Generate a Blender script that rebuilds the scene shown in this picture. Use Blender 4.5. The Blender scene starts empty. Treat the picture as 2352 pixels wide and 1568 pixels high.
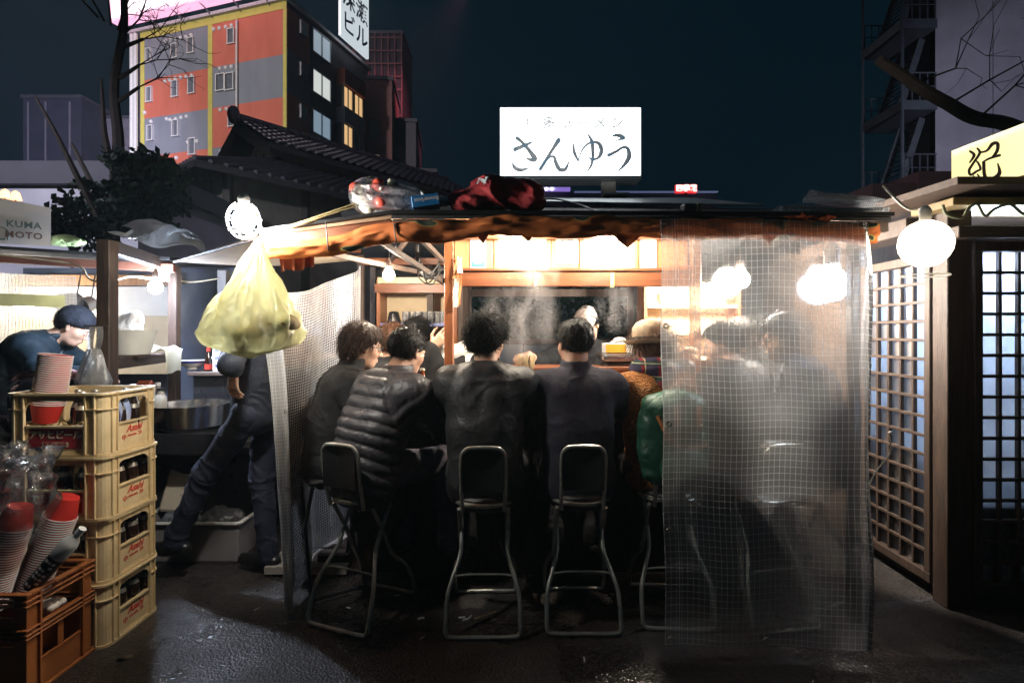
import bpy, bmesh, math, random
import numpy as np
from mathutils import Vector, Matrix
from mathutils.geometry import tessellate_polygon

SC = bpy.context.scene
COL = SC.collection
random.seed(7)
RNG = np.random.default_rng(11)

# ------------------------------------------------------------------ camera, world, exposure
cam_d = bpy.data.cameras.new("camera")
cam = bpy.data.objects.new("camera", cam_d)
COL.objects.link(cam)
cam.location = (0, 0, 1.4)
cam.rotation_euler = (math.radians(90), 0, 0)
cam_d.sensor_width = 36
cam_d.lens = 18.72
cam_d.shift_y = -0.0081
cam_d.clip_start = 0.05
cam_d.clip_end = 2000
SC.camera = cam

W = bpy.data.worlds.new("World")
SC.world = W
W.use_nodes = True
_bg = W.node_tree.nodes["Background"]
_bg.inputs[0].default_value = (0.0005, 0.0024, 0.0041, 1)   # night sky over a lit city
_bg.inputs[1].default_value = 1.0

SC.view_settings.view_transform = 'Standard'
SC.view_settings.look = 'None'
SC.view_settings.exposure = 1.6
SC.view_settings.gamma = 1.0
SC.cycles.use_denoising = True
SC.cycles.max_bounces = 10
SC.cycles.transparent_max_bounces = 24
SC.cycles.sample_clamp_indirect = 6.0
SC.cycles.caustics_reflective = False
SC.cycles.caustics_refractive = False
SC.cycles.volume_bounces = 1

def spot(name, loc, aim, power, col, size=40, blend=.5, rad=.3):
    d = bpy.data.lights.new(name, 'SPOT'); d.energy = power; d.color = col
    d.spot_size = math.radians(size); d.spot_blend = blend; d.shadow_soft_size = rad
    o = bpy.data.objects.new(name, d); COL.objects.link(o); o.location = loc
    o.rotation_euler = (Vector(aim) - Vector(loc)).to_track_quat('-Z', 'Y').to_euler()
    return o
# unseen spots added to brighten the background facades, tiled roof and pale wall
spot("added_far_spot", (-34, 6, 24), (-25, 43, 16), 12500, (1.0, .92, .90), 62, .8, .5)
spot("added_far_spot", (14, 10, 7), (19, 21, 9), 800, (.8, .78, 1.0), 70, .8, .5)
spot("added_far_spot", (-22, 8, 12), (-24, 27, 8), 700, (.62, .6, 1.0), 60, .8, .5)
spot("added_far_spot", (6, 8, 16), (-4, 15, 6), 380, (.75, .62, .9), 60, .8, .5)
spot("added_far_spot", (-20, 6, 12), (-44, 58, 16), 22000, (.75, .72, 1.0), 40, .8, .5)
spot("added_wall_spot", (-7.5, 2.0, 5.5), (-6.9, 8.4, 3.3), 600, (.85, .84, 1.0), 50, .8, .2)  # unseen spot added to brighten the low pale wall
spot("added_red_spot", (-4, 50, 34), (-15, 61, 24), 4500, (1.0, .25, .35), 60, .8, .5)  # unseen red spot added to tint the scaffold tower

HAZE = .0012   # density of the haze added to lift the dark tones

# ------------------------------------------------------------------ helpers
K = 1223.0
def P(u, v, d):
    """point at distance d (metres along the view axis) seen at u, v of a 2352 px wide picture"""
    return Vector(((u - 1176) * d / K, d, 1.4 - (v - 765) * d / K))

MATS = {}
def nodes_of(name):
    m = bpy.data.materials.new(name); m.use_nodes = True
    nt = m.node_tree
    return m, nt, nt.nodes["Principled BSDF"]

def N(nt, t, **kw):
    n = nt.nodes.new(t)
    for k, v in kw.items():
        if k in n.inputs.keys() if hasattr(n.inputs, 'keys') else False:
            n.inputs[k].default_value = v
        else:
            setattr(n, k, v)
    return n

def mat(name, col, rough=.5, metal=0., col2=None, ns=6., bump=0., bs=60., spec=.5, aniso=(1, 1, 1), rvar=.12, coat=0., sss=0.,
        bumpkind='noise', trans=0., detail=6., wr=0., ws=11.):
    if name in MATS: return MATS[name]
    m, nt, b = nodes_of(name)
    L = nt.links.new
    b.inputs['Roughness'].default_value = rough
    b.inputs['Metallic'].default_value = metal
    b.inputs['Specular IOR Level'].default_value = spec
    b.inputs['Coat Weight'].default_value = coat
    if sss:
        b.inputs['Subsurface Weight'].default_value = sss
        b.inputs['Subsurface Radius'].default_value = (.012, .005, .003)
    tc = nt.nodes.new('ShaderNodeTexCoord')
    mp = nt.nodes.new('ShaderNodeMapping'); mp.inputs['Scale'].default_value = aniso
    L(tc.outputs['Object'], mp.inputs['Vector'])
    n1 = nt.nodes.new('ShaderNodeTexNoise'); n1.inputs['Scale'].default_value = ns; n1.inputs['Detail'].default_value = detail
    L(mp.outputs[0], n1.inputs['Vector'])
    c2 = col2 or tuple(c * .72 for c in col)
    rp = nt.nodes.new('ShaderNodeValToRGB')
    rp.color_ramp.elements[0].position = .32; rp.color_ramp.elements[1].position = .68
    rp.color_ramp.elements[0].color = (*c2, 1); rp.color_ramp.elements[1].color = (*col, 1)
    L(n1.outputs['Fac'], rp.inputs['Fac']); L(rp.outputs['Color'], b.inputs['Base Color'])
    if rvar:
        mr = nt.nodes.new('ShaderNodeMapRange')
        mr.inputs['To Min'].default_value = max(.02, rough - rvar); mr.inputs['To Max'].default_value = min(1, rough + rvar)
        n3 = nt.nodes.new('ShaderNodeTexNoise'); n3.inputs['Scale'].default_value = ns * 2.7
        L(mp.outputs[0], n3.inputs['Vector']); L(n3.outputs['Fac'], mr.inputs['Value']); L(mr.outputs[0], b.inputs['Roughness'])
    if bump:
        if bumpkind == 'noise':
            n2 = nt.nodes.new('ShaderNodeTexNoise'); n2.inputs['Detail'].default_value = 8
        elif bumpkind == 'voronoi':
            n2 = nt.nodes.new('ShaderNodeTexVoronoi')
        else:
            n2 = nt.nodes.new('ShaderNodeTexWave'); n2.inputs['Distortion'].default_value = 1.5
        n2.inputs['Scale'].default_value = bs
        L(mp.outputs[0], n2.inputs['Vector'])
        bp = nt.nodes.new('ShaderNodeBump'); bp.inputs['Strength'].default_value = bump; bp.inputs['Distance'].default_value = .01
        L(n2.outputs['Distance' if bumpkind == 'voronoi' else ('Color' if bumpkind == 'wave' else 'Fac')], bp.inputs['Height'])
        L(bp.outputs[0], b.inputs['Normal'])
    if wr:
        n4 = nt.nodes.new('ShaderNodeTexNoise'); n4.inputs['Scale'].default_value = ws; n4.inputs['Detail'].default_value = 3; n4.inputs['Distortion'].default_value = 1.6; L(mp.outputs[0], n4.inputs['Vector'])
        ab = nt.nodes.new('ShaderNodeMath'); ab.operation = 'SUBTRACT'; ab.inputs[1].default_value = .5; L(n4.outputs['Fac'], ab.inputs[0])
        a2 = nt.nodes.new('ShaderNodeMath'); a2.operation = 'ABSOLUTE'; L(ab.outputs[0], a2.inputs[0])
        a3 = nt.nodes.new('ShaderNodeMath'); a3.operation = 'POWER'; a3.inputs[1].default_value = .6; L(a2.outputs[0], a3.inputs[0])
        b4 = nt.nodes.new('ShaderNodeBump'); b4.inputs['Strength'].default_value = wr; b4.inputs['Distance'].default_value = .03; b4.invert = True; L(a3.outputs[0], b4.inputs['Height'])
        if bump: L(bp.outputs[0], b4.inputs['Normal'])
        L(b4.outputs[0], b.inputs['Normal'])
    if trans:
        b.inputs['Transmission Weight'].default_value = trans
    MATS[name] = m
    return m

def emit(name, col, s):
    if name in MATS: return MATS[name]
    m, nt, b = nodes_of(name)
    b.inputs['Base Color'].default_value = (.8, .8, .8, 1)
    b.inputs['Emission Color'].default_value = (*col, 1)
    b.inputs['Emission Strength'].default_value = s
    MATS[name] = m
    return m

def plastic(name, col, alpha=.35, rough=.25, brough=.42, transl=.3, diff=None, ns=20., bump=.25, bs=25., blur=0., gloss=.12, vary=.35):
    """thin film: part clear, part milky (diffuse + translucent), part glossy, optionally part blurred refraction"""
    if name in MATS: return MATS[name]
    m, nt, b = nodes_of(name); L = nt.links.new
    nt.nodes.remove(b)
    out = [n for n in nt.nodes if n.type == 'OUTPUT_MATERIAL'][0]
    tc = nt.nodes.new('ShaderNodeTexCoord')
    n1 = nt.nodes.new('ShaderNodeTexNoise'); n1.inputs['Scale'].default_value = bs; n1.inputs['Detail'].default_value = 5
    L(tc.outputs['Object'], n1.inputs['Vector'])
    bp = nt.nodes.new('ShaderNodeBump'); bp.inputs['Strength'].default_value = bump; bp.inputs['Distance'].default_value = .02
    L(n1.outputs['Fac'], bp.inputs['Height'])
    tr = nt.nodes.new('ShaderNodeBsdfTransparent'); tr.inputs[0].default_value = (.97, .97, .97, 1)
    df = nt.nodes.new('ShaderNodeBsdfDiffuse'); df.inputs[0].default_value = (*(diff or col), 1); L(bp.outputs[0], df.inputs['Normal'])
    tl = nt.nodes.new('ShaderNodeBsdfTranslucent'); tl.inputs[0].default_value = (*col, 1); L(bp.outputs[0], tl.inputs['Normal'])
    gl = nt.nodes.new('ShaderNodeBsdfGlossy'); gl.inputs['Roughness'].default_value = rough; L(bp.outputs[0], gl.inputs['Normal'])
    m1 = nt.nodes.new('ShaderNodeMixShader'); m1.inputs[0].default_value = .5 + .5 * (transl - .3); L(df.outputs[0], m1.inputs[1]); L(tl.outputs[0], m1.inputs[2])
    see = tr
    if blur:
        rf = nt.nodes.new('ShaderNodeBsdfRefraction'); rf.inputs['Roughness'].default_value = brough; rf.inputs['IOR'].default_value = 1.16
        mb = nt.nodes.new('ShaderNodeMixShader'); mb.inputs[0].default_value = blur
        L(tr.outputs[0], mb.inputs[1]); L(rf.outputs[0], mb.inputs[2]); see = mb
    m2 = nt.nodes.new('ShaderNodeMixShader'); L(m1.outputs[0], m2.inputs[1]); L(see.outputs[0], m2.inputs[2])
    n2 = nt.nodes.new('ShaderNodeTexNoise'); n2.inputs['Scale'].default_value = ns; n2.inputs['Detail'].default_value = 4
    L(tc.outputs['Object'], n2.inputs['Vector'])
    mr = nt.nodes.new('ShaderNodeMapRange')
    mr.inputs['From Min'].default_value = .3; mr.inputs['From Max'].default_value = .7
    mr.inputs['To Min'].default_value = max(0, alpha - vary * alpha); mr.inputs['To Max'].default_value = min(1, alpha + vary * (1 - alpha))
    L(n2.outputs['Fac'], mr.inputs['Value']); L(mr.outputs[0], m2.inputs[0])
    fr = nt.nodes.new('ShaderNodeFresnel'); fr.inputs['IOR'].default_value = 1.4; L(bp.outputs[0], fr.inputs['Normal'])
    ma = nt.nodes.new('ShaderNodeMath'); ma.operation = 'MULTIPLY_ADD'; ma.inputs[1].default_value = .8; ma.inputs[2].default_value = gloss * .3
    L(fr.outputs[0], ma.inputs[0])
    m3 = nt.nodes.new('ShaderNodeMixShader'); L(ma.outputs[0], m3.inputs[0]); L(m2.outputs[0], m3.inputs[1]); L(gl.outputs[0], m3.inputs[2])
    L(m3.outputs[0], out.inputs['Surface'])
    MATS[name] = m
    return m

def tag(o, label=None, cat=None, group=None, kind=None):
    if label: o['label'] = label
    if cat: o['category'] = cat
    if group: o['group'] = group
    if kind: o['kind'] = kind
    return o

def thing(name, label, cat, loc=(0, 0, 0), rz=0., group=None):
    o = bpy.data.objects.new(name, None); COL.objects.link(o)
    o.empty_display_size = .05
    o.location = loc; o.rotation_euler = (0, 0, rz)
    return tag(o, label, cat, group)

def copy_tree(o, parent=None):
    c = o.copy(); COL.objects.link(c); c.parent = parent
    for ch in list(o.children): copy_tree(ch, c)
    return c

def frame_of(t, up=Vector((0, 0, 1))):
    t = t.normalized()
    if abs(t.dot(up)) > .98: up = Vector((0, 1, 0))
    a = t.cross(up).normalized()
    return a, a.cross(t).normalized()

class S:
    """collects simple solids, then links them as one mesh object"""
    def __init__(s): s.v = []; s.f = []; s.sm = []
    def add(s, vs, fs, smooth=False):
        o = len(s.v); s.v += [tuple(v) for v in vs]; s.f += [tuple(i + o for i in f) for f in fs]; s.sm += [smooth] * len(fs)
        return s
    def box(s, c, d, R=None, b=0.):
        c = Vector(c); h = [x / 2 for x in d]
        b = min(b, min(h) * .8)
        vs = []; idx = {}
        for sx in (-1, 1):
            for sy in (-1, 1):
                for sz in (-1, 1):
                    sg = (sx, sy, sz)
                    if b <= 0:
                        idx[sg] = len(vs); vs.append(Vector((sx * h[0], sy * h[1], sz * h[2])))
                    else:
                        for ax in range(3):
                            p = [sg[i] * (h[i] - (0 if i == ax else b)) for i in range(3)]
                            idx[sg, ax] = len(vs); vs.append(Vector(p))
        fs = []
        for ax in range(3):
            o1, o2 = (ax + 1) % 3, (ax + 2) % 3
            for sg in (-1, 1):
                q = []
                for a1, a2 in ((-1, -1), (1, -1), (1, 1), (-1, 1)):
                    k = [0, 0, 0]; k[ax] = sg; k[o1] = a1; k[o2] = a2
                    q.append(idx[tuple(k)] if b <= 0 else idx[tuple(k), ax])
                fs.append(q if sg > 0 else q[::-1])
        if b > 0:
            for ax in range(3):
                o1, o2 = (ax + 1) % 3, (ax + 2) % 3
                for a1 in (-1, 1):
                    for a2 in (-1, 1):
                        k0 = [0] * 3; k1 = [0] * 3
                        k0[ax] = -1; k1[ax] = 1
                        for k in (k0, k1): k[o1] = a1; k[o2] = a2
                        k0 = tuple(k0); k1 = tuple(k1)
                        q = [idx[k0, o1], idx[k1, o1], idx[k1, o2], idx[k0, o2]]
                        fs.append(q if a1 * a2 < 0 else q[::-1])
            for sx in (-1, 1):
                for sy in (-1, 1):
                    for sz in (-1, 1):
                        k = (sx, sy, sz); q = [idx[k, 0], idx[k, 1], idx[k, 2]]
                        fs.append(q if sx * sy * sz > 0 else q[::-1])
        if R is not None: vs = [R @ v for v in vs]
        return s.add([v + c for v in vs], fs)
    def b2(s, x0, x1, y0, y1, z0, z1, b=0.):
        return s.box(((x0 + x1) / 2, (y0 + y1) / 2, (z0 + z1) / 2), (abs(x1 - x0), abs(y1 - y0), abs(z1 - z0)), None, b)
    def bar(s, p, q, w, h, b=0., up=Vector((0, 0, 1))):
        p = Vector(p); q = Vector(q); t = (q - p); a, n = frame_of(t, up)
        R = Matrix((a, t.normalized(), n)).transposed()
        return s.box((p + q) / 2, (w, t.length, h), R, b)
    def tube(s, pts, r, n=8, closed=False, caps=True):
        pts = [Vector(p) for p in pts]; m = len(pts)
        rs = r if isinstance(r, (list, tuple)) else [r] * m
        vs = []; fs = []
        ref = None
        for i, p in enumerate(pts):
            if closed: t = pts[(i + 1) % m] - pts[i - 1]
            else: t = pts[min(i + 1, m - 1)] - pts[max(i - 1, 0)]
            if t.length < 1e-9: t = Vector((0, 0, 1))
            t.normalize()
            if ref is None: a, bb = frame_of(t)
            else:
                a = ref - t * ref.dot(t)
                a = a.normalized() if a.length > 1e-6 else frame_of(t)[0]
                bb = a.cross(t) * -1
                bb = t.cross(a)
            ref = a; bb = t.cross(a)
            for k in range(n):
                an = 2 * math.pi * k / n
                vs.append(p + (a * math.cos(an) + bb * math.sin(an)) * rs[i])
        rng = m if closed else m - 1
        for i in range(rng):
            j = (i + 1) % m
            for k in range(n):
                l = (k + 1) % n
                fs.append((i * n + k, i * n + l, j * n + l, j * n + k))
        if caps and not closed:
            fs.append(tuple(range(n))[::-1]); fs.append(tuple((m - 1) * n + k for k in range(n)))
        return s.add(vs, fs, True)
    def lathe(s, prof, n=20, M=None, smooth=True):
        """prof: (r, z) from bottom to top around local z"""
        vs = []; fs = []; m = len(prof)
        for r, z in prof:
            for k in range(n):
                a = 2 * math.pi * k / n
                vs.append(Vector((r * math.cos(a), r * math.sin(a), z)))
        for i in range(m - 1):
            for k in range(n):
                l = (k + 1) % n
                fs.append((i * n + k, i * n + l, (i + 1) * n + l, (i + 1) * n + k))
        if prof[0][0] > 1e-5: fs.append(tuple(range(n))[::-1])
        if prof[-1][0] > 1e-5: fs.append(tuple((m - 1) * n + k for k in range(n)))
        if M is not None: vs = [M @ v for v in vs]
        return s.add(vs, fs, smooth)
    def prism(s, poly, fn, d0, d1):
        """poly: 2-D outline; fn(x, y, d) -> point"""
        n = len(poly)
        vs = [fn(x, y, d0) for x, y in poly] + [fn(x, y, d1) for x, y in poly]
        tri = tessellate_polygon([[Vector((x, y, 0)) for x, y in poly]])
        fs = [tuple(t) for t in tri] + [tuple(i + n for i in t[::-1]) for t in tri]
        fs += [(i, (i + 1) % n, n + (i + 1) % n, n + i) for i in range(n)]
        return s.add(vs, fs)
    def sheet(s, fn, nu, nv, smooth=True):
        vs = [fn(i / nu, j / nv) for j in range(nv + 1) for i in range(nu + 1)]
        w = nu + 1
        fs = [(j * w + i, j * w + i + 1, (j + 1) * w + i + 1, (j + 1) * w + i) for j in range(nv) for i in range(nu)]
        return s.add(vs, fs, smooth)
    def ball(s, c, r, n=10, m=7, R=None):
        rr = r if isinstance(r, (tuple, list)) else (r, r, r)
        c = Vector(c); vs = []; fs = []
        for j in range(m + 1):
            th = math.pi * j / m
            for i in range(n):
                ph = 2 * math.pi * i / n
                v = Vector((rr[0] * math.sin(th) * math.cos(ph), rr[1] * math.sin(th) * math.sin(ph), -rr[2] * math.cos(th)))
                vs.append((R @ v if R is not None else v) + c)
        for j in range(m):
            for i in range(n):
                k = (i + 1) % n
                fs.append((j * n + i, j * n + k, (j + 1) * n + k, (j + 1) * n + i))
        return s.add(vs, fs, True)
    def mesh(s, name, m, recalc=True):
        me = bpy.data.meshes.new(name)
        me.from_pydata(s.v, [], s.f)
        me.polygons.foreach_set('use_smooth', s.sm)
        if recalc and len(s.f) < 60000:
            bm = bmesh.new(); bm.from_mesh(me)
            bmesh.ops.remove_doubles(bm, verts=bm.verts, dist=1e-6)
            bmesh.ops.recalc_face_normals(bm, faces=bm.faces); bm.to_mesh(me); bm.free()
        if any(s.sm) and recalc:
            try: me.set_sharp_from_angle(angle=math.radians(38))
            except Exception: pass
        if m is not None: me.materials.append(m)
        me.update()
        return me
    def build(s, name, m, parent=None, loc=None, recalc=True, **kw):
        o = bpy.data.objects.new(name, s.mesh(name, m, recalc)); COL.objects.link(o)
        if parent is not None: o.parent = parent
        if loc is not None: o.location = loc
        tag(o, **kw)
        return o

def obj(name, me, parent=None, loc=(0, 0, 0), rot=(0, 0, 0), **kw):
    o = bpy.data.objects.new(name, me); COL.objects.link(o)
    if parent is not None: o.parent = parent
    o.location = loc; o.rotation_euler = rot
    return tag(o, **kw)

def catmull(pts, k=6, closed=False):
    pts = [Vector(p) for p in pts]; n = len(pts); out = []
    rng = n if closed else n - 1
    for i in range(rng):
        p0 = pts[(i - 1) % n] if closed else pts[max(i - 1, 0)]
        p1 = pts[i]; p2 = pts[(i + 1) % n]
        p3 = pts[(i + 2) % n] if closed else pts[min(i + 2, n - 1)]
        for j in range(k):
            t = j / k
            out.append(.5 * ((2 * p1) + (p2 - p0) * t + (2 * p0 - 5 * p1 + 4 * p2 - p3) * t * t + (3 * p1 - p0 - 3 * p2 + p3) * t ** 3))
    if not closed: out.append(pts[-1])
    return out

def stroke_poly(pts, k=8):
    """brush stroke: pts = (x, y, width); returns outline polygon"""
    c = catmull([Vector(p) for p in pts], k)
    Lf = []; Rt = []
    n = len(c)
    for i, p in enumerate(c):
        t = c[min(i + 1, n - 1)] - c[max(i - 1, 0)]; t = Vector((t.x, t.y)); t = t.normalized() if t.length > 1e-9 else Vector((1, 0))
        nn = Vector((-t.y, t.x)); w = max(p.z, .4) / 2
        Lf.append((p.x + nn.x * w, p.y + nn.y * w)); Rt.append((p.x - nn.x * w, p.y - nn.y * w))
    return Lf, Rt, c

def strokes(s, lst, fn, d0, d1):
    """lst of strokes in 2-D units -> quads strips with thickness, fn(x,y,d)->point"""
    for pts in lst:
        Lf, Rt, c = stroke_poly(pts)
        n = len(Lf)
        vs = [fn(x, y, d1) for x, y in Lf] + [fn(x, y, d1) for x, y in Rt] + [fn(x, y, d0) for x, y in Lf] + [fn(x, y, d0) for x, y in Rt]
        fs = []
        for i in range(n - 1):
            fs += [(i, i + 1, n + i + 1, n + i), (2 * n + i, 3 * n + i, 3 * n + i + 1, 2 * n + i + 1),
                   (i, 2 * n + i, 2 * n + i + 1, i + 1), (n + i, n + i + 1, 3 * n + i + 1, 3 * n + i)]
        s.add(vs, fs)
        for (p, w) in ((c[0], pts[0][2]), (c[-1], pts[-1][2])):
            if w > 3:
                m = 10; vv = [fn(p.x + math.cos(a) * w / 2, p.y + math.sin(a) * w / 2, d) for d in (d1 , d0) for a in [2 * math.pi * q / m for q in range(m)]]
                s.add(vv, [tuple(range(m)), tuple(range(m, 2 * m))[::-1]])

def text(st, size, m, M, parent=None, name='lettering', shear=0., ext=.0006, bold=0., spacing=1., align='CENTER'):
    """st laid out in local x (right), y (up), facing +z of matrix M; converted to a mesh"""
    cu = bpy.data.curves.new(name, 'FONT'); cu.body = st; cu.size = size; cu.align_x = align; cu.align_y = 'CENTER'
    cu.extrude = ext; cu.shear = shear; cu.offset = bold; cu.space_character = spacing; cu.resolution_u = 2
    t = bpy.data.objects.new(name, cu); COL.objects.link(t)
    dg = bpy.context.evaluated_depsgraph_get()
    me = bpy.data.meshes.new_from_object(t.evaluated_get(dg))
    bpy.data.objects.remove(t); bpy.data.curves.remove(cu)
    me.materials.clear(); me.materials.append(m); me.name = name
    o = bpy.data.objects.new(name, me); COL.objects.link(o)
    if parent is not None: o.parent = parent
    o.matrix_local = M
    return o

def face_cam(loc, rz=0.):
    """matrix for lettering that faces -Y (towards the camera), turned by rz about z"""
    return Matrix.Translation(Vector(loc)) @ Matrix.Rotation(rz, 4, 'Z') @ Matrix.Rotation(math.radians(90), 4, 'X')

# ---- numpy value noise
def _h(ix, iy, iz, s):
    n = (ix.astype(np.int64) * 374761393 + iy.astype(np.int64) * 668265263 + iz.astype(np.int64) * 2147483647 + s * 974711) & 0xFFFFFFFF
    n = ((n ^ (n >> 13)) * 1274126177) & 0xFFFFFFFF
    n = n ^ (n >> 16)
    return (n & 0xFFFF) / 65535.0
def vnoise(p, s=0):
    f = np.floor(p); t = p - f; t = t * t * (3 - 2 * t); i = f.astype(np.int64)
    r = 0
    for a in (0, 1):
        for b in (0, 1):
            for c in (0, 1):
                w = (t[:, 0] if a else 1 - t[:, 0]) * (t[:, 1] if b else 1 - t[:, 1]) * (t[:, 2] if c else 1 - t[:, 2])
                r = r + w * _h(i[:, 0] + a, i[:, 1] + b, i[:, 2] + c, s)
    return r * 2 - 1
def fbm(p, o=3, s=0):
    r = 0; a = 1.
    for k in range(o): r = r + a * vnoise(p * 2 ** k, s + k); a *= .5
    return r
def vn1(x, y, z, s=0): return float(vnoise(np.array([[x, y, z]]), s)[0])
# ------------------------------------------------------------------ people: signed distance bodies
class SDF:
    def __init__(s, lo, hi, h):
        s.lo = np.array(lo, float); s.h = h
        s.n = np.maximum(4, np.ceil((np.array(hi) - s.lo) / h).astype(int) + 1)
        s.d = np.full(s.n, .5, np.float32)
        s.ax = [(s.lo[i] + np.arange(s.n[i]) * h).astype(np.float32) for i in range(3)]
    def _sl(s, lo, hi):
        a = np.clip(np.floor((np.array(lo) - s.lo) / s.h).astype(int), 0, s.n - 1)
        b = np.clip(np.ceil((np.array(hi) - s.lo) / s.h).astype(int) + 1, 1, s.n)
        b = np.maximum(b, a + 1)
        sl = tuple(slice(a[i], b[i]) for i in range(3))
        return sl, s.ax[0][sl[0]][:, None, None], s.ax[1][sl[1]][None, :, None], s.ax[2][sl[2]][None, None, :]
    def _un(s, sl, d, k):
        D = s.d[sl]
        if k > 0:
            hh = np.clip(.5 + .5 * (D - d) / k, 0, 1)
            s.d[sl] = D * (1 - hh) + d * hh - k * hh * (1 - hh)
        else: s.d[sl] = np.minimum(D, d)
    def cap(s, a, b, ra, rb=None, k=.02):
        rb = ra if rb is None else rb
        a = np.array(a, float); b = np.array(b, float); m = max(ra, rb) + k + 3 * s.h
        sl, X, Y, Z = s._sl(np.minimum(a, b) - m, np.maximum(a, b) + m)
        ab = b - a; L = max(float(ab @ ab), 1e-9)
        t = np.clip(((X - a[0]) * ab[0] + (Y - a[1]) * ab[1] + (Z - a[2]) * ab[2]) / L, 0, 1)
        d = np.sqrt((X - a[0] - t * ab[0]) ** 2 + (Y - a[1] - t * ab[1]) ** 2 + (Z - a[2] - t * ab[2]) ** 2) - (ra + (rb - ra) * t)
        s._un(sl, d, k); return s
    def chain(s, pts, rs, k=.02):
        for i in range(len(pts) - 1): s.cap(pts[i], pts[i + 1], rs[i], rs[i + 1], k)
        return s
    def ell(s, c, r, R=None, k=.02, sub=False):
        c = np.array(c, float); r = np.array(r, float); m = r.max() + k + 3 * s.h
        sl, X, Y, Z = s._sl(c - m, c + m)
        x, y, z = X - c[0], Y - c[1], Z - c[2]
        if R is not None:
            R = np.array(R, float)
            x, y, z = (x * R[0, i] + y * R[1, i] + z * R[2, i] for i in range(3))
        x = x + 0 * y + 0 * z
        k0 = np.sqrt((x / r[0]) ** 2 + (y / r[1]) ** 2 + (z / r[2]) ** 2)
        k1 = np.sqrt((x / r[0] ** 2) ** 2 + (y / r[1] ** 2) ** 2 + (z / r[2] ** 2) ** 2) + 1e-9
        d = k0 * (k0 - 1) / k1
        if sub:
            D = s.d[sl]; d = -d; hh = np.clip(.5 - .5 * (D - d) / k, 0, 1)
            s.d[sl] = D * (1 - hh) + d * hh + k * hh * (1 - hh)
        else: s._un(sl, d, k)
        return s
    def cut(s, fn):
        X, Y, Z = np.meshgrid(*s.ax, indexing='ij'); s.d = np.maximum(s.d, fn(X, Y, Z).astype(np.float32)); return s
    def mesh(s):
        d = s.d; ins = d < 0; n = s.n
        c = [ins[i:n[0] - 1 + i, j:n[1] - 1 + j, k:n[2] - 1 + k] for i in (0, 1) for j in (0, 1) for k in (0, 1)]
        cnt = sum(x.astype(np.int8) for x in c)
        act = (cnt > 0) & (cnt < 8)
        I = np.argwhere(act); M = len(I)
        idx = np.full(act.shape, -1, np.int64); idx[act] = np.arange(M)
        off = [(i, j, k) for i in (0, 1) for j in (0, 1) for k in (0, 1)]
        val = np.stack([d[I[:, 0] + o[0], I[:, 1] + o[1], I[:, 2] + o[2]] for o in off], 1)
        acc = np.zeros((M, 3)); num = np.zeros(M)
        for a in range(8):
            for b in range(a + 1, 8):
                if sum(abs(off[a][q] - off[b][q]) for q in range(3)) != 1: continue
                va, vb = val[:, a], val[:, b]
                x = (va < 0) != (vb < 0)
                t = np.where(x, va / np.where(x, va - vb, 1), 0)
                pa = np.array(off[a], float); pb = np.array(off[b], float)
                acc += np.where(x[:, None], pa + (pb - pa) * t[:, None], 0); num += x
        V = s.lo + (I + acc / np.maximum(num, 1)[:, None]) * s.h
        Q = []
        for ax in range(3):
            o1, o2 = (ax + 1) % 3, (ax + 2) % 3
            a = [slice(None)] * 3; b = [slice(None)] * 3
            a[ax] = slice(0, n[ax] - 1); b[ax] = slice(1, n[ax])
            A = ins[tuple(a)]; B = ins[tuple(b)]
            E = A != B
            E1 = np.argwhere(E)
            ok = (E1[:, o1] > 0) & (E1[:, o2] > 0) & (E1[:, o1] < n[o1] - 1) & (E1[:, o2] < n[o2] - 1)
            E1 = E1[ok]
            fl = A[E1[:, 0], E1[:, 1], E1[:, 2]]
            q = []
            for u, v in ((-1, -1), (0, -1), (0, 0), (-1, 0)):
                e = E1.copy(); e[:, o1] += u; e[:, o2] += v
                q.append(idx[e[:, 0], e[:, 1], e[:, 2]])
            q = np.stack(q, 1); q[~fl] = q[~fl][:, ::-1]
            Q.append(q)
        return V, np.concatenate(Q)

def vnormals(V, Q):
    a = V[Q[:, 2]] - V[Q[:, 0]]; b = V[Q[:, 3]] - V[Q[:, 1]]
    f = np.cross(a, b); nn = np.zeros_like(V)
    for i in range(4): np.add.at(nn, Q[:, i], f)
    return nn / (np.linalg.norm(nn, axis=1)[:, None] + 1e-12)

def np_obj(name, V, Q, m, parent=None, loc=None, off=(0, 0, 0), smooth=True, **kw):
    me = bpy.data.meshes.new(name)
    V = np.asarray(V, np.float32) - np.array(off, np.float32); Q = np.asarray(Q, np.int32); w = Q.shape[1]
    me.vertices.add(len(V)); me.vertices.foreach_set('co', V.ravel())
    me.loops.add(len(Q) * w); me.loops.foreach_set('vertex_index', Q.ravel())
    me.polygons.add(len(Q)); me.polygons.foreach_set('loop_start', np.arange(len(Q), dtype=np.int32) * w)
    me.polygons.foreach_set('use_smooth', np.full(len(Q), smooth))
    me.update(calc_edges=True); me.validate()
    me.materials.append(m)
    o = bpy.data.objects.new(name, me); COL.objects.link(o)
    if parent is not None: o.parent = parent
    if loc is not None: o.location = loc
    return tag(o, **kw)

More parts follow.
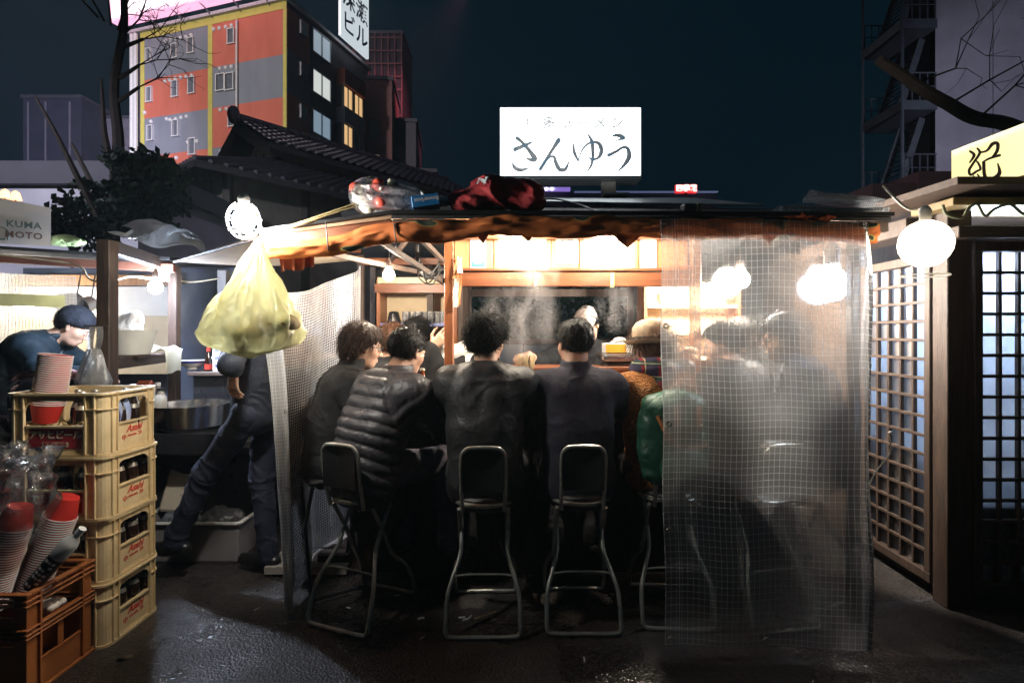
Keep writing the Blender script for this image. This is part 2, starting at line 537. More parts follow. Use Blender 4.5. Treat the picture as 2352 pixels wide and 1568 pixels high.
def v3(*a): return np.array(a, float)
def nz(v): return v / (np.linalg.norm(v) + 1e-12)
def rotz(a): c, s_ = math.cos(a), math.sin(a); return np.array([[c, -s_, 0], [s_, c, 0], [0, 0, 1.]])
def rotx(a): c, s_ = math.cos(a), math.sin(a); return np.array([[1., 0, 0], [0, c, -s_], [0, s_, c]])
def roty(a): c, s_ = math.cos(a), math.sin(a); return np.array([[c, 0, s_], [0, 1., 0], [-s_, 0, c]])
def ik(a, b, l1, l2, pole):
    d = b - a; L = np.linalg.norm(d)
    if L > (l1 + l2) * .995: b = a + d / L * (l1 + l2) * .995; d = b - a; L = np.linalg.norm(d)
    x = (l1 * l1 - l2 * l2 + L * L) / (2 * L); h = math.sqrt(max(l1 * l1 - x * x, 0))
    u = d / L; p = pole - u * (pole @ u); p = nz(p)
    return a + u * x + p * h, b

SKIN = mat('skin', (.56, .36, .26), .5, col2=(.50, .29, .2), ns=14, bump=.1, bs=220, sss=.08)
EYE = mat('eye_white', (.7, .68, .64), .15)
IRIS = mat('eye_iris', (.02, .012, .01), .1)
HAIRM = {}
def hair_mat(nm, c, c2):
    return mat('hair_' + nm, c, .55, col2=c2, ns=40, rvar=.08, spec=.22)

def ribbons(name, pts_list, w0, m, parent, off, seed=0):
    """each strand: polyline (n,3) numpy -> three-sided tapering strip, all strands one mesh"""
    vs = []; fs = []; o = 0
    r = np.random.default_rng(seed)
    for p in pts_list:
        n = len(p); t = np.gradient(p, axis=0); a = nz(np.cross(t[0], r.normal(size=3)))
        for i in range(n):
            tt = nz(t[i]); a = nz(a - tt * (a @ tt)); b = np.cross(tt, a); w = w0 * (1 - .75 * i / (n - 1))
            for k in range(3):
                an = 2.094 * k; vs.append(p[i] + (a * math.cos(an) + b * math.sin(an)) * w)
        for i in range(n - 1):
            for k in range(3):
                l = (k + 1) % 3; fs.append((o + i * 3 + k, o + i * 3 + l, o + (i + 1) * 3 + l, o + (i + 1) * 3 + k))
        o += n * 3
    return np_obj(name, np.array(vs), np.array(fs), m, parent, off=off, kind=None)

def make_hair(style, Rh, c, m, parent, off, seed):
    """cap + strands over a head with rotation Rh and centre c"""
    par = dict(short=(.013, .030, 1700, .0), crop=(.012, .022, 1900, .0), curly=(.026, .034, 2300, .011), medium=(.022, .055, 1700, .003),
               bob=(.02, .10, 1500, .002), fluffy=(.024, .05, 1900, .006))[style]
    th, ln, cnt, curl = par
    s = SDF((-.16, -.18, -.17), (.16, .17, .19), .0062)
    s.ell((0, -.014, .034), (.077 + th, .098 + th, .089 + th), k=0)
    if style in ('bob', 'medium'): s.ell((0, -.05, -.03), (.082 + th * .6, .06 + th * .5, .09), k=.03)
    back = {'bob': -.12, 'medium': -.095, 'fluffy': -.085}.get(style, -.072)
    def line(X, Y, Z):
        zl = np.interp(Y, [-.13, -.05, -.012, .012, .05, .075, .12], [back, back + .012, -.018 if style in ('medium', 'bob') else -.002, .012, .028, .06, .075])
        return (zl - Z) * .8
    s.cut(line)
    V, Q = s.mesh(); nn = vnormals(V, Q)
    fq = 55 if style in ('curly', 'fluffy') else 80
    amp = dict(curly=.010, fluffy=.008, medium=.006, bob=.004).get(style, .004)
    V = V + nn * (amp * fbm(V * np.array([fq, fq, fq * .6]), 3, seed))[:, None]
    h = np_obj('hair', V @ Rh.T + c, Q, m, parent, off=off)
    r = np.random.default_rng(seed)
    low = np.interp(V[:, 1], [-.13, -.05, -.012, .012, .05, .075], [back, back + .012, -.01, .012, .028, .06])
    cand = np.where(V[:, 2] > low + .008)[0]
    pick = r.choice(cand, min(cnt, len(cand)), replace=cnt > len(cand)); L = []
    for i in pick:
        p = V[i] - nn[i] * .004; n0 = nn[i]
        down = v3(0, -.35, -.8) if p[2] > .02 or p[1] < 0 else v3(0, .3, -.6)
        crown = nz(p - v3(0, -.03, .04)); down = down + crown * .5
        t = nz(down - n0 * (down @ n0)); lift = .34 if style in ('short', 'crop') else .22
        if style == 'crop': lift = .55
        if style == 'curly': lift = .5
        dr = nz(t * (1 - lift) + n0 * lift + r.normal(size=3) * (.22 if style != 'curly' else .45))
        l = ln * r.uniform(.6, 1.25); a = nz(np.cross(dr, r.normal(size=3))); b = np.cross(dr, a); ph = r.uniform(0, 6.28); pp = []
        nst = 8 if curl > .005 else 4
        for q in range(nst):
            f = q / (nst - 1)
            x = p + dr * l * f + t * l * .35 * f * f - n0 * l * .25 * f * f * (0 if style == 'curly' else 1)
            if curl: x = x + (a * math.cos(ph + f * 6.5) + b * math.sin(ph + f * 6.5)) * curl * f ** .5
            pp.append(x)
        L.append(np.array(pp) @ Rh.T + c)
    ribbons('hair_strands', L, .0014, m, h, off, seed)
    return h

def head_sdf(s, c, R, nb, sex='m', sz=1.):
    f = lambda x, y, z: c + R @ v3(x, y, z) * sz
    e = lambda p, r, k=.02, sub=False: s.ell(f(*p), np.array(r) * sz, R, k, sub)
    e((0, -.014, .034), (.076, .096, .088), 0.)
    e((0, .028, -.03), (.062, .064, .088), .02)
    e((0, .045, -.088), (.042, .040, .032), .025)
    e((.04, .05, -.02), (.028, .028, .03), .02); e((-.04, .05, -.02), (.028, .028, .03), .02)
    s.cap(f(-.034, .083, .022), f(.034, .083, .022), .011, .011, .012)
    e((.031, .097, .003), (.017, .012, .010), .008, True); e((-.031, .097, .003), (.017, .012, .010), .008, True)
    s.cap(f(0, .092, .012), f(0, .112, -.030), .008, .012, .009)
    e((.011, .101, -.034), (.008, .010, .007), .006); e((-.011, .101, -.034), (.008, .010, .007), .006)
    s.cap(f(-.018, .090, -.060), f(.018, .090, -.060), .007, .007, .006)
    s.cap(f(-.015, .089, -.071), f(.015, .089, -.071), .008, .008, .004)
    for q in (-1, 1):
        e((q * .079, -.004, .004), (.009, .021, .031), .006); e((q * .078, -.002, -.024), (.007, .012, .013), .006)
        e((q * .089, .002, .004), (.007, .011, .017), .004, True)
    s.cap(f(0, -.022, -.05), nb, .056 if sex == 'm' else .048, .062 if sex == 'm' else .05, .03)

def hand_sdf(s, wr, dr, palm, curl=.5, side=1, spread=1.):
    """dr: direction the fingers point, palm: direction the palm faces, side: +1 right hand"""
    dr = nz(dr); palm = nz(palm - dr * (palm @ dr)); ac = np.cross(dr, palm) * side   # towards the thumb
    m = wr + dr * .09
    for o, r in ((-.028, .0125), (-.009, .0135), (.011, .0138), (.029, .0132)): s.cap(wr + dr * .012 + ac * o * .6, m + ac * o, r + .003, r, .012)
    for i, (o, l) in enumerate(((-.033, .058), (-.0115, .074), (.0115, .078), (.034, .07))):
        b = m + ac * o * 1.0; sp = ac * o * .9 * spread
        d1 = nz(dr * math.cos(curl) + palm * math.sin(curl) + sp * 2.2); d2 = nz(dr * math.cos(curl * 2.1) + palm * math.sin(curl * 2.1) + sp); d3 = nz(dr * math.cos(curl * 2.9) + palm * math.sin(curl * 2.9))
        p1 = b + d1 * l * .48; p2 = p1 + d2 * l * .32; p3 = p2 + d3 * l * .22
        s.cap(b, p1, .0098, .0088, .005); s.cap(p1, p2, .0088, .0082, .003); s.cap(p2, p3, .0082, .0070, .003)
    t0 = wr + dr * .028 + ac * .026 + palm * .008
    t1 = t0 + nz(dr * .55 + ac * .75 + palm * .35) * .042; t2 = t1 + nz(dr * .85 + ac * .3 + palm * .5) * .033; t3 = t2 + nz(dr * .9 + palm * .6) * .024
    s.cap(t0, t1, .0150, .0118, .012); s.cap(t1, t2, .0115, .0098, .003); s.cap(t2, t3, .0096, .0082, .003)

def seg_t(V, a, b):
    ab = b - a; t = np.clip(((V - a) @ ab) / (ab @ ab), 0, 1); return np.linalg.norm(V - a - t[:, None] * ab, axis=1), t * np.linalg.norm(ab)

def person(label, pel, yaw=0., fwd=.15, side=0., head=(0, .1, 0), neck=.25, hands=None, feet=None, jacket=None, trousers=None, shoes=None,
           hair=('short', 'black'), h=.0075, sz=1., sex='m', jm=.018, quilt=0., hood=False, fold=.006, collar=.035, group=None, seed=1, handdir=None,
           cuffs=None, jhem=.02, slim=1., stand=False, twist=0., hat=None, curl=.5):
    pel = v3(*pel); Ry = rotz(yaw)
    F = Ry @ v3(0, 1, 0); R_ = Ry @ v3(1, 0, 0); U = v3(0, 0, 1)
    def dirn(a, b): return nz(U * math.cos(a) * math.cos(b) + F * math.sin(a) + R_ * math.sin(b))
    d1 = dirn(fwd * .55, side * .6); d2 = dirn(fwd * 1.15, side * 1.1); d3 = dirn(fwd * 1.3, side)
    waist = pel + d1 * .19 * sz; chest = waist + d2 * .19 * sz; nb = chest + d3 * .125 * sz
    nd = dirn(fwd * .9 + neck, side * .6); hc = nb + nd * .145 * sz + F * .012
    Rs = rotz(twist) @ R_
    sh = {q: chest + d3 * .058 * sz + Rs * q * .178 * sz * (1 if sex == 'm' else .88) - d3 * 0.012 for q in (-1, 1)}
    hip = {q: pel + R_ * q * .088 * sz for q in (-1, 1)}
    hands = hands or {}; feet = feet or {}
    W = {}; E = {}; Kn = {}; An = {}
    for q in (-1, 1):
        tgt = v3(*hands[q]) if q in hands else sh[q] + F * .42 - U * .26 - R_ * q * .04
        E[q], W[q] = ik(sh[q], tgt, .285 * sz, .255 * sz, R_ * q * .7 - U * .7 - F * .25)
        ft = v3(*feet[q]) if q in feet else v3(*(pel + F * .36 + R_ * q * .12)) * v3(1, 1, 0) + v3(0, 0, .30)
        Kn[q], An[q] = ik(hip[q], ft, .42 * sz, .42 * sz, F * 1.0 + U * .5 + R_ * q * .25)
    loc = v3(pel[0], pel[1], 0)
    pts = [pel, hc + v3(0, 0, .14), hc] + [x[q] for q in (-1, 1) for x in (sh, E, W, Kn, An)]
    lo = np.min(pts, axis=0) - .24; hi = np.max(pts, axis=0) + .24
    RH = Ry @ rotz(head[0]) @ rotx(-(fwd * .35 + head[1])) @ roty(head[2])
    # --- the body: one continuous surface
    s = SDF(lo, hi, h)
    for q in (-1, 1):
        s.cap(pel + R_ * q * .05, waist + R_ * q * .045, .095, .085, .03)
        s.cap(waist + R_ * q * .045, chest + Rs * q * .06, .085, .098, .03)
        s.cap(nb - d3 * .02, sh[q], .055, .05, .03)
        s.chain([sh[q], E[q], W[q]], [.052, .040, .028], .02)
        s.chain([hip[q], Kn[q], An[q]], [.082, .056, .040], .03)
        toe = An[q] + nz(F * 1. + R_ * q * .12) * .15; toe[2] = max(An[q][2] - .06, .03)
        s.cap(An[q] - U * .03, toe, .04, .03, .02)
        hd = (handdir or {}).get(q)
        if hd is None: hd = (nz(W[q] - E[q]) * .8 - U * .35, -U * .6 - R_ * q * .8)
        hand_sdf(s, W[q], v3(*hd[0]), v3(*hd[1]), (hd[2] if len(hd) > 2 else curl), q)
    head_sdf(s, hc, RH, nb - d3 * .01, sex, sz)
    V, Q = s.mesh()
    root = np_obj('person', V, Q, SKIN, loc=loc, off=loc)
    tag(root, label, 'person', group)
    for q in (-1, 1):
        e = S().ball((0, 0, 0), .0115 * sz, 10, 8).build('eye', EYE, root, Vector(hc + RH @ v3(q * .031, .083, .003) * sz - loc))
        S().ball(Vector(RH @ v3(0, .0085, 0)), .0055, 8, 6).build('iris', IRIS, e)
    bones = [(pel, waist), (waist, chest), (chest, nb)] + [(a[q], b[q]) for q in (-1, 1) for a, b in ((sh, E), (E, W))]
    # --- upper clothing
    if jacket:
        s = SDF(lo, hi, h * 1.1); j = jm
        for q in (-1, 1):
            s.cap(pel + R_ * q * .055 - d1 * jhem, waist + R_ * q * .05, .105 + j, .10 + j, .04)
            s.cap(waist + R_ * q * .05, chest + Rs * q * .07, .10 + j, .104 + j, .04)
            s.cap(nb - d3 * .035, sh[q], .058 + j * .5, .062 + j * .8, .04)
            cu = (cuffs or {}).get(q, .97)
            s.chain([sh[q], E[q], E[q] + (W[q] - E[q]) * cu], [.062 + j * .8, .052 + j * .7, .040 + j * .5], .03)
        for i in range(26):
            a0 = a1 = 2 * math.pi * i / 26
            o = lambda a: nb + d3 * (.012 + .008 * math.cos(a)) + (R_ * math.sin(a) * .068 + F * math.cos(a) * .066)
            u_ = lambda a: o(a) + nd * collar
            s.cap(o(a0), u_(a1), .015, .012, .010)
        if hood:
            s.ell(nb - F * .075 - d3 * .03, (.125, .06, .075), Ry, .03)
            s.cap(nb + R_ * .10 - F * .01, nb - F * .09 + R_ * .05 + d3 * .01, .03, .035, .03); s.cap(nb - R_ * .10 - F * .01, nb - F * .09 - R_ * .05 + d3 * .01, .03, .035, .03)
        for q in (-1, 1): s.cap(W[q] + (W[q] - E[q]) * .06, W[q] + nz(W[q] - E[q]) * .1, .03, .03, 0) if False else None
        V, Q = s.mesh(); nn = vnormals(V, Q)
        # folds: sagging cloth bunches across the limbs and at the waist
        D = np.stack([seg_t(V, a, b)[0] for a, b in bones], 1); T = np.stack([seg_t(V, a, b)[1] for a, b in bones], 1)
        bi = D.argmin(1); tt = T[np.arange(len(V)), bi]
        wob = fbm(V * 5, 2, seed + 5)
        fo = fbm(np.stack([tt * 12 + wob * 1.3, bi * 3.1 + V[:, 0] * 4.5, V[:, 1] * 4.5], 1), 2, seed)
        fo = ((1 - np.abs(fo)) ** 4 * 1.6 - .5) * (.55 + .45 * vnoise(V * 7, seed + 2))
        dv = fold * fo + fold * .7 * fbm(V * 9, 2, seed + 9)
        if quilt:
            base = np.array([0, np.linalg.norm(waist - pel), np.linalg.norm(chest - pel), 0, .285, 0, .285])
            arc = tt + base[bi]
            vz = np.where(bi < 3, (V - pel) @ nz(nb - pel), arc)
            ph = vz / quilt + .12 * vnoise(V * 9, seed)
            puff = np.abs(np.sin(math.pi * ph)) ** .55
            dv = dv * .35 + .014 * (puff - .75) + .0025 * fbm(V * np.array([60, 60, 30]), 2, seed + 3) * (puff < .9)
        V = V + nn * dv[:, None]
        np_obj('jacket', V, Q, jacket, root, off=loc)
    if trousers:
        s = SDF(lo, hi, h * 1.25)
        for q in (-1, 1):
            s.cap(pel + R_ * q * .05 + d1 * .06, hip[q], .105 * slim, .105 * slim, .03)
            s.chain([hip[q], Kn[q], An[q] + U * .02], [.098 * slim, .076 * slim, .066 * slim], .03)
            s.cap(An[q] + U * .05, An[q] - U * .015, .066 * slim, .070 * slim, .01)
        V, Q = s.mesh(); nn = vnormals(V, Q)
        lb = [(a[q], b[q]) for q in (-1, 1) for a, b in ((hip, Kn), (Kn, An))]
        T = np.stack([seg_t(V, a, b)[1] for a, b in lb], 1); D = np.stack([seg_t(V, a, b)[0] for a, b in lb], 1); bi = D.argmin(1); tt = T[np.arange(len(V)), bi]
        fo = fbm(np.stack([tt * 10 + 1.2 * vnoise(V * 5, seed), bi * 3.3 + V[:, 0] * 5, V[:, 1] * 5], 1), 3, seed + 20)
        V = V + nn * (.009 * ((1 - np.abs(fo)) ** 4 - .3))[:, None]
        np_obj('trousers', V, Q, trousers, root, off=loc)
    if shoes:
        for q in (-1, 1):
            s = SDF(An[q] - .28, An[q] + .28, .007)
            fd = nz(F * 1. + R_ * q * .12); fz = max(An[q][2] - .085, .0)
            heel = v3(An[q][0], An[q][1], fz + .036) - fd * .045; toe = v3(An[q][0], An[q][1], fz + .034) + fd * .165
            s.cap(heel, heel + fd * .10, .038, .040, .02); s.cap(heel + fd * .1, toe, .042, .034, .02); s.cap(An[q] + U * .0, heel + fd * .06 + U * .02, .048, .045, .02)
            s.cut(lambda X, Y, Z: fz - Z)
            V, Q = s.mesh(); sh_ = np_obj('shoe', V, Q, shoes, root, off=loc)
    if hair:
        c1, c2 = dict(black=((.0045, .004, .004), (.002, .002, .002)), brown=((.10, .045, .022), (.05, .022, .012)), umber=((.036, .018, .010), (.016, .008, .005)), dark=((.022, .015, .012), (.010, .007, .006)))[hair[1]]
        make_hair(hair[0], RH * sz, hc, hair_mat(hair[1], c1, c2), root, loc, seed)
    info = dict(hc=hc, RH=RH, nb=nb, pel=pel, waist=waist, chest=chest, sh=sh, E=E, W=W, An=An, Kn=Kn, F=F, R=R_, d2=d2, d3=d3, loc=loc, nd=nd)
    return root, info

def head_shell(root, I, name, m, ell_list, cutfn=None, h=.007, noise_amp=.003, seed=0, freq=40):
    """something worn on the head, modelled in the head's own frame"""
    s = SDF((-.24, -.26, -.2), (.24, .26, .24), h)
    for c, r, k in ell_list: s.ell(c, r, k=k)
    if cutfn: s.cut(cutfn)
    V, Q = s.mesh(); nn = vnormals(V, Q)
    V = V + nn * (noise_amp * fbm(V * freq, 3, seed))[:, None]
    return np_obj(name, V @ I['RH'].T + I['hc'], Q, m, root, off=I['loc'])

def glasses(root, I, m):
    s = S(); g = lambda x, y, z: Vector(I['hc'] + I['RH'] @ v3(x, y, z))
    L = I['loc']
    for q in (-1, 1):
        s.tube([g(q * .033 + .022 * math.cos(a), .106 - .004 * abs(math.cos(a)), .002 + .016 * math.sin(a)) - Vector(L) for a in [2 * math.pi * k / 14 for k in range(14)]], .0024, 5, True)
        s.tube([g(q * .055, .102, .006) - Vector(L), g(q * .078, .06, .008) - Vector(L), g(q * .083, -.01, .006) - Vector(L)], .0026, 5)
    s.tube([g(-.011, .108, .004) - Vector(L), g(.011, .108, .004) - Vector(L)], .002, 5)
    return s.build('glasses', m, root)
# ------------------------------------------------------------------ materials
def asphalt():
    m, nt, b = nodes_of('asphalt'); L = nt.links.new
    tc = nt.nodes.new('ShaderNodeTexCoord')
    def noise(sc_, det=6): n = nt.nodes.new('ShaderNodeTexNoise'); n.inputs['Scale'].default_value = sc_; n.inputs['Detail'].default_value = det; L(tc.outputs['Object'], n.inputs['Vector']); return n
    def ramp(src, p0, c0, p1, c1): r = nt.nodes.new('ShaderNodeValToRGB'); e = r.color_ramp.elements; e[0].position = p0; e[0].color = (*c0, 1); e[1].position = p1; e[1].color = (*c1, 1); L(src, r.inputs[0]); return r
    v = nt.nodes.new('ShaderNodeTexVoronoi'); v.inputs['Scale'].default_value = 95; L(tc.outputs['Object'], v.inputs['Vector'])
    big = ramp(noise(.9).outputs['Fac'], .35, (.022, .018, .017), .65, (.048, .042, .039))
    st_ = ramp(v.outputs['Color'], .1, (.35, .35, .35), .95, (1.7, 1.65, 1.6))
    mx = nt.nodes.new('ShaderNodeMixRGB'); mx.blend_type = 'MULTIPLY'; mx.inputs[0].default_value = 1; L(big.outputs[0], mx.inputs[1]); L(st_.outputs[0], mx.inputs[2]); L(mx.outputs[0], b.inputs['Base Color'])
    rr = ramp(noise(1.7).outputs['Fac'], .42, (.20,) * 3, .58, (.62,) * 3); L(rr.outputs[0], b.inputs['Roughness'])
    a = nt.nodes.new('ShaderNodeMath'); a.operation = 'MULTIPLY_ADD'; a.inputs[1].default_value = .6; L(v.outputs['Distance'], a.inputs[0]); L(noise(14, 8).outputs['Fac'], a.inputs[2])
    bp = nt.nodes.new('ShaderNodeBump'); bp.inputs['Strength'].default_value = .5; bp.inputs['Distance'].default_value = .012; L(a.outputs[0], bp.inputs['Height']); L(bp.outputs[0], b.inputs['Normal'])
    b.inputs['Specular IOR Level'].default_value = .6
    return m
M_ASPH = asphalt()
M_WOOD = mat('wood_warm', (.30, .105, .038), .42, col2=(.18, .06, .022), ns=5, aniso=(9, 9, .9), bump=.2, bs=30)
M_WOODX = mat('wood_warm_x', (.22, .075, .032), .38, col2=(.13, .044, .019), ns=5, aniso=(.9, 9, 9), bump=.2, bs=30)
M_WOODD = mat('wood_dark', (.075, .045, .030), .6, col2=(.035, .022, .016), ns=6, aniso=(8, 8, .8), bump=.3, bs=30)
M_WOODDX = mat('wood_dark_x', (.075, .045, .030), .6, col2=(.035, .022, .016), ns=6, aniso=(.8, 8, 8), bump=.3, bs=30)
M_PLY = mat('plywood', (.46, .24, .11), .5, col2=(.34, .16, .07), ns=7, aniso=(6, 6, .7), bump=.1, bs=40)
M_CREAM = mat('cream_board', (.62, .50, .33), .6, col2=(.52, .40, .25), ns=9)
M_DARKROOF = mat('roof_felt', (.022, .022, .024), .75, ns=12, bump=.3, bs=60)
M_GREYMET = mat('grey_sheet', (.30, .34, .38), .45, metal=.3, col2=(.22, .25, .28), ns=3)
M_STEEL = mat('steel', (.62, .62, .62), .22, metal=1., ns=4, rvar=.1)
M_CHROME = mat('chrome_tube', (.62, .63, .58), .36, metal=.75, col2=(.44, .44, .40), ns=18, rvar=.12)
M_BLACKPL = mat('black_plastic', (.015, .015, .017), .35)
M_BLACKV = mat('black_vinyl', (.018, .018, .020), .42, ns=20, bump=.2, bs=200)
M_WHITEP = mat('white_paint', (.75, .74, .72), .5, col2=(.66, .65, .63))
M_PAPER = mat('paper', (.80, .79, .76), .7, col2=(.76, .75, .72))
M_CONC = mat('concrete', (.30, .29, .28), .85, col2=(.22, .215, .21), ns=2.5, bump=.3, bs=30)
M_INK = mat('ink', (.03, .03, .035), .6)
M_CABLE = mat('cable_black', (.012, .012, .013), .5)
M_CABLEW = mat('cable_cream', (.55, .50, .38), .5)

def wpart(root, s, name, m, **kw):
    """part built in world coordinates under an unrotated root"""
    return s.build(name, m, root, loc=-root.location, **kw)

# ------------------------------------------------------------------ ground
g = S().sheet(lambda u, v: (-120 + 240 * u, -20 + 200 * v, 0), 24, 20, False)
g.build('ground', M_ASPH, kind='structure')

# ------------------------------------------------------------------ apartment tower with the coloured panels
F0 = Vector((-16.9, 40, 0)); dL = Vector((-.9553, .2949, 0)); nF = Vector((-.2949, -.9553, 0)); dS = -nF; nS = -dL
def fp(s, z, o=0.): return F0 + dL * s + nF * o + Vector((0, 0, z))
def sp(t, z, o=0.): return F0 + dS * t + nS * o + Vector((0, 0, z))
def fac(cu, cv):
    k = (cu * .44 - 1176) / K
    s = (k * F0.y - F0.x) / (dL.x - k * dL.y); Y = F0.y + dL.y * s
    return s, 1.4 + (765 - cv * .44) * Y / K
def slab(S_, fn, a0, a1, z0, z1, o0, o1):
    v = [fn(a, z, o) for o in (o0, o1) for a, z in ((a0, z0), (a1, z0), (a1, z1), (a0, z1))]
    return S_.add(v, [(0, 1, 2, 3), (7, 6, 5, 4), (0, 4, 5, 1), (1, 5, 6, 2), (2, 6, 7, 3), (3, 7, 4, 0)])
MO = mat('wall_orange', (.62, .16, .10), .8, col2=(.54, .13, .08), ns=1.1, aniso=(1, 1, .25), bump=.15, bs=20)
MG = mat('wall_grey', (.235, .25, .29), .8, col2=(.195, .21, .25), ns=1.1, aniso=(1, 1, .25), bump=.15, bs=20)
MY = mat('wall_yellow', (.62, .55, .12), .7, col2=(.54, .47, .10), ns=2)
MDK = mat('wall_dark', (.10, .10, .12), .8, ns=1)
ap = thing('apartment_building', 'tall apartment block with orange and grey wall panels under a lit pink billboard', 'building', F0)
s = S(); slab(s, fp, 0, 15.6, 0, 26.3, -11, 0); wpart(ap, s, 'wall', MDK)
zb = [25.75, 22.35, 19.15, 16.0, 12.85, 9.7, 6.5, 3.3]
for i in range(7):
    for (a0, a1, ph) in ((.32, 7.05, 0), (7.5, 14.2, 1)):
        s = S(); slab(s, fp, a0, a1, zb[i + 1], zb[i], .0, .03); wpart(ap, s, 'wall_panel', MO if (i + ph) % 2 == 0 else MG)
for a0, a1 in ((0, .32), (7.05, 7.5), (14.2, 14.62)):
    s = S(); slab(s, fp, a0, a1, 0, 25.75, 0, .06); wpart(ap, s, 'yellow_strip', MY)
s = S(); slab(s, fp, 0, 14.62, 25.75, 26.3, 0, .07); wpart(ap, s, 'yellow_strip', MY)
s = S(); slab(s, fp, -.3, 15.7, 26.3, 26.55, -11.2, .35); wpart(ap, s, 'parapet', mat('parapet', (.45, .44, .46), .7))
s = S(); s.tube([fp(4.57, 25.6, .14), fp(4.57, .2, .14)], .085, 8); wpart(ap, s, 'downpipe', M_WHITEP)
for a in (14.9, 15.3):
    s = S(); s.tube([fp(a, 26.2, .25), fp(a, .2, .25)], .17, 8); wpart(ap, s, 'downpipe', M_WHITEP)
M_PANE = mat('pane_dim', (.16, .17, .20), .15, spec=.8)
for cu, cv, w, hh in ((1213, 192, .42, .72), (1158, 432, .55, .8), (1205, 428, .55, .8), (1217, 622, .42, .72), (783, 292, .38, .7), (917, 268, .4, .7), (1003, 240, .4, .75),
                      (785, 495, .4, .75), (920, 465, .42, .8), (1007, 447, .42, .8), (790, 695, .4, .75), (923, 670, .42, .8), (1010, 765, .45, .8)):
    a, z = fac(cu, cv)
    s = S()
    for x0, x1, y0, y1 in ((-w, -w + .09, -hh, hh), (w - .09, w, -hh, hh), (-w + .09, w - .09, hh - .09, hh), (-w - .07, w + .07, -hh - .09, -hh)): slab(s, fp, a + x0 * .8, a + x1 * .8, z + y0 * .8, z + y1 * .8, .03, .22)
    wn = wpart(ap, s, 'window', M_WHITEP)
    s = S(); slab(s, fp, a - w * .72, a + w * .72, z - hh * .78, z + hh * .78, .031, .06); s.build('pane', M_PANE, wn)
for cu, cv in ((1120, 157), (1150, 152), (1183, 146), (1213, 138), (1152, 362), (1183, 357), (1213, 352), (1155, 577), (1187, 572), (1215, 568), (870, 217), (895, 210), (922, 206), (948, 202), (977, 196), (1003, 188),
               (865, 427), (890, 420), (920, 413), (948, 409), (977, 404), (1005, 398), (875, 624), (893, 628), (922, 624), (950, 617), (978, 611), (985, 745), (1033, 740), (1158, 793), (1100, 838), (793, 637), (760, 590), (925, 826), (988, 948)):
    a, z = fac(cu, cv); c = fp(a, z, .05)
    s = S(); s.ball(c, (.17, .17, .17), 8, 6); wpart(ap, s, 'vent_hood', M_WHITEP)
# billboard on the roof edge
s = S(); slab(s, fp, -.4, 15.9, 27.0, 34.5, .6, 1.5); bb = wpart(ap, s, 'billboard', emit('billboard_face', (1., .78, .90), .95))
s = S(); slab(s, fp, -.41, 15.91, 26.72, 27.0, .6, 1.52); s.build('edge_glow', emit('billboard_edge_glow', (1., .42, .68), .40), bb)  # pink strip added for the glow at the billboard's lower edge
s = S(); slab(s, fp, 15.9, 16.1, 26.72, 34.5, .6, 1.52); s.build('edge_glow', emit('billboard_edge_glow', (1., .42, .68), .40), bb)  # pink glow of the left edge, added as a strip
for a in (1.5, 4.2, 7., 9.8, 12.5):
    s = S(); s.bar(fp(a, 26.5, .3), fp(a, 26.9, 1.9), .07, .07); s.bar(fp(a, 26.2, .05), fp(a, 26.72, 1.0), .06, .06); s.build('bracket', mat('bracket', (.25, .25, .27), .5, metal=.5), bb)
# the side in shade, its windows and bay
def side_win(t0, t1, z0, z1, m, o=0.02):
    s = S(); f = .09
    for x0, x1, y0, y1 in ((t0, t0 + f, z0, z1), (t1 - f, t1, z0, z1), (t0 + f, t1 - f, z1 - f, z1), (t0 + f, t1 - f, z0, z0 + f), ((t0 + t1) / 2 - .04, (t0 + t1) / 2 + .04, z0 + f, z1 - f)): slab(s, sp, x0, x1, y0, y1, o, o + .12)
    w = wpart(ap, s, 'window', mat('alu_frame', (.4, .4, .42), .4, metal=.4))
    s = S(); slab(s, sp, t0 + f, t1 - f, z0 + f, z1 - f, o - .002, o + .03); s.build('pane', m, w)
for i in range(6):
    z = 25.0 - i * 3.25
    side_win(2.8, 5.2, z - 1.0, z + .95, emit('lit_window_cool_%d' % (i % 3), [(.5, .62, .72), (.8, .85, .8), (.42, .58, .72)][i % 3], [.17, .26, .15][i % 3]))
    s = S(); slab(s, sp, 1.15, 1.95, z - .5, z + .55, .02, .35); wpart(ap, s, 'window_box', mat('alu_frame', (.4, .4, .42), .4, metal=.4))
    s = S(); slab(s, sp, .02, 2.6, z - 2.3, z + .95, 0, .02); wpart(ap, s, 'wall_panel', MO if i % 2 == 0 else MG)
    s = S(); slab(s, sp, 6.0, 9.2, z - 1.05 - 1.25, z - .95, .0, .9); wpart(ap, s, 'bay', MG if i % 2 else MO)
    if i > 0:
        for t0, t1 in ((6.1, 7.5), (7.7, 9.1)): side_win(t0, t1, z - .95, z + .95, emit('lit_window_warm', (1., .62, .28), .26) if (i + int(t0)) % 3 else M_PANE, .6)
        s = S(); slab(s, sp, 6.0, 9.2, z - .95, z + .95, .0, .55); wpart(ap, s, 'bay', MDK)
sb = thing('building_sign', 'tall white sign board with blue lettering on the side of the apartment block', 'sign', sp(7, 26.4))
s = S(); slab(s, sp, 5.1, 9.3, 26.35, 34, .9, 1.15); wpart(sb, s, 'board', emit('sign_board_white', (.80, .90, .95), .24))
M_BLUEINK = mat('ink_blue', (.05, .10, .22), .6)
for i, ch in enumerate(('ビル', '深瀬')):
    Mx = Matrix((dS, Vector((0, 0, 1)), nS)).transposed().to_4x4(); c = sp(7.2, 27.7 + i * 2.15, 1.17) - sb.location
    text(ch, 1.95, M_BLUEINK, Matrix.Translation(c) @ Mx, sb, bold=.03)
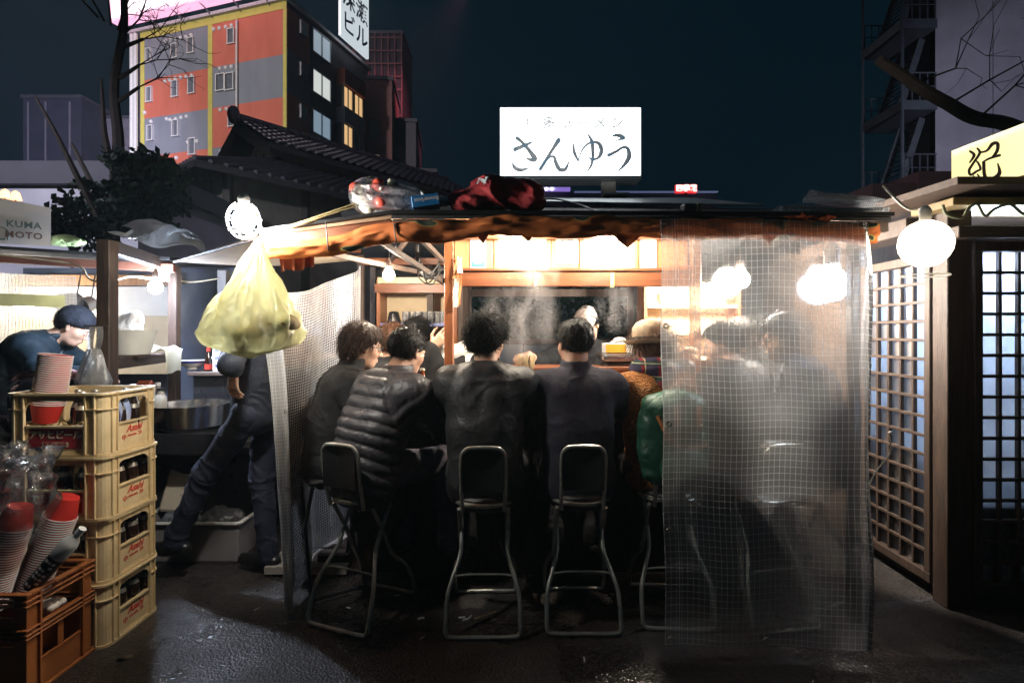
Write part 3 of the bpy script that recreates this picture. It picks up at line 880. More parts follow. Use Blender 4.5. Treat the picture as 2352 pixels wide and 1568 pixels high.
fl = thing('floodlight', 'small bright floodlight on a bracket above the reddish scaffold tower', 'floodlight', sp(11.5, 32))
s = S(); s.ball(P(827, 35, 52), .28, 10, 8); wpart(fl, s, 'lamp', emit('flood_lamp', (.9, 1., .95), 25))
s = S(); s.bar(P(827, 35, 52.4), P(800, 12, 52.6), .12, .12); wpart(fl, s, 'bracket', MDK)

def block(name, label, x0, x1, y0, y1, h, m, rz=0., win=None, wm=None, cat='building'):
    c = Vector(((x0 + x1) / 2, (y0 + y1) / 2, 0)); t = thing(name, label, cat, c, rz)
    a, b = (x1 - x0) / 2, (y1 - y0) / 2
    S().b2(-a, a, -b, b, 0, h).build('wall', m, t); S().b2(-a - .15, a + .15, -b - .15, b + .15, h, h + .35).build('roof', MDK, t)
    for i, (wx, wz, ww, wh, mm) in enumerate(win or []):
        s = S()
        for q in ((wx - ww / 2 - .06, wx - ww / 2, wz - wh / 2, wz + wh / 2), (wx + ww / 2, wx + ww / 2 + .06, wz - wh / 2, wz + wh / 2), (wx - ww / 2 - .06, wx + ww / 2 + .06, wz + wh / 2, wz + wh / 2 + .06), (wx - ww / 2 - .06, wx + ww / 2 + .06, wz - wh / 2 - .06, wz - wh / 2)): s.b2(q[0], q[1], -b - .08, -b, q[2], q[3])
        w = s.build('window', MDK, t); S().b2(wx - ww / 2, wx + ww / 2, -b - .03, -b + .01, wz - wh / 2, wz + wh / 2).build('pane', mm, w)
    return t
LW = emit('lit_window_faint', (1., .55, .35), .05)
m_rb = mat('brick_red_dim', (.22, .10, .10), .8, ns=2)
t = block('office_tower', 'dark tower clad in reddish scaffold grid behind the apartment block', -19, -12.8, 62, 68, 36.2, mat('tower_dark', (.05, .04, .05), .8))
for i in range(9):
    S().b2(-3.1 + i * .775 - .06, -3.1 + i * .775 + .06, -3.3, -3.1, 20, 36.2).build('scaffold_pole', m_rb, t)
for i in range(11): S().b2(-3.1, 3.1, -3.4, -3.3, 20.5 + i * 1.5, 20.65 + i * 1.5).build('scaffold_rail', m_rb, t)
block('brick_building', 'narrow reddish building with stair balconies right of the apartment block', -15.6, -11.6, 50, 56, 25.2, m_rb, .1, [(-1.2 + 1.6 * (i % 2), 20.5 - 3.1 * (i // 2), .9, 1.5, M_PANE if i % 3 else LW) for i in range(10)])
block('grey_building', 'plain grey building stepping down towards the tiled roof', -12.2, -9.8, 52, 60, 22.0, mat('grey_dim', (.12, .115, .14), .8), .1, [(-.4, 19 - 3 * i, 1.0, 1.3, M_PANE) for i in range(5)])
block('stepped_building', 'lowest dark building at the end of the row behind the roof ridge', -10.4, -7.6, 50, 58, 16.5, mat('dark_dim', (.08, .08, .10), .8), .1, [(-.5, 13 - 3 * i, 1.1, 1.2, M_PANE) for i in range(3)])
# far left blocks
m_bl = mat('blue_dim', (.07, .075, .11), .7, ns=.6)
t = block('dark_building', 'dark bluish block with thin vertical pipes left of the tree', -50.5, -44.5, 55, 61, 25.6, m_bl)
for x in (-2.4, -.6, 1.9): S().tube([(x, -3.1, .2), (x, -3.1, 25.2)], .09, 6).build('pipe', mat('pipe_grey', (.3, .28, .33), .5), t)
t = block('white_building', 'pale building with clad panels and a dark slit window behind the tree', -46.5, -37.5, 58.5, 66, 24.9, mat('pale_clad', (.30, .28, .33), .7, ns=1.5))
for i in range(7):
    for j in range(5): S().b2(-4.46 + 1.8 * j, -2.72 + 1.8 * j, -3.84, -3.752, 3.4 + i * 3.1, 6.42 + i * 3.1).build('panel', mat('pale_clad', (.30, .28, .33), .7, ns=1.5), t)
S().b2(-3.4, 3.2, -3.9, -3.842, 19.6, 21.0).build('window', MDK, t)
t = block('billboard_house', 'low flat house with a plain pale wall at the left edge', -8.6, -5.9, 8.4, 11.5, 3.72, mat('pale_wall', (.50, .50, .56), .7, ns=1.2), .0)
# right hand building with outside stairs
m_rg = mat('render_grey', (.24, .235, .27), .85, col2=(.19, .185, .21), ns=1.4, bump=.1, bs=14)
t = thing('tall_building', 'tall grey rendered building with an outside steel stair at the right edge', 'building', (20, 20, 0))
def foot(pts, z): return S().prism(pts, lambda x, y, zz: Vector((x, y, zz)), 0, z)
wpart(t, foot([(15.9, 20), (18.05, 20), (22.5, 26), (20.9, 26)], 24), 'wall', m_rg); wpart(t, foot([(18.08, 20), (27, 20), (30, 26), (22.55, 26)], 24), 'wall', m_rg)
wpart(t, S().b2(18.052, 18.078, 20.02, 20.5, 0, 24), 'joint', MDK)
wpart(t, foot([(16.55, 22.42), (17.6, 22.42), (20.7, 26), (19.3, 26)], 24), 'wall', m_rg)
m_st = mat('stair_steel', (.10, .12, .14), .5, metal=.5)
for i in range(7):
    z = .6 + i * 3.05
    wpart(t, S().b2(14.6, 15.9, 19.9, 22.3, z, z + .35), 'landing', m_st)
    s = S(); s.bar((15.0, 20.6, z + .35), (15.85, 20.6, z + 3.0), .08, .25); s.bar((15.0, 21.7, z + .35), (15.85, 21.7, z + 3.0), .08, .25)
    for k in range(12): s.b2(15.0 + .07 * k, 15.07 + .07 * k, 20.6, 21.7, z + .5 + .21 * k, z + .53 + .21 * k)
    wpart(t, s, 'stair_flight', m_st)
    for y in (19.95, 22.2):
        s = S(); s.tube([(14.7, y, z + 1.4), (15.9, y, z + 1.4)], .03, 5); s.tube([(14.7, y, z + .9), (15.9, y, z + .9)], .02, 5)
        for k in range(5): s.tube([(14.7 + .29 * k, y, z + .3), (14.7 + .29 * k, y, z + 1.4)], .025, 5)
        wpart(t, s, 'railing', m_st)
s = S(); s.tube([(14.62, 19.95, 0), (14.62, 19.95, 22)], .06, 6); s.tube([(14.62, 22.2, 0), (14.62, 22.2, 22)], .06, 6); wpart(t, s, 'stair_post', m_st)
m_pk = mat('pink_wall', (.40, .22, .25), .8, ns=2)
t = thing('low_building', 'low pinkish building with a stepped parapet behind the plastic rolls', 'building', (10.2, 13.5, 0))
wpart(t, S().b2(8.8, 9.9, 13, 16, 0, 5.05), 'wall', m_pk); wpart(t, S().b2(9.92, 11.6, 13, 16, 0, 5.35), 'wall', m_pk); wpart(t, S().b2(8.7, 11.7, 12.9, 13.0, 4.5, 4.62), 'ledge', MDK)

# ------------------------------------------------------------------ old tiled house
A = Vector((-6.88, 14, 6.9)); B = Vector((-2.04, 19.8, 6.9)); rd = (B - A).normalized(); pd = Vector((rd.y, -rd.x, 0))
m_tile = mat('roof_tile', (.085, .078, .092), .38, col2=(.05, .047, .055), ns=9, rvar=.15, spec=.6)
hs = thing('tiled_house', 'old dark house with a tiled gable roof behind the food stall', 'house', (A.x, A.y + 2, 0))
Wd, Dp = 1.75, .98
L_ = (B - A).length
def rp(a, q, o=0.): return A + rd * a + pd * q * Wd + Vector((0, 0, -Dp * abs(q) - .22 * (abs(q) - q * q) + o))
s = S()
for q in (-1, 1):
    pr = [rp(-.35, 0), rp(L_, 0), rp(L_, q), rp(-.35, q)]
    s.add(pr + [p - Vector((0, 0, .13)) for p in pr], [(0, 1, 2, 3), (4, 5, 6, 7), (0, 4, 5, 1), (1, 5, 6, 2), (2, 6, 7, 3), (3, 7, 4, 0)])
roof = wpart(hs, s, 'roof', M_DARKROOF)
tm = S()
tm.sheet(lambda u, v: (-.5 * .25 + u * .25, -v * .30, .02 + .035 * math.sin(u * 2 * math.pi) + .03 * v), 8, 1)
for k in (0,): pass
vs = list(tm.v); w9 = 9
tm.add([(x, y, z - .02) for x, y, z in vs[w9:]] , []); tm.f += [(w9 + i, w9 + i + 1, 2 * w9 + i + 1, 2 * w9 + i) for i in range(8)]; tm.sm += [False] * 8
tile_me = tm.mesh('tile', m_tile)
sl = (rp(0, 1) - rp(0, 0)).length; nr = 7; nc = int(L_ / .25)
Rm = Matrix((rd, -(rp(1, 1) - rp(1, 0)).normalized(), rd.cross(-(rp(1, 1) - rp(1, 0)).normalized()))).transposed()
n_t = 0; rest = S()
for j in range(nr):
    for i in range(nc + 1):
        a = -.25 + i * .25; base = rp(a, 0) + (rp(a, 1) - rp(a, 0)) * ((j + .02) / nr) + Rm @ Vector((0, 0, .02))
        if n_t < 240:
            o = obj('tile', tile_me, roof); o.matrix_local = Matrix.Translation(base - hs.location + Vector(hs.location)) @ Rm.to_4x4(); n_t += 1
        else:
            rest.add([base + Rm @ Vector(v) for v in tm.v], tm.f)
if rest.v: rest.build('tile_course', m_tile, roof, kind='stuff')
for j in range(int(L_ / .32)):
    s = S(); s.tube([rp(-.3 + j * .32, 0, .06), rp(0 + j * .32, 0, .06)], .13, 8); s.build('ridge_tile', m_tile, roof)
s = S(); s.ball(rp(-.42, 0, .1), (.16, .16, .24), 8, 6); s.build('ridge_end', m_tile, roof)
m_pl = mat('old_plaster', (.17, .155, .125), .9, ns=3); m_wd = mat('old_wood', (.05, .04, .032), .8, ns=4)
s = S(); s.add([rp(.35, 0, -.15), rp(.35, .93, -.15), rp(.35, -.93, -.15), rp(L_, 0, -.15), rp(L_, .93, -.15), rp(L_, -.93, -.15)], [(0, 1, 2), (3, 5, 4), (0, 3, 4, 1), (1, 4, 5, 2), (2, 5, 3, 0)])
wpart(hs, s, 'gable', m_pl)
for q in (-1, 1):
    s = S(); s.bar(rp(-.34, 0, -.2), rp(-.34, q, -.2), .06, .26); wpart(hs, s, 'bargeboard', m_wd)
s = S(); s.bar(rp(.3, 0, -.25), rp(.3, 0, -1.1), .14, .1, up=Vector((0, 1, 0))); s.bar(rp(.3, .6, -.42), rp(.3, -.6, -.42), .1, .14); wpart(hs, s, 'gable_strut', m_wd)
# lower skirt roof and walls
z1 = 5.6
E0 = A + pd * 3.0 - rd * 2.4; E1 = B + pd * 3.0; E2 = A - pd * 3.0 - rd * 2.4; E3 = B - pd * 3.0
I0 = A + pd * 1.4 - rd * .1; I1 = B + pd * 1.4; I2 = A - pd * 1.4 - rd * .1
for v in (E0, E1, E2, E3): v.z = 4.75
for v in (I0, I1, I2): v.z = 5.62
s = S(); th = Vector((0, 0, -.14))
for q in ((E0, E1, I1, I0), (E2, E0, I0, I2)):
    s.add(list(q) + [p + th for p in q], [(0, 1, 2, 3), (7, 6, 5, 4), (0, 4, 5, 1), (1, 5, 6, 2), (2, 6, 7, 3), (3, 7, 4, 0)])
lr = wpart(hs, s, 'lower_roof', M_DARKROOF)
s = S()
for (p, q, i0, i1) in ((E0, E1, I0, I1), (E2, E0, I2, I0)):
    n = 34
    for k in range(n + 1):
        f = k / n; s.tube([p.lerp(q, f) + Vector((0, 0, .02)), i0.lerp(i1, f) + Vector((0, 0, .02))], .05, 6)
s.build('tile_row', m_tile, lr, kind='stuff')
s = S()
wl = [A + pd * 2.1 - rd * 1.4, B + pd * 2.1, B - pd * 2.1, A - pd * 2.1 - rd * 1.4]
s.add([Vector((p.x, p.y, 0)) for p in wl] + [Vector((p.x, p.y, 5.0)) for p in wl], [(0, 1, 5, 4), (1, 2, 6, 5), (2, 3, 7, 6), (3, 0, 4, 7), (4, 5, 6, 7)])
wpart(hs, s, 'wall', m_pl)
for f in (.0, .25, .5, .75, 1.):
    p = wl[3].lerp(wl[0], f); wpart(hs, S().b2(p.x - .08, p.x + .08, p.y - .1, p.y + .06, 0, 4.9), 'wall_post', m_wd)
for f in (.2, .4, .6, .8, 1.):
    p = wl[0].lerp(wl[1], f); wpart(hs, S().b2(p.x - .08, p.x + .08, p.y - .1, p.y + .06, 0, 4.9), 'wall_post', m_wd)
wpart(hs, S().bar(wl[3] * Vector((1, 1, 0)).to_3d().length * 0 + Vector((wl[3].x, wl[3].y - .06, 3.9)), Vector((wl[0].x, wl[0].y - .06, 3.9)), .1, .2), 'wall_beam', m_wd)

# ------------------------------------------------------------------ trees and plants
M_BARK = mat('bark', (.035, .026, .022), .9, ns=9, bump=.8, bs=18)
M_LEAF = mat('leaf_dark', (.022, .045, .028), .55, col2=(.012, .026, .018), ns=3)
M_LEAF2 = mat('leaf_mid', (.035, .085, .05), .5, col2=(.018, .045, .03), ns=3)
def leaves(name, m, parent, cs, n, size, seed, off, flat=.5):
    """n leaf blades scattered in clumps cs = (centre, radii); each leaf a folded diamond"""
    r = np.random.default_rng(seed); V = []; Q = []
    tot = sum(c[1][0] * c[1][1] * c[1][2] for c in cs) or 1
    o = 0
    for c, rad in cs:
        k = max(8, int(n * rad[0] * rad[1] * rad[2] / tot))
        for _ in range(k):
            d = nz(r.normal(size=3)) * r.uniform(.25, 1.0) ** .6
            p = np.array(c) + d * np.array(rad)
            ax = nz(r.normal(size=3) + np.array([0, 0, -.3])); nn = nz(np.cross(ax, r.normal(size=3) + np.array([0, 0, 1.2 * flat]))); sd = np.cross(ax, nn)
            l = size * r.uniform(.6, 1.3); w = l * .32
            V += [p, p + ax * l * .5 + sd * w, p + ax * l, p + ax * l * .5 - sd * w + nn * w * .5]; Q.append((o, o + 1, o + 2, o + 3)); o += 4
    return np_obj(name, np.array(V), np.array(Q), m, parent, off=off, smooth=False)
def limb(s, pts, r0, r1, n=7):
    c = catmull(pts, 5); m = len(c); s.tube(c, [r0 + (r1 - r0) * i / (m - 1) for i in range(m)], n)
def twigs(s, p, d, l, r, depth, rg):
    d = d.normalized(); q = p + d * l * .5 + Vector(rg.normal(0, .04 * l, 3)); e = q + (d + Vector(rg.normal(0, .35, 3))).normalized() * l * .5
    s.tube([p, q, e], [r, r * .8, r * .55], 4)
    if depth > 0:
        for b in (q, e):
            for _ in range(1 + (depth > 1)): twigs(s, b, d + Vector(rg.normal(0, .6, 3)), l * .62, r * .55, depth - 1, rg)
rg = np.random.default_rng(5)
Y = 7.0
t = thing('pine_tree', 'dark tree with dense needle clumps beside the orange apartment block', 'tree', P(262, 1060, Y) * Vector((1, 1, 0)) if False else Vector((P(262, 700, Y).x, Y, 0)))
s = S(); limb(s, [Vector((P(262, 700, Y).x, Y, 0)), P(258, 620, Y), P(262, 470, Y), P(272, 330, Y), P(262, 200, Y), P(285, 60, Y), P(280, -60, Y)], .10, .035)
limb(s, [P(268, 420, Y), P(242, 320, Y - .1), P(236, 240, Y), P(232, 180, Y)], .05, .014); limb(s, [P(258, 560, Y), P(190, 430, Y - .3), P(125, 300, Y - .5), P(80, 220, Y - .6)], .05, .012)
limb(s, [P(262, 520, Y), P(215, 430, Y), P(165, 330, Y)], .05, .02); limb(s, [P(268, 430, Y), P(330, 400, Y - .2), P(390, 380, Y - .3)], .05, .02)
for a, b in (((275, 180), (320, 150)), ((280, 110), (330, 90)), ((262, 240), (320, 200))):
    p = P(*a, Y); q = P(*b, Y)
    s.tube([p, q], [.03, .02], 5); twigs(s, q, q - p + Vector((.3, 0, -.05)), .55, .010, 2, rg); twigs(s, q, Vector((.6, 0, .3)), .5, .010, 2, rg)
for k in range(5): twigs(s, P(225 + 15 * k, 40 + 10 * k, Y), Vector((-.4 + .25 * k, -.2, .5)), .6, .015, 3, rg)
wpart(t, s, 'trunk', M_BARK)
cs = [(P(u, v, Y + dy), (a, .35, b)) for u, v, a, b, dy in ((295, 372, .26, .1, 0), (355, 368, .2, .07, -.2), (330, 400, .36, .13, -.1), (390, 398, .2, .1, -.3), (310, 440, .32, .12, 0), (380, 440, .24, .12, -.2), (270, 480, .3, .14, .1), (345, 480, .3, .12, -.1),
      (395, 470, .14, .07, -.2), (300, 515, .3, .12, 0), (240, 520, .22, .1, .1), (205, 470, .12, .07, .1), (360, 520, .2, .1, 0), (225, 440, .16, .08, 0))]
leaves('crown', M_LEAF, t, cs, 5200, .10, 3, np.array(t.location))
t = thing('bush', 'leafy shrub with broad dark leaves between the pale wall and the stall roof', 'bush', Vector((P(155, 700, 5.2).x, 5.2, 0)))
s = S()
for u, v in ((150, 455), (135, 480), (175, 470), (200, 500), (160, 520), (220, 540), (130, 520)): limb(s, [Vector((P(160, 700, 5.2).x, 5.2, 0)), P(165, 620, 5.2), P(u, v, 5.2 + rg.uniform(-.2, .2))], .018, .005, 5)
wpart(t, s, 'stem', M_BARK)
leaves('foliage', M_LEAF, t, [(P(u, v, 5.2), (.12, .15, .10)) for u, v in ((150, 465), (135, 495), (175, 490), (200, 515), (160, 530), (225, 545), (130, 535), (190, 550))], 330, .10, 4, np.array(t.location))
# bare limb at the right
t = thing('bare_tree', 'thick bare tree limb crossing in front of the grey building', 'tree', Vector((7.6, 6.6, 0)))
s = S(); limb(s, [Vector((7.6, 6.6, 0)), Vector((7.5, 6.6, 2.2)), P(2520, 400, 6.4)], .2, .15, 9)
limb(s, [P(2520, 400, 6.4), P(2340, 296, 6.2), P(2240, 272, 6.1), P(2180, 240, 6.0), P(2110, 200, 5.9), P(2065, 168, 5.8), P(2020, 140, 5.7)], .085, .05, 9)
for a, d in (((2180, 240), (1., 0, .5)), ((2250, 270), (.6, 0, .4)), ((2100, 192), (.8, -.1, .35))): twigs(s, P(*a, 6.0), Vector(d), 1.0, .012, 2, rg)
wpart(t, s, 'limb', M_BARK)
# planting, guard wall and bank seen through the stall's rear hatch
wl_ = thing('guard_wall', 'pale concrete guard wall with a rail behind the food stall', 'wall', (.3, 6.6, 0))
for i in range(7): wpart(wl_, S().b2(-2.4 + i * .85, -1.57 + i * .85, 6.5, 6.62, .2, 1.26, .01), 'panel', mat('concrete_pale', (.50, .49, .46), .85, col2=(.40, .39, .37), ns=2.5))
wpart(wl_, S().b2(-2.6, 4, 6.44, 6.66, 1.262, 1.33, .01), 'coping', mat('coping', (.22, .12, .09), .7)); wpart(wl_, S().b2(-2.6, 4, 6.46, 6.6, 0, .198), 'base', M_CONC)
t = thing('hedge', 'dark hedge behind the guard wall seen through the rear hatch', 'hedge', (.3, 7.6, 0))
leaves('foliage', M_LEAF2, t, [((-.9 + .42 * i, 7.5, 1.3 + .2 * (i % 3)), (.42, .5, .55)) for i in range(9)], 4200, .085, 9, np.array(t.location))
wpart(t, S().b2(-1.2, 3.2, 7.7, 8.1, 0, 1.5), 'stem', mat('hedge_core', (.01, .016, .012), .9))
bw = thing('canal_fence', 'long pale fence panel beyond the hedge', 'fence', (.3, 9.5, 0))
for i in range(6): wpart(bw, S().b2(-2.2 + i * 1.1, -1.12 + i * 1.1, 9.4, 9.46, .3, 2.16), 'panel', mat('fence_pale', (.34, .38, .40), .7, ns=3))
for i in range(7): wpart(bw, S().b2(-2.24 + i * 1.1, -2.18 + i * 1.1, 9.38, 9.5, 0, 2.2), 'post', M_GREYMET)
# far lights under the shop sign
fs = thing('led_sign', 'small glowing red sign far off behind the stall roof', 'sign', Vector((P(1577, 433, 32).x, 32, 0)))
wpart(fs, S().b2(P(1553, 0, 32).x, P(1601, 0, 32).x, 32, 32.3, P(0, 442, 32).z, P(0, 424, 32).z), 'panel', emit('led_red_dim', (1., .02, .03), .3))
text('四季花', .42, emit('led_red', (1., .35, .3), 1.8), face_cam(P(1577, 433, 31.97) - fs.location), fs, bold=.012)
wpart(fs, S().tube([(P(1577, 0, 32).x, 32.15, 0), (P(1577, 0, 32).x, 32.15, P(0, 442, 32).z)], .1, 6), 'post', MDK)
fs = thing('shop_light', 'distant strip of white and violet shop lights under the lit sign board', 'sign', Vector((P(1265, 433, 40).x, 40, 0)))
wpart(fs, S().b2(P(1236, 0, 40).x, P(1310, 0, 40).x, 40, 40.3, P(0, 438, 40).z, P(0, 430, 40).z), 'panel', emit('violet', (.25, .16, .6), .3))
for u in (1240, 1255, 1268): wpart(fs, S().ball(P(u, 434, 39.9), .12, 8, 6), 'lamp', emit('shop_lamp', (.8, .8, 1.), 1.2))
wpart(fs, S().b2(P(1320, 0, 40).x, P(1650, 0, 40).x, 40, 40.3, P(0, 441, 40).z, P(0, 439, 40).z), 'rail', emit('rail_blue', (.2, .25, .5), .12))
wpart(fs, S().b2(P(1240, 0, 40).x, P(1650, 0, 40).x, 40.31, 41, 0, P(0, 440, 40).z), 'wall', MDK)
# ------------------------------------------------------------------ the main food stall
st = thing('food_stall', 'wooden ramen stall with a lit interior, counter and dark pitched roof', 'stall', (.3, 3.4, 0))
ML = Vector((-.526, 2.33, 1.915)); MR = Vector((1.66, 2.33, 1.905)); LL = Vector((-1.10, 2.36, 1.845))
for x, y, z in ((-.389, 3.3, 2.16), (1.136, 3.3, 2.16)): wpart(st, S().b2(x - .028, x + .028, y - .028, y + .028, 0, z, .004), 'post', M_WOOD)
for x, y, z in ((-1.15, 4.42, 1.95), (1.75, 4.42, 1.95), (-1.13, 3.98, 1.98), (1.68, 2.62, 1.9), (-.62, 4.05, 1.95), (.98, 4.4, 2.0), (-.36, 4.4, 2.0)): wpart(st, S().b2(x - .024, x + .024, y - .024, y + .024, 0, z, .004), 'post', M_WOODD)
# roof skins
def plate(pts, th): 
    s = S(); t = Vector((0, 0, -th)); pts = [Vector(p) for p in pts]; n = len(pts)
    return s.add(pts + [p + t for p in pts], [tuple(range(n)), tuple(range(2 * n - 1, n - 1, -1))] + [(i, (i + 1) % n, n + (i + 1) % n, n + i) for i in range(n)])
wpart(st, plate([ML, MR, (1.70, 2.9, 2.07), (-.53, 2.9, 2.095)], .014), 'roof_board', M_DARKROOF)
wpart(st, plate([(-.53, 2.902, 2.097), (1.70, 2.902, 2.072), (1.70, 3.6, 2.24), (-.53, 3.6, 2.27)], .014), 'roof_board', M_DARKROOF)
wpart(st, plate([(-.22, 2.9, 2.125), (1.37, 2.9, 2.10), (1.25, 3.62, 2.32), (-.22, 3.62, 2.325)], .012), 'roof_sheet', M_GREYMET)
wpart(st, plate([(-1.17, 3.602, 2.24), (1.74, 3.602, 2.24), (1.78, 4.62, 1.96), (-1.2, 4.62, 1.96)], .014), 'roof_board', M_DARKROOF)
wpart(st, plate([LL, ML + Vector((-.002, 0, 0)), (-.532, 3.6, 2.25), (-1.17, 3.6, 2.06)], .014), 'roof_board', mat('roof_under', (.33, .20, .11), .7, col2=(.25, .14, .07), ns=5))
M_CANV = mat('canvas_beige', (.48, .38, .27), .8, col2=(.40, .31, .21), ns=4, bump=.2, bs=120)
fa, fb, fc = LL + Vector((-.004, -.01, -.02)), Vector((-2.03, 3.2, 1.83)), Vector((-1.16, 4.0, 1.95))
def flap(u, v):
    p = fa.lerp(fb, u).lerp(fa.lerp(fc, u), v); return p + Vector((0, 0, -.05 * u * math.sin(math.pi * v) * (1 - u * .3)))
s = S().sheet(flap, 10, 8); s.sheet(lambda u, v: flap(u, v) + Vector((0, 0, .006)), 10, 8); wpart(st, s, 'canvas_flap', M_CANV)
s = S(); s.tube([fa, fb], .009, 6); s.tube([fb, fc], .008, 6); wpart(st, s, 'flap_rod', M_WOODDX)
# front beam, gutter edge
wpart(st, S().bar(ML + Vector((0, .03, -.035)), MR + Vector((0, .03, -.035)), .032, .045, .003), 'front_beam', M_WOODDX)
wpart(st, S().bar(LL + Vector((0, .02, -.036)), ML + Vector((-.002, .03, -.036)), .032, .048, .003), 'front_beam', M_WOODX)
wpart(st, S().bar(LL + Vector((-.02, -.005, .006)), ML + Vector((0, -.005, .012)), .03, .012), 'gutter', M_BLACKPL)
wpart(st, S().bar(ML + Vector((.001, -.005, .012)), MR + Vector((0, -.005, .012)), .03, .016), 'gutter', M_BLACKPL)
# rafters and braces under the left roof
for p, q, w, h_ in (((-1.08, 2.42, 1.80), (-1.14, 3.96, 2.02), .035, .045), ((-.55, 2.42, 1.86), (-.55, 3.58, 2.2), .035, .05), ((-.86, 2.42, 1.83), (-.87, 3.58, 2.12), .03, .045), ((-1.1, 3.2, 1.90), (-.40, 3.2, 2.06), .035, .045),
                    ((-1.1, 3.95, 1.93), (-.4, 3.95, 1.93), .04, .05), ((-.40, 3.26, 2.0), (1.13, 3.26, 2.0), .035, .05), ((.2, 2.42, 1.87), (.2, 3.6, 2.2), .035, .045), ((.8, 2.42, 1.87), (.8, 3.6, 2.2), .035, .045), ((1.4, 2.42, 1.87), (1.4, 3.6, 2.18), .035, .045)):
    wpart(st, S().bar(p, q, w, h_, .003), 'rafter', M_WOODX)
for p, q in (((-1.05, 3.1, 1.86), (-.45, 3.9, 1.80)), ((-.95, 3.92, 1.86), (-.62, 3.3, 2.02)), ((-.72, 2.75, 1.90), (-.40, 3.35, 1.70)), ((-.5, 2.8, 1.92), (-.42, 3.25, 1.84))): wpart(st, S().bar(p, q, .022, .03, .002), 'brace', M_WOODDX)
# menu cabinet over the opening
wpart(st, S().b2(-.36, 1.105, 3.36, 3.375, 1.79, 2.12), 'back_board', M_PLY)
wpart(st, S().b2(-.36, 1.105, 3.27, 3.357, 1.782, 1.80, .003), 'ledge', M_WOODX)
for x0, x1 in ((-.088, .218), (.449, .766)): wpart(st, S().b2(x0, x1, 3.345, 3.358, 1.803, 2.1), 'white_panel', M_PAPER)
for x in (-.10, .232, .437, .778): wpart(st, S().b2(x - .010, x + .010, 3.342, 3.359, 1.801, 2.1), 'mullion', M_PLY)
wpart(st, S().b2(-.36, 1.107, 3.285, 3.325, 1.688, 1.779, .004), 'lintel', M_WOODX)
wpart(st, S().b2(.142, .148, 3.279, 3.284, 1.69, 1.777), 'strip', M_WHITEP); wpart(st, S().b2(.605, .628, 3.27, 3.284, 1.68, 1.772, .003), 'handle', mat('brass_yellow', (.7, .5, .15), .35))
# rear hatch frame
wpart(st, S().b2(-.36, .98, 4.37, 4.42, 1.70, 1.76), 'hatch_head', M_WOODD); wpart(st, S().b2(-1.12, 1.74, 4.38, 4.41, .0, .98), 'rear_wall', M_WOODDX)
wpart(st, S().b2(-.395, -.36, 3.9, 4.36, 1.0, 2.0), 'partition', M_WOODD)
# shelf units either side
def unit(x0, x1, y, z0, z1, shelves, lab):
    wpart(st, S().b2(x0, x1, y + .23, y + .25, z0, z1), 'shelf_back', M_CREAM)
    for x in (x0, x1): wpart(st, S().b2(x - .012, x + .012, y, y + .228, z0, z1), 'shelf_side', M_WOOD)
    for z in shelves: wpart(st, S().b2(x0 + .014, x1 - .014, y - .004, y + .226, z - .012, z + .010), 'shelf', lab)
unit(-1.0, -.42, 3.98, .95, 1.80, (1.17, 1.79), M_CREAM)
wpart(st, S().b2(-.984, -.436, 3.97, 4.206, 1.452, 1.475), 'shelf', mat('shelf_blue', (.24, .28, .55), .4))
wpart(st, S().b2(-1.02, -.40, 3.955, 3.978, 1.70, 1.765), 'shelf_head', M_WOODX); wpart(st, S().b2(-1.0, -.42, 3.96, 3.976, 1.77, 1.815), 'shelf_head', M_CREAM)
unit(1.0, 1.70, 3.98, .95, 1.80, (1.21, 1.40, 1.60), M_CREAM)
# counter: front bar, raised ledge, left arm
M_CTOP = mat('counter_top', (.30, .10, .05), .25, col2=(.22, .07, .035), ns=5, aniso=(.8, 8, 8))
wpart(st, S().b2(-.96, 1.66, 2.98, 3.262, .90, .935, .006), 'counter_top', M_CTOP); wpart(st, S().b2(-.94, 1.64, 3.08, 3.10, .02, .898), 'counter_front', M_WOODD)
wpart(st, S().b2(-.35, 1.10, 3.265, 3.285, .936, 1.165), 'ledge_front', mat('lacquer_red', (.35, .08, .045), .3)); wpart(st, S().b2(-.36, 1.106, 3.262, 3.55, 1.166, 1.192, .004), 'ledge_top', M_WOODX)
wpart(st, S().b2(-.96, -.62, 3.264, 3.95, .90, .935, .006), 'counter_top', M_CTOP); wpart(st, S().b2(1.34, 1.66, 3.264, 3.95, .90, .935, .006), 'counter_top', M_CTOP)
wpart(st, S().b2(-.35, 1.1, 3.56, 4.1, .80, .86), 'stove_top', M_STEEL)
wpart(st, S().b2(-1.42, -.95, 3.05, 3.32, .02, .06), 'floor_board', mat('pale_plank', (.42, .38, .34), .7, ns=4, aniso=(1, 6, 6))); wpart(st, S().b2(-1.36, -1.0, 3.34, 3.62, .02, .06), 'floor_board', mat('pale_plank', (.42, .38, .34), .7))
wpart(st, S().b2(-1.14, 1.74, 3.12, 3.16, .02, .10), 'sill', M_WOODD)

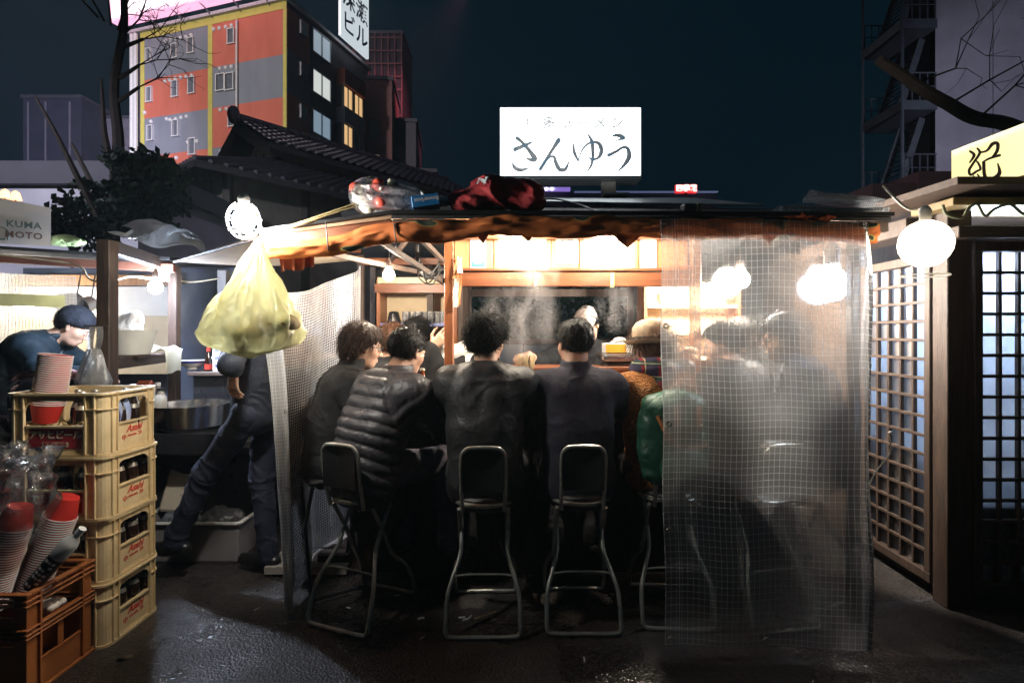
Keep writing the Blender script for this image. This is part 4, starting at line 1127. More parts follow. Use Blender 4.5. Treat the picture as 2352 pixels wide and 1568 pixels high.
# ------------------------------------------------------------------ lit shop sign on the roof
sg = thing('shop_sign', 'white lit sign box with black brush characters standing on the roof', 'sign', (.45, 3.55, 2.28))
def sgp(u, v): return P(u, v, 3.5)
x0, x1 = P(1149, 0, 3.5).x, P(1472, 0, 3.5).x; z0, z1 = P(0, 404, 3.5).z, P(0, 247, 3.5).z
wpart(sg, S().b2(x0, x1, 3.5, 3.64, z0, z1, .004), 'light_box', emit('sign_face', (.90, .97, 1.0), 1.5))
wpart(sg, S().b2(x0 - .003, x1 + .003, 3.485, 3.65, z0 - .024, z0 - .001, .002), 'frame', M_GREYMET)
for u in (1210, 1402): wpart(sg, S().b2(P(u - 16, 0, 3.5).x, P(u + 16, 0, 3.5).x, 3.54, 3.60, 2.25, z0 - .025, .003), 'leg', mat('leg_grey', (.42, .42, .40), .6))
wpart(sg, S().b2(P(1385, 0, 3.5).x, P(1440, 0, 3.5).x, 3.42, 3.64, 2.296, 2.304), 'foot_plate', M_GREYMET)
SK = 1 / 2.852 * .9408   # crop of the sign -> picture
def skp(x, y, d): return P(1100 * .9408 + x * SK, 200 * .9408 + y * SK, 3.5) + Vector((0, -d, 0))
M_BRUSH = emit('backlit_ink', (.25, .50, .75), .030)  # faint blue glow put into the ink for the light behind it
lst = [[(448, 472, 26), (490, 455, 24), (560, 424, 14)], [(462, 392, 22), (500, 425, 20), (548, 480, 24), (585, 535, 34), (560, 545, 22), (525, 532, 6)], [(430, 565, 8), (448, 600, 24), (490, 615, 22), (535, 605, 10)],
       [(752, 408, 30), (705, 480, 20), (625, 608, 22)], [(632, 600, 8), (680, 535, 12), (718, 522, 16), (733, 565, 24), (760, 612, 26), (800, 608, 22), (822, 560, 8)],
       [(853, 435, 10), (862, 495, 20), (888, 550, 12)], [(888, 550, 6), (920, 470, 10), (975, 424, 14), (1030, 430, 22), (1050, 480, 28), (1030, 528, 18), (985, 542, 12), (955, 522, 6)], [(952, 362, 6), (984, 420, 22), (990, 520, 20), (978, 585, 15), (945, 630, 4)],
       [(1128, 380, 10), (1165, 374, 24), (1205, 392, 22), (1175, 404, 10), (1145, 415, 5)], [(1100, 512, 22), (1150, 488, 18), (1200, 458, 16), (1235, 470, 22), (1240, 530, 30), (1200, 590, 18), (1155, 628, 5)]]
for i0, i1 in ((0, 3), (3, 5), (5, 8), (8, 10)):
    s = S(); strokes(s, [[(x, y, w_ * 1.12 + 1.5) for x, y, w_ in q] for q in lst[i0:i1]], lambda x, y, d: skp(x, y, d), .0005, .004); wpart(sg, s, 'letter', M_BRUSH)
text('博多ラーメン', .088, emit('faint_grey', (.80, .84, .88), .15), face_cam(P(1318, 284, 3.496) - sg.location), sg, spacing=1.55, shear=.1, bold=.0022)

# ------------------------------------------------------------------ lamps (each with its own light)
def bulb(name, label, c, r, col, strength, cord_top, cat='light bulb', cord=M_CABLE):
    t = thing(name, label, cat, c)
    prof = [(.0, -r), (r * .5, -r * .87), (r * .87, -r * .5), (r, 0), (r * .87, r * .5), (r * .55, r * .9), (r * .4, r * 1.3)]
    S().lathe(prof, 14).build('glass', emit('glow_%s' % name + str(len(MATS)), col, strength), t)
    S().lathe([(r * .42, r * 1.2), (r * .45, r * 2.2), (r * .25, r * 2.6), (.006, r * 2.9)], 10).build('socket', mat('socket', (.16, .12, .10), .5), t)
    S().tube([Vector((0, 0, r * 2.8)), (Vector(cord_top) - c) * .5 + Vector((.008, 0, r)), Vector(cord_top) - c], .004, 6).build('cord', cord, t)
    return t
WARM = (1., .88, .70); COOL = (.72, .84, 1.0); NEUT = (1., .9, .78)
bulb('light_bulb', 'bare warm bulb hanging under the rafters beside the glass shelf', P(893, 632, 3.25), .036, (1., .86, .68), 300, P(893, 560, 3.25) + Vector((0, 0, .04)))
for x, w in ((.03, 'left'), (.60, 'right')): bulb('light_bulb', 'hot white bulb half hidden by the cloth, %s of the two before the menu panels' % w, Vector((x, 3.02, 1.962)), .032, WARM, 430, (x, 3.02, 2.10))
bulb('light_bulb', 'bulb glowing through the front plastic curtain, nearer the wooden post', P(1700, 642, 3.5), .060, NEUT, 560, P(1700, 560, 3.5))
bulb('light_bulb', 'bulb glowing through the front plastic curtain near its right edge', P(1910, 655, 2.76), .085, COOL, 13, P(1910, 560, 2.76))
def thread_mat():
    m, nt, b = nodes_of('white_thread'); L = nt.links.new; nt.nodes.remove(b)
    d = nt.nodes.new('ShaderNodeBsdfDiffuse'); d.inputs[0].default_value = (.85, .86, .88, 1); t = nt.nodes.new('ShaderNodeBsdfTranslucent'); t.inputs[0].default_value = (.88, .89, .9, 1)
    x = nt.nodes.new('ShaderNodeMixShader'); x.inputs[0].default_value = .6; L(d.outputs[0], x.inputs[1]); L(t.outputs[0], x.inputs[2]); L(x.outputs[0], [n for n in nt.nodes if n.type == 'OUTPUT_MATERIAL'][0].inputs['Surface'])
    return m
M_THREAD = thread_mat()
# ------------------------------------------------------------------ caged lamps at both front corners
def cage_lamp(label, c, r, col, strength, top, ring):
    t = thing('work_lamp', label, 'lamp', c)
    S().ball((0, 0, 0), r, 16, 10).build('glass', emit('lamp_glow%d' % len(MATS), col, strength), t)
    s = S(); R = r * 1.45
    m = M_THREAD
    for k in range(8 if ring else 0):
        a = 2 * math.pi * k / 8
        s.tube([(R * math.sin(th) * math.cos(a) * 1., R * math.sin(th) * math.sin(a), -R * math.cos(th) * 1.15) for th in [.25 + 2.4 * q / 8 for q in range(9)]], .0035, 5)
    for th in ((.35, 1.0, 1.65, 2.3) if ring else (.62,)):
        s.tube([(R * math.sin(th) * math.cos(a), R * math.sin(th) * math.sin(a), -R * math.cos(th) * 1.15) for a in [2 * math.pi * q / 20 for q in range(20)]], .0035, 5, True)
    s.build('cage', m, t)
    S().lathe([(.02, r * .9), (.024, r * .9 + .05), (.016, r * .9 + .065), (.008, r * .9 + .07)], 12).build('socket', mat('socket_white', (.5, .49, .46), .5), t)
    S().tube(catmull([Vector((0, 0, r * .9 + .065)), (Vector(top) - c) * .5 + Vector((.02, 0, .02)), Vector(top) - c], 5), .006, 6).build('cord', M_CABLEW, t)
    return t
cL = P(560, 506, 2.20)
cage_lamp('bright caged work lamp at the left front corner above the yellow bag', cL, .046, (1., .96, .88), 310, LL + Vector((0, .02, -.02)), True)
cR = P(2125, 560, 2.22)
cage_lamp('big glaring round work lamp hanging between the two stalls', cR, .098, (1., .82, .58), 2.2, (cR.x + .02, 2.5, 2.09), False)

# ------------------------------------------------------------------ rolled orange cloth along the eave
def cloth_mat():
    m, nt, b = nodes_of('orange_cloth'); L = nt.links.new
    tc = nt.nodes.new('ShaderNodeTexCoord'); n = nt.nodes.new('ShaderNodeTexNoise'); n.inputs['Scale'].default_value = 5.5; n.inputs['Detail'].default_value = 1.5
    mp = nt.nodes.new('ShaderNodeMapping'); mp.inputs['Scale'].default_value = (1, 1, 2.2); L(tc.outputs['Object'], mp.inputs[0]); L(mp.outputs[0], n.inputs['Vector'])
    r = nt.nodes.new('ShaderNodeValToRGB'); e = r.color_ramp.elements
    r.color_ramp.interpolation = 'CONSTANT'
    e[0].position = 0; e[0].color = (.74, .20, .045, 1); e[1].position = .635; e[1].color = (.50, .42, .12, 1)
    x = e.new(.652); x.color = (.025, .04, .02, 1)
    L(n.outputs['Fac'], r.inputs[0])
    n2 = nt.nodes.new('ShaderNodeTexNoise'); n2.inputs['Scale'].default_value = 18; L(tc.outputs['Object'], n2.inputs['Vector'])
    mx = nt.nodes.new('ShaderNodeMixRGB'); mx.blend_type = 'MULTIPLY'; mx.inputs[0].default_value = .18; L(r.outputs[0], mx.inputs[1]); L(n2.outputs['Fac'], mx.inputs[2])
    L(mx.outputs[0], b.inputs['Base Color']); b.inputs['Roughness'].default_value = .85
    w = nt.nodes.new('ShaderNodeTexNoise'); w.inputs['Scale'].default_value = 300; L(tc.outputs['Object'], w.inputs['Vector'])
    bp = nt.nodes.new('ShaderNodeBump'); bp.inputs['Strength'].default_value = .2; bp.inputs['Distance'].default_value = .004; L(w.outputs['Fac'], bp.inputs['Height']); L(bp.outputs[0], b.inputs['Normal'])
    return m
M_CLOTH = cloth_mat()
bn = thing('cloth_banner', 'orange printed cloth with dark shapes bunched up along the stall eave', 'banner', (.2, 2.33, 1.85))
cl_pts = [P(604, 578, 2.33), P(700, 572, 2.33), P(790, 556, 2.33), P(880, 540, 2.33), P(980, 530, 2.33), P(1080, 526, 2.33), P(1180, 520, 2.33), P(1300, 520, 2.33), P(1420, 522, 2.33), P(1540, 524, 2.33), P(1700, 528, 2.33), P(1900, 532, 2.33), P(2010, 534, 2.33)]
ccs = catmull(cl_pts, 12); ncs = len(ccs)
half = np.interp(np.linspace(0, 1, ncs), [0, .1, .25, .45, 1], [.036, .040, .046, .044, .040])
def roll(u, v):
    i = min(int(u * (ncs - 1) + .5), ncs - 1); c = ccs[i]; a = 2 * math.pi * v
    x = u * 9
    f = .010 * vn1(x * 2.2, math.cos(a) * 1.5, math.sin(a) * 1.5, 3) + .006 * vn1(x * 7, math.cos(a) * 3, math.sin(a) * 3, 4)
    sag = .007 * math.sin(u * 31)
    fold = .010 * abs(math.sin(a * 2.5 + x * 1.1 + 2 * vn1(x, 0, 0, 8)))
    return c + Vector((0, -(.026 + f + fold * .5) * math.cos(a) - .006, (half[i] + f) * math.sin(a) + sag))
s = S().sheet(roll, ncs - 1, 26); wpart(bn, s, 'cloth_roll', M_CLOTH, recalc=False)
for u, w, dp in ((1108, 34, .036), (1212, 40, .026), (1440, 80, .055), (1762, 54, .05), (1560, 40, .03)):
    s = S(); a, b, c = P(u - w / 2, 541, 2.335), P(u + w / 2, 541, 2.335), P(u + 2, 541, 2.33) - Vector((0, 0, dp))
    a.z -= .002; b.z -= .002
    def tri(x, y): 
        p = a.lerp(b, x).lerp(c, y); return p + Vector((0, .006 * math.sin(x * 5) * (1 - y), .012 * (1 - y)))
    s.sheet(tri, 6, 5); s.sheet(lambda x, y: tri(x, y) + Vector((0, .003, 0)), 6, 5); wpart(bn, s, 'corner_point', M_CLOTH)
def drape(u, v):
    p = P(640 + 80 * u, 585 + 38 * v * (1 - .25 * u), 2.36); return p + Vector((.004 * math.sin(u * 20), .02 * math.sin(u * 22 + v) + .012 * v, .006 * math.sin(u * 9)))
s = S().sheet(drape, 26, 8); s.sheet(lambda u, v: drape(u, v) + Vector((0, .004, 0)), 26, 8); wpart(bn, s, 'hanging_end', mat('cloth_red', (.45, .12, .06), .85, ns=12))
for u in (748, 905): wpart(bn, S().tube(catmull([P(u, 510, 2.30), P(u + 3, 540, 2.285), P(u + 6, 575 - (u - 748) * .12, 2.30), P(u + 4, 565, 2.37), P(u, 510, 2.36)], 4), .003, 5), 'tie_cord', M_CABLE)

# ------------------------------------------------------------------ mesh-reinforced plastic curtains
M_SHEET = plastic('mesh_sheet', (.80, .82, .84), alpha=.95, rough=.16, brough=.30, transl=.7, diff=(.2, .2, .21), ns=7, bump=.12, bs=26, blur=.32, gloss=.04, vary=.05)
M_SHEET2 = plastic('mesh_sheet_milky', (.80, .82, .84), alpha=.50, rough=.2, transl=.75, ns=6, bump=.12, bs=26, blur=.25, gloss=.10, vary=.25)

M_GROM = mat('grommet', (.45, .44, .42), .3, metal=1.)
def curtain(root, fn, nu, nv, gu, gv, msheet, th=.0011, hem=True, hv=True):
    wpart(root, S().sheet(fn, nu, nv), 'plastic_sheet', msheet, recalc=False)
    def nrm(u, v):
        e = .004; a = Vector(fn(min(u + e, 1), v)) - Vector(fn(max(u - e, 0), v)); b = Vector(fn(u, min(v + e, 1))) - Vector(fn(u, max(v - e, 0)))
        n = a.cross(b); return n.normalized() if n.length > 1e-12 else Vector((0, -1, 0))
    V = []; Q = []
    def line(f, n, w):
        nonlocal V, Q
        o = len(V)
        for i in range(n + 1):
            t = i / n; u, v, du, dv = f(t); p = Vector(fn(u, v)); n0 = nrm(u, v)
            tv = (Vector(fn(min(u + dv * .002, 1), min(v + du * .002, 1))) - p)
            sd = tv.normalized() if tv.length > 1e-9 else Vector((1, 0, 0))
            for a, b in ((-1, -.6), (1, -.6), (1, .6), (-1, .6)): V.append(tuple(p + sd * w * a + n0 * w * b))
        for i in range(n):
            for k in range(4):
                l = (k + 1) % 4; Q.append((o + i * 4 + k, o + i * 4 + l, o + i * 4 + 4 + l, o + i * 4 + 4 + k))
    for i in range(gu + 1):
        u = min(i / gu, .997); line(lambda t: (u, min(t, .998), 0, 1), nv, th)
    for j in range(gv + 1):
        v = min(j / gv, .997); line(lambda t: (min(t, .998), v, 1, 0), nu, th)
    if hv:
        for u in (.0, .055): line(lambda t: (u, min(t, .998), 0, 1), nv, th * 1.6)
    np_obj('thread_grid', np.array(V), np.array(Q), M_THREAD, root, off=np.array(root.location), smooth=False, kind='stuff')
fcx = thing('plastic_curtain', 'clear mesh-reinforced plastic curtain hanging in front of the right hand guests', 'curtain', (1.1, 2.33, 0))
def front(u, v):
    z = 1.884 - v * 1.822
    if u < .80:
        q = u / .80; x = .632 + q * .882 + .030 * v * (1 - q); y = 2.268
        w = .006 * math.sin(q * 9 + v * 2) + .012 * vn1(q * 3.2, v * 2.4, 1, 5) + .02 * v * math.sin(q * 4 + 1) * (1 - v * .4)
        if q > .85: w += -(q - .85) * .12 * min(1, v * 3)
        return Vector((x + .004 * math.sin(v * 17), y + w, z - .012 * q * (1 - v) + .004 * math.sin(q * 14)))
    q = (u - .80) / .20; fl = 1 - max(0, (v - .28) / .72) ** .8
    x = 1.514 + q * (.30 * fl + .03) + .012 * math.sin(v * 9 + q * 3); y = 2.268 + q * (.46 * fl + .06) + .014 * vn1(q * 2, v * 5, 0, 6)
    w0 = -.018 * min(1, v * 3) * (1 - q) + .02 * v * math.sin(5)* (1 - v * .4) * (1 - q)
    return Vector((x + .004 * math.sin(v * 17), y + w0, z - .012 - .20 * q * (1 - v) + .02 * q))
curtain(fcx, front, 60, 70, 46, 64, M_SHEET, th=.0009)
def ring(root, c, r=.010, ax='y'):
    s = S(); s.tube([c + Vector((r * math.cos(a), -.003, r * math.sin(a))) for a in [2 * math.pi * k / 14 for k in range(14)]], .0032, 6, True); wpart(root, s, 'grommet', M_GROM)
for u, v in ((.012, .008), (.40, .008), (.79, .008), (.02, .128 * 1.95), (.02, .48), (.02, .73), (.02, .985), (.40, .985)): ring(fcx, Vector(front(u, v)))
sc = thing('net_curtain', 'white mesh plastic sheet swagged along the left side of the stall', 'curtain', (-1.2, 3.0, 0))
def side_c(u, v):
    # u: from the front hem to the rear, v: down
    y = 2.50 + u * 1.46; zt = 1.70 + .20 * u - .30 * math.sin(math.pi * min(1, u * 1.15)) * (1 - u * .5) * .6; zb = .04 + .06 * u
    z = zt + (zb - zt) * v
    x = -1.10 - .11 * math.sin(math.pi * min(1, u * 1.3)) - .04 * math.sin(u * 6) * (1 - v) + .035 * math.sin(u * 17 + v * 2.5) * (.3 + v * .5) - .02 * u + .02 * vn1(u * 5, v * 3, 0, 7)
    if u < .12: x += (.12 - u) * .9 * (v ** 1.0) * -.1; 
    return Vector((x + .06 * v * (1 - u), y + .05 * v * (1 - u) + .16 * math.sin(v * 2.6) * (u - .5) * .3, z))
curtain(sc, side_c, 56, 50, 84, 100, M_SHEET2, th=.0007)
def hemf(u, v):
    p = side_c(.0, v); return p + Vector((-.13 * u * (1 - .55 * v) + .012 * math.sin(u * 7 + v * 3), -.02 * math.sin(u * 5) + .05 * u, -.02 * u))
fc2 = thing('net_curtain', 'narrow front fold of the white mesh sheet reaching to the ground beside the walking person', 'curtain', (-1.2, 2.5, 0))
curtain(fc2, hemf, 8, 44, 9, 100, M_SHEET2, th=.0007)
for v in (.4, .62, .98): ring(fc2, Vector(hemf(.08, v)), .007)

# ------------------------------------------------------------------ right hand stall with the lattice doors
rs = thing('lattice_stall', 'neighbouring stall with dark timber frame and back-lit lattice doors', 'stall', (2.6, 3.0, 0))
M_PANE2 = plastic('frosted_pane', (.60, .68, .82), alpha=.08, diff=(.05, .065, .10), rough=.3, transl=.95, ns=5, bump=.3, bs=9, gloss=.25, vary=.25)
def lattice(p0, p1, z0, z1, nx, nz_, tb=.017):
    """lattice door between ground points p0, p1; its bars and panes are single pieces"""
    p0 = Vector(p0); p1 = Vector(p1); d = p1 - p0; Lh = d.length; d.normalize(); n = Vector((d.y, -d.x, 0))
    fr = S(); up = Vector((0, 0, 1))
    for z in (z0, z1): fr.bar(p0 + up * z, p1 + up * z, .045, .05, .003)
    for p in (p0 + d * .022, p1 - d * .022): fr.bar(p + up * (z0 + .026), p + up * (z1 - .026), .044, .045, .003, up=n)
    door = wpart(rs, fr, 'lattice_door', M_WOODD)
    xs = [.044 + (Lh - .088) * i / nx for i in range(nx + 1)]; zs = [z0 + .026 + (z1 - z0 - .052) * j / nz_ for j in range(nz_ + 1)]
    for x in xs[1:-1]:
        p = p0 + d * x; wpart_child(door, S().bar(p + up * (z0 + .028), p + up * (z1 - .028), tb, .022, .002, up=n), 'lattice_bar', M_WOODD)
    for z in zs[1:-1]: wpart_child(door, S().bar(p0 + d * .046 + up * z + n * .004, p1 - d * .046 + up * z + n * .004, .018, tb, .002), 'lattice_bar', M_WOODD)
    for i in range(nx):
        for j in range(nz_):
            a = p0 + d * (xs[i] + .002) - n * .014; b = p0 + d * (xs[i + 1] - .002) - n * .014
            s = S(); s.add([a + up * (zs[j] + .002), b + up * (zs[j] + .002), b + up * (zs[j + 1] - .002), a + up * (zs[j + 1] - .002)], [(0, 1, 2, 3)])
            wpart_child(door, s, 'pane', M_PANE2)
    return door
def wpart_child(door, s, name, m): return s.build(name, m, door)
# the doors carry world offsets: put their origin at the stall's
lattice((2.26, 3.42, 0), (2.235, 2.82, 0), .10, 1.80, 5, 16)
lattice((2.345, 2.72, 0), (3.02, 2.72, 0), .10, 1.84, 6, 16)
for x0, x1, y0, y1 in ((2.21, 2.335, 2.70, 2.80), (2.22, 2.29, 3.43, 3.50), (3.03, 3.12, 2.69, 2.78)): wpart(rs, S().b2(x0, x1, y0, y1, 0, 2.02, .004), 'post', M_WOODD)
wpart(rs, S().b2(2.20, 3.3, 2.62, 2.80, 1.87, 1.93, .004), 'lintel', M_WOODDX); wpart(rs, S().b2(2.14, 3.3, 2.58, 2.86, 2.021, 2.06, .004), 'eave_beam', mat('eave_sign_glow', (.30, .22, .08), .55, col2=(.2, .14, .06), ns=5))  # yellow of the beam is the sign's light put into its colour
wpart(rs, S().b2(2.12, 2.30, 2.862, 3.9, 1.93, 2.02, .004), 'side_beam', M_WOODD)
wpart(rs, plate([(2.05, 2.45, 2.12), (3.5, 2.45, 2.12), (3.5, 4.3, 2.16), (2.05, 4.3, 2.16)], .035), 'roof', M_WOODDX)
wpart(rs, S().b2(2.22, 2.29, 3.50, 4.2, 0, 2.0), 'side_wall', M_WOODD); wpart(rs, S().b2(2.3, 3.5, 4.2, 4.25, 0, 2.1), 'rear_wall', M_WOODD)
wpart(rs, S().b2(2.345, 3.02, 2.715, 2.74, .0, .07), 'kick_board', M_WOODD)
wpart(rs, S().b2(2.36, 3.02, 2.755, 2.775, .0, .66), 'back_board', M_WOODD)  # unseen board added to keep light off the lower front panes
wpart(rs, S().b2(2.30, 2.32, 2.83, 3.42, .0, .80), 'back_board', M_WOODD)  # unseen board added to darken the lower panes of the side door
lp = thing('tube_lamp', 'cool tube lamp shining behind the upper panes of the lattice doors', 'lamp', (2.75, 2.93, 1.90))
S().tube([(-.38, 0, 0), (.45, 0, 0)], .018, 8).build('tube', emit('tube_cool', (.62, .78, 1.), 130), lp); S().b2(-.42, .49, -.03, .03, .021, .05).build('fitting', M_WHITEP, lp)
ks = thing('stall_sign', 'yellow lit sign with one dark brush character on the neighbouring roof', 'sign', (2.5, 2.6, 2.16))
ya, yb = Vector((2.464, 2.985, 0)), Vector((2.505, 2.30, 0))
s = S(); dd = (yb - ya).normalized(); nn_ = Vector((1, 0, 0))
s.add([ya + Vector((0, 0, 2.165)), yb + Vector((0, 0, 2.165)), yb + Vector((0, 0, 2.42)), ya + Vector((0, 0, 2.42))] + [p + Vector((.13, .0, 0)) for p in (ya + Vector((0, 0, 2.165)), yb + Vector((0, 0, 2.165)), yb + Vector((0, 0, 2.42)), ya + Vector((0, 0, 2.42)))],
      [(0, 1, 2, 3), (7, 6, 5, 4), (0, 4, 5, 1), (1, 5, 6, 2), (2, 6, 7, 3), (3, 7, 4, 0)])
wpart(ks, s, 'light_box', emit('sign_yellow', (1., .84, .36), .42))
s = S(); s.bar(ya + Vector((.07, .01, 2.158)), yb + Vector((.07, -.01, 2.158)), .17, .012); wpart(ks, s, 'frame', mat('brass_frame', (.45, .33, .08), .4))
def kcp(x, y, d):
    u = 2000 * .9408 + x * .336; v = y * .336; k = (u - 1176) / K
    # meet the slanting face
    f = (k * ya.y - ya.x) / ((yb.x - ya.x) - k * (yb.y - ya.y)); p = ya.lerp(yb, f)
    return Vector((p.x - d, p.y, 1.4 - (v - 765) * p.y / K))
s = S(); strokes(s, [[(1035, 1035, 14), (1062, 1062, 18), (1032, 1112, 8)], [(1085, 1015, 12), (1100, 1048, 16), (1055, 1118, 14), (1028, 1165, 16), (1040, 1196, 16), (1078, 1172, 14), (1105, 1155, 14), (1088, 1112, 12), (1066, 1096, 6)], [(1024, 1212, 8), (1034, 1250, 12)], [(1058, 1204, 8), (1076, 1246, 12)], [(1084, 1192, 8), (1106, 1220, 12)],
                     [(1108, 1042, 14), (1150, 1030, 14), (1188, 985, 22), (1222, 982, 22), (1220, 1030, 20), (1188, 1078, 16)], [(1120, 1110, 8), (1165, 1085, 14), (1236, 1062, 18)], [(1128, 1112, 20), (1132, 1190, 22), (1152, 1226, 24), (1205, 1215, 26), (1236, 1180, 24), (1224, 1118, 6)]], kcp, .0008, .004)
wpart(ks, s, 'lettering', mat('ink_brown', (.06, .025, .012), .6))
rpn = thing('rope', 'loose greenish rope lying in loops along the neighbouring eave', 'rope', (2.6, 2.56, 2.0))
s = S(); s.tube(catmull([P(2165, 470, 2.55), P(2175, 492, 2.55), P(2210, 500, 2.55), P(2225, 478, 2.55), P(2245, 470, 2.55), P(2262, 496, 2.55), P(2285, 480, 2.55), P(2320, 470, 2.55), P(2352, 492, 2.55), P(2400, 500, 2.56)], 6), .007, 6); wpart(rpn, s, 'strand', mat('rope_green', (.16, .17, .09), .8))
hk = thing('door_cable', 'thin cable hanging from a bright hook on the lattice door', 'cable', P(2043, 995, 2.75))
s = S(); s.tube(catmull([P(2043, 995, 2.72), P(2044, 1040, 2.70), P(2010, 1085, 2.66), P(1990, 1130, 2.62)], 6), .004, 5); wpart(hk, s, 'cord', M_CABLEW); wpart(hk, S().ball(P(2044, 994, 2.72), .010, 8, 6), 'hook', M_CHROME)

# ------------------------------------------------------------------ left hand stall
ls = thing('open_stall', 'neighbouring stall with dark post frame, steaming kitchen and mesh sheet', 'stall', (-2.8, 3.6, 0))
pA = Vector((-2.203, 2.9, 0)); pB = Vector((-2.41, 3.8, 0))
def vpost(p, w, z0, z1, m=M_WOODD): wpart(ls, S().b2(p.x - w / 2, p.x + w / 2, p.y - w / 2, p.y + w / 2, z0, z1, .004), 'post', m)
vpost(pA, .072, 0, 1.905); vpost(pB, .06, 0, 1.88); vpost(Vector((-2.30, 4.25, 0)), .07, 0, 1.9, mat('post_grey', (.16, .15, .15), .7)); vpost(Vector((-3.9, 2.95, 0)), .07, 0, 1.9)
wpart(ls, S().bar(pA + Vector((-.0, .037, 1.87)), pB + Vector((0, -.031, 1.87)), .06, .07, .003), 'top_rail', M_WOODDX)
wpart(ls, S().bar(pA + Vector((0, .037, 1.235)), pB + Vector((0, -.031, 1.235)), .07, .065, .003), 'mid_rail', M_WOODDX)
wpart(ls, S().bar((-4.3, 3.02, 1.90), (-2.25, 3.55, 1.83), .05, .05), 'front_beam', mat('wood_red_dim', (.16, .06, .035), .6))
wpart(ls, plate([(-4.4, 2.95, 1.985), (-2.25, 3.5, 1.90), (-2.35, 4.9, 2.02), (-4.4, 4.9, 2.06)], .02), 'roof', M_DARKROOF)
wpart(ls, S().b2(-4.5, -2.2, 4.9, 4.95, 0, 2.0), 'rear_wall', mat('wall_bluish', (.16, .19, .27), .7, ns=3)); wpart(ls, S().b2(-4.3, -2.95, 4.6, 4.63, 1.55, 1.80), 'back_panel', M_WHITEP); wpart(ls, S().b2(-4.3, -2.85, 4.58, 4.6, 1.81, 1.90), 'back_board', M_PLY); wpart(ls, S().b2(-4.3, -2.95, 4.57, 4.6, 1.05, 1.548), 'back_board', M_CREAM)
wpart(ls, S().b2(-4.3, -2.30, 3.30, 3.75, .86, .90, .006), 'counter_top', M_STEEL); wpart(ls, S().b2(-4.3, -2.32, 3.34, 3.38, .05, .858), 'counter_front', M_WOODDX)
wpart(ls, S().b2(-2.27, -1.60, 3.72, 4.3, 1.10, 1.13, .005), 'side_shelf', mat('shelf_dim', (.14, .10, .08), .5)); wpart(ls, S().b2(-2.25, -1.62, 3.76, 4.28, .05, 1.098), 'side_cabinet', mat('cabinet_dark', (.03, .03, .035), .3, ns=3))
wpart(ls, S().b2(-2.36, -1.66, 3.45, 3.70, .62, .66, .005), 'low_shelf', mat('cabinet_dark', (.03, .03, .035), .3)); wpart(ls, S().b2(-2.34, -1.68, 3.48, 3.68, .05, .618), 'low_cabinet', mat('cabinet_dark', (.03, .03, .035), .3))
bulb('light_bulb', 'cool white bulb hanging in the left stall beside the inner post', P(357, 660, 3.45), .042, (.70, .80, 1.0), 420, P(357, 618, 3.45))
bulb('light_bulb', 'hidden bulb behind the mesh sheet of the left stall', P(45, 700, 4.3), .04, (1., .93, .84), 170, P(45, 640, 4.3))
msh = thing('plastic_curtain', 'pale mesh plastic sheet with a yellow strip at the far left stall', 'curtain', (-3.6, 3.1, 0))
def lsheet(u, v):
    x = -4.3 + u * 1.06; y = 3.86 + u * .1 + .014 * vn1(u * 4, v * 3, 0, 12); zt = 1.86 - .04 * u; return Vector((x, y, zt + (.92 - zt) * v))
curtain(msh, lsheet, 20, 14, 46, 34, plastic('mesh_sheet_warm', (.82, .78, .68), alpha=.30, rough=.2, transl=.8, ns=6, bump=.1, bs=20, blur=.3, gloss=.1, vary=.3), th=.0011, hv=False)
s = S(); s.sheet(lambda u, v: lsheet(u * .93, .16 + v * .10) + Vector((0, -.006, 0)), 14, 2); wpart(msh, s, 'yellow_strip', mat('tape_yellow', (.80, .72, .30), .5))
ksn = thing('board_sign', 'weathered sign board with hand painted letters on the left stall roof', 'sign', P(50, 560, 3.35))
s = S()
def kb(u, v, d): return P(u, v, 3.0 + (u + 60) * .0011 + d)
s.add([kb(-60, 557, 0), kb(117, 565, 0), kb(117, 478, 0), kb(-60, 442, 0)] + [kb(-60, 557, .12), kb(117, 565, .12), kb(117, 478, .12), kb(-60, 442, .12)], [(0, 1, 2, 3), (7, 6, 5, 4), (0, 4, 5, 1), (1, 5, 6, 2), (2, 6, 7, 3), (3, 7, 4, 0)])
wpart(ksn, s, 'board', mat('board_worn', (.42, .36, .29), .7, col2=(.28, .27, .27), ns=3))
inkg = mat('ink_green', (.06, .10, .085), .6)
dK = (kb(117, 520, 0) - kb(0, 520, 0)); rzK = math.atan2(dK.y, dK.x)
for ln, v in (('KUMA', 517), ('MOTO', 541)): text(ln, .052, inkg if ln == 'KUMA' else mat('ink_brownish', (.10, .06, .05), .6), face_cam(kb(55, v, -.006) - ksn.location, rzK), ksn, bold=.0014, spacing=1.1)
s = S(); s.tube(catmull([kb(-20, 520, -.004), kb(8, 523, -.004), kb(20, 535, -.004), kb(18, 552, -.004)], 5), .003, 5); s.bar(kb(-20, 548, -.003), kb(12, 550, -.003), .002, .012); wpart(ksn, s, 'drawing', inkg)
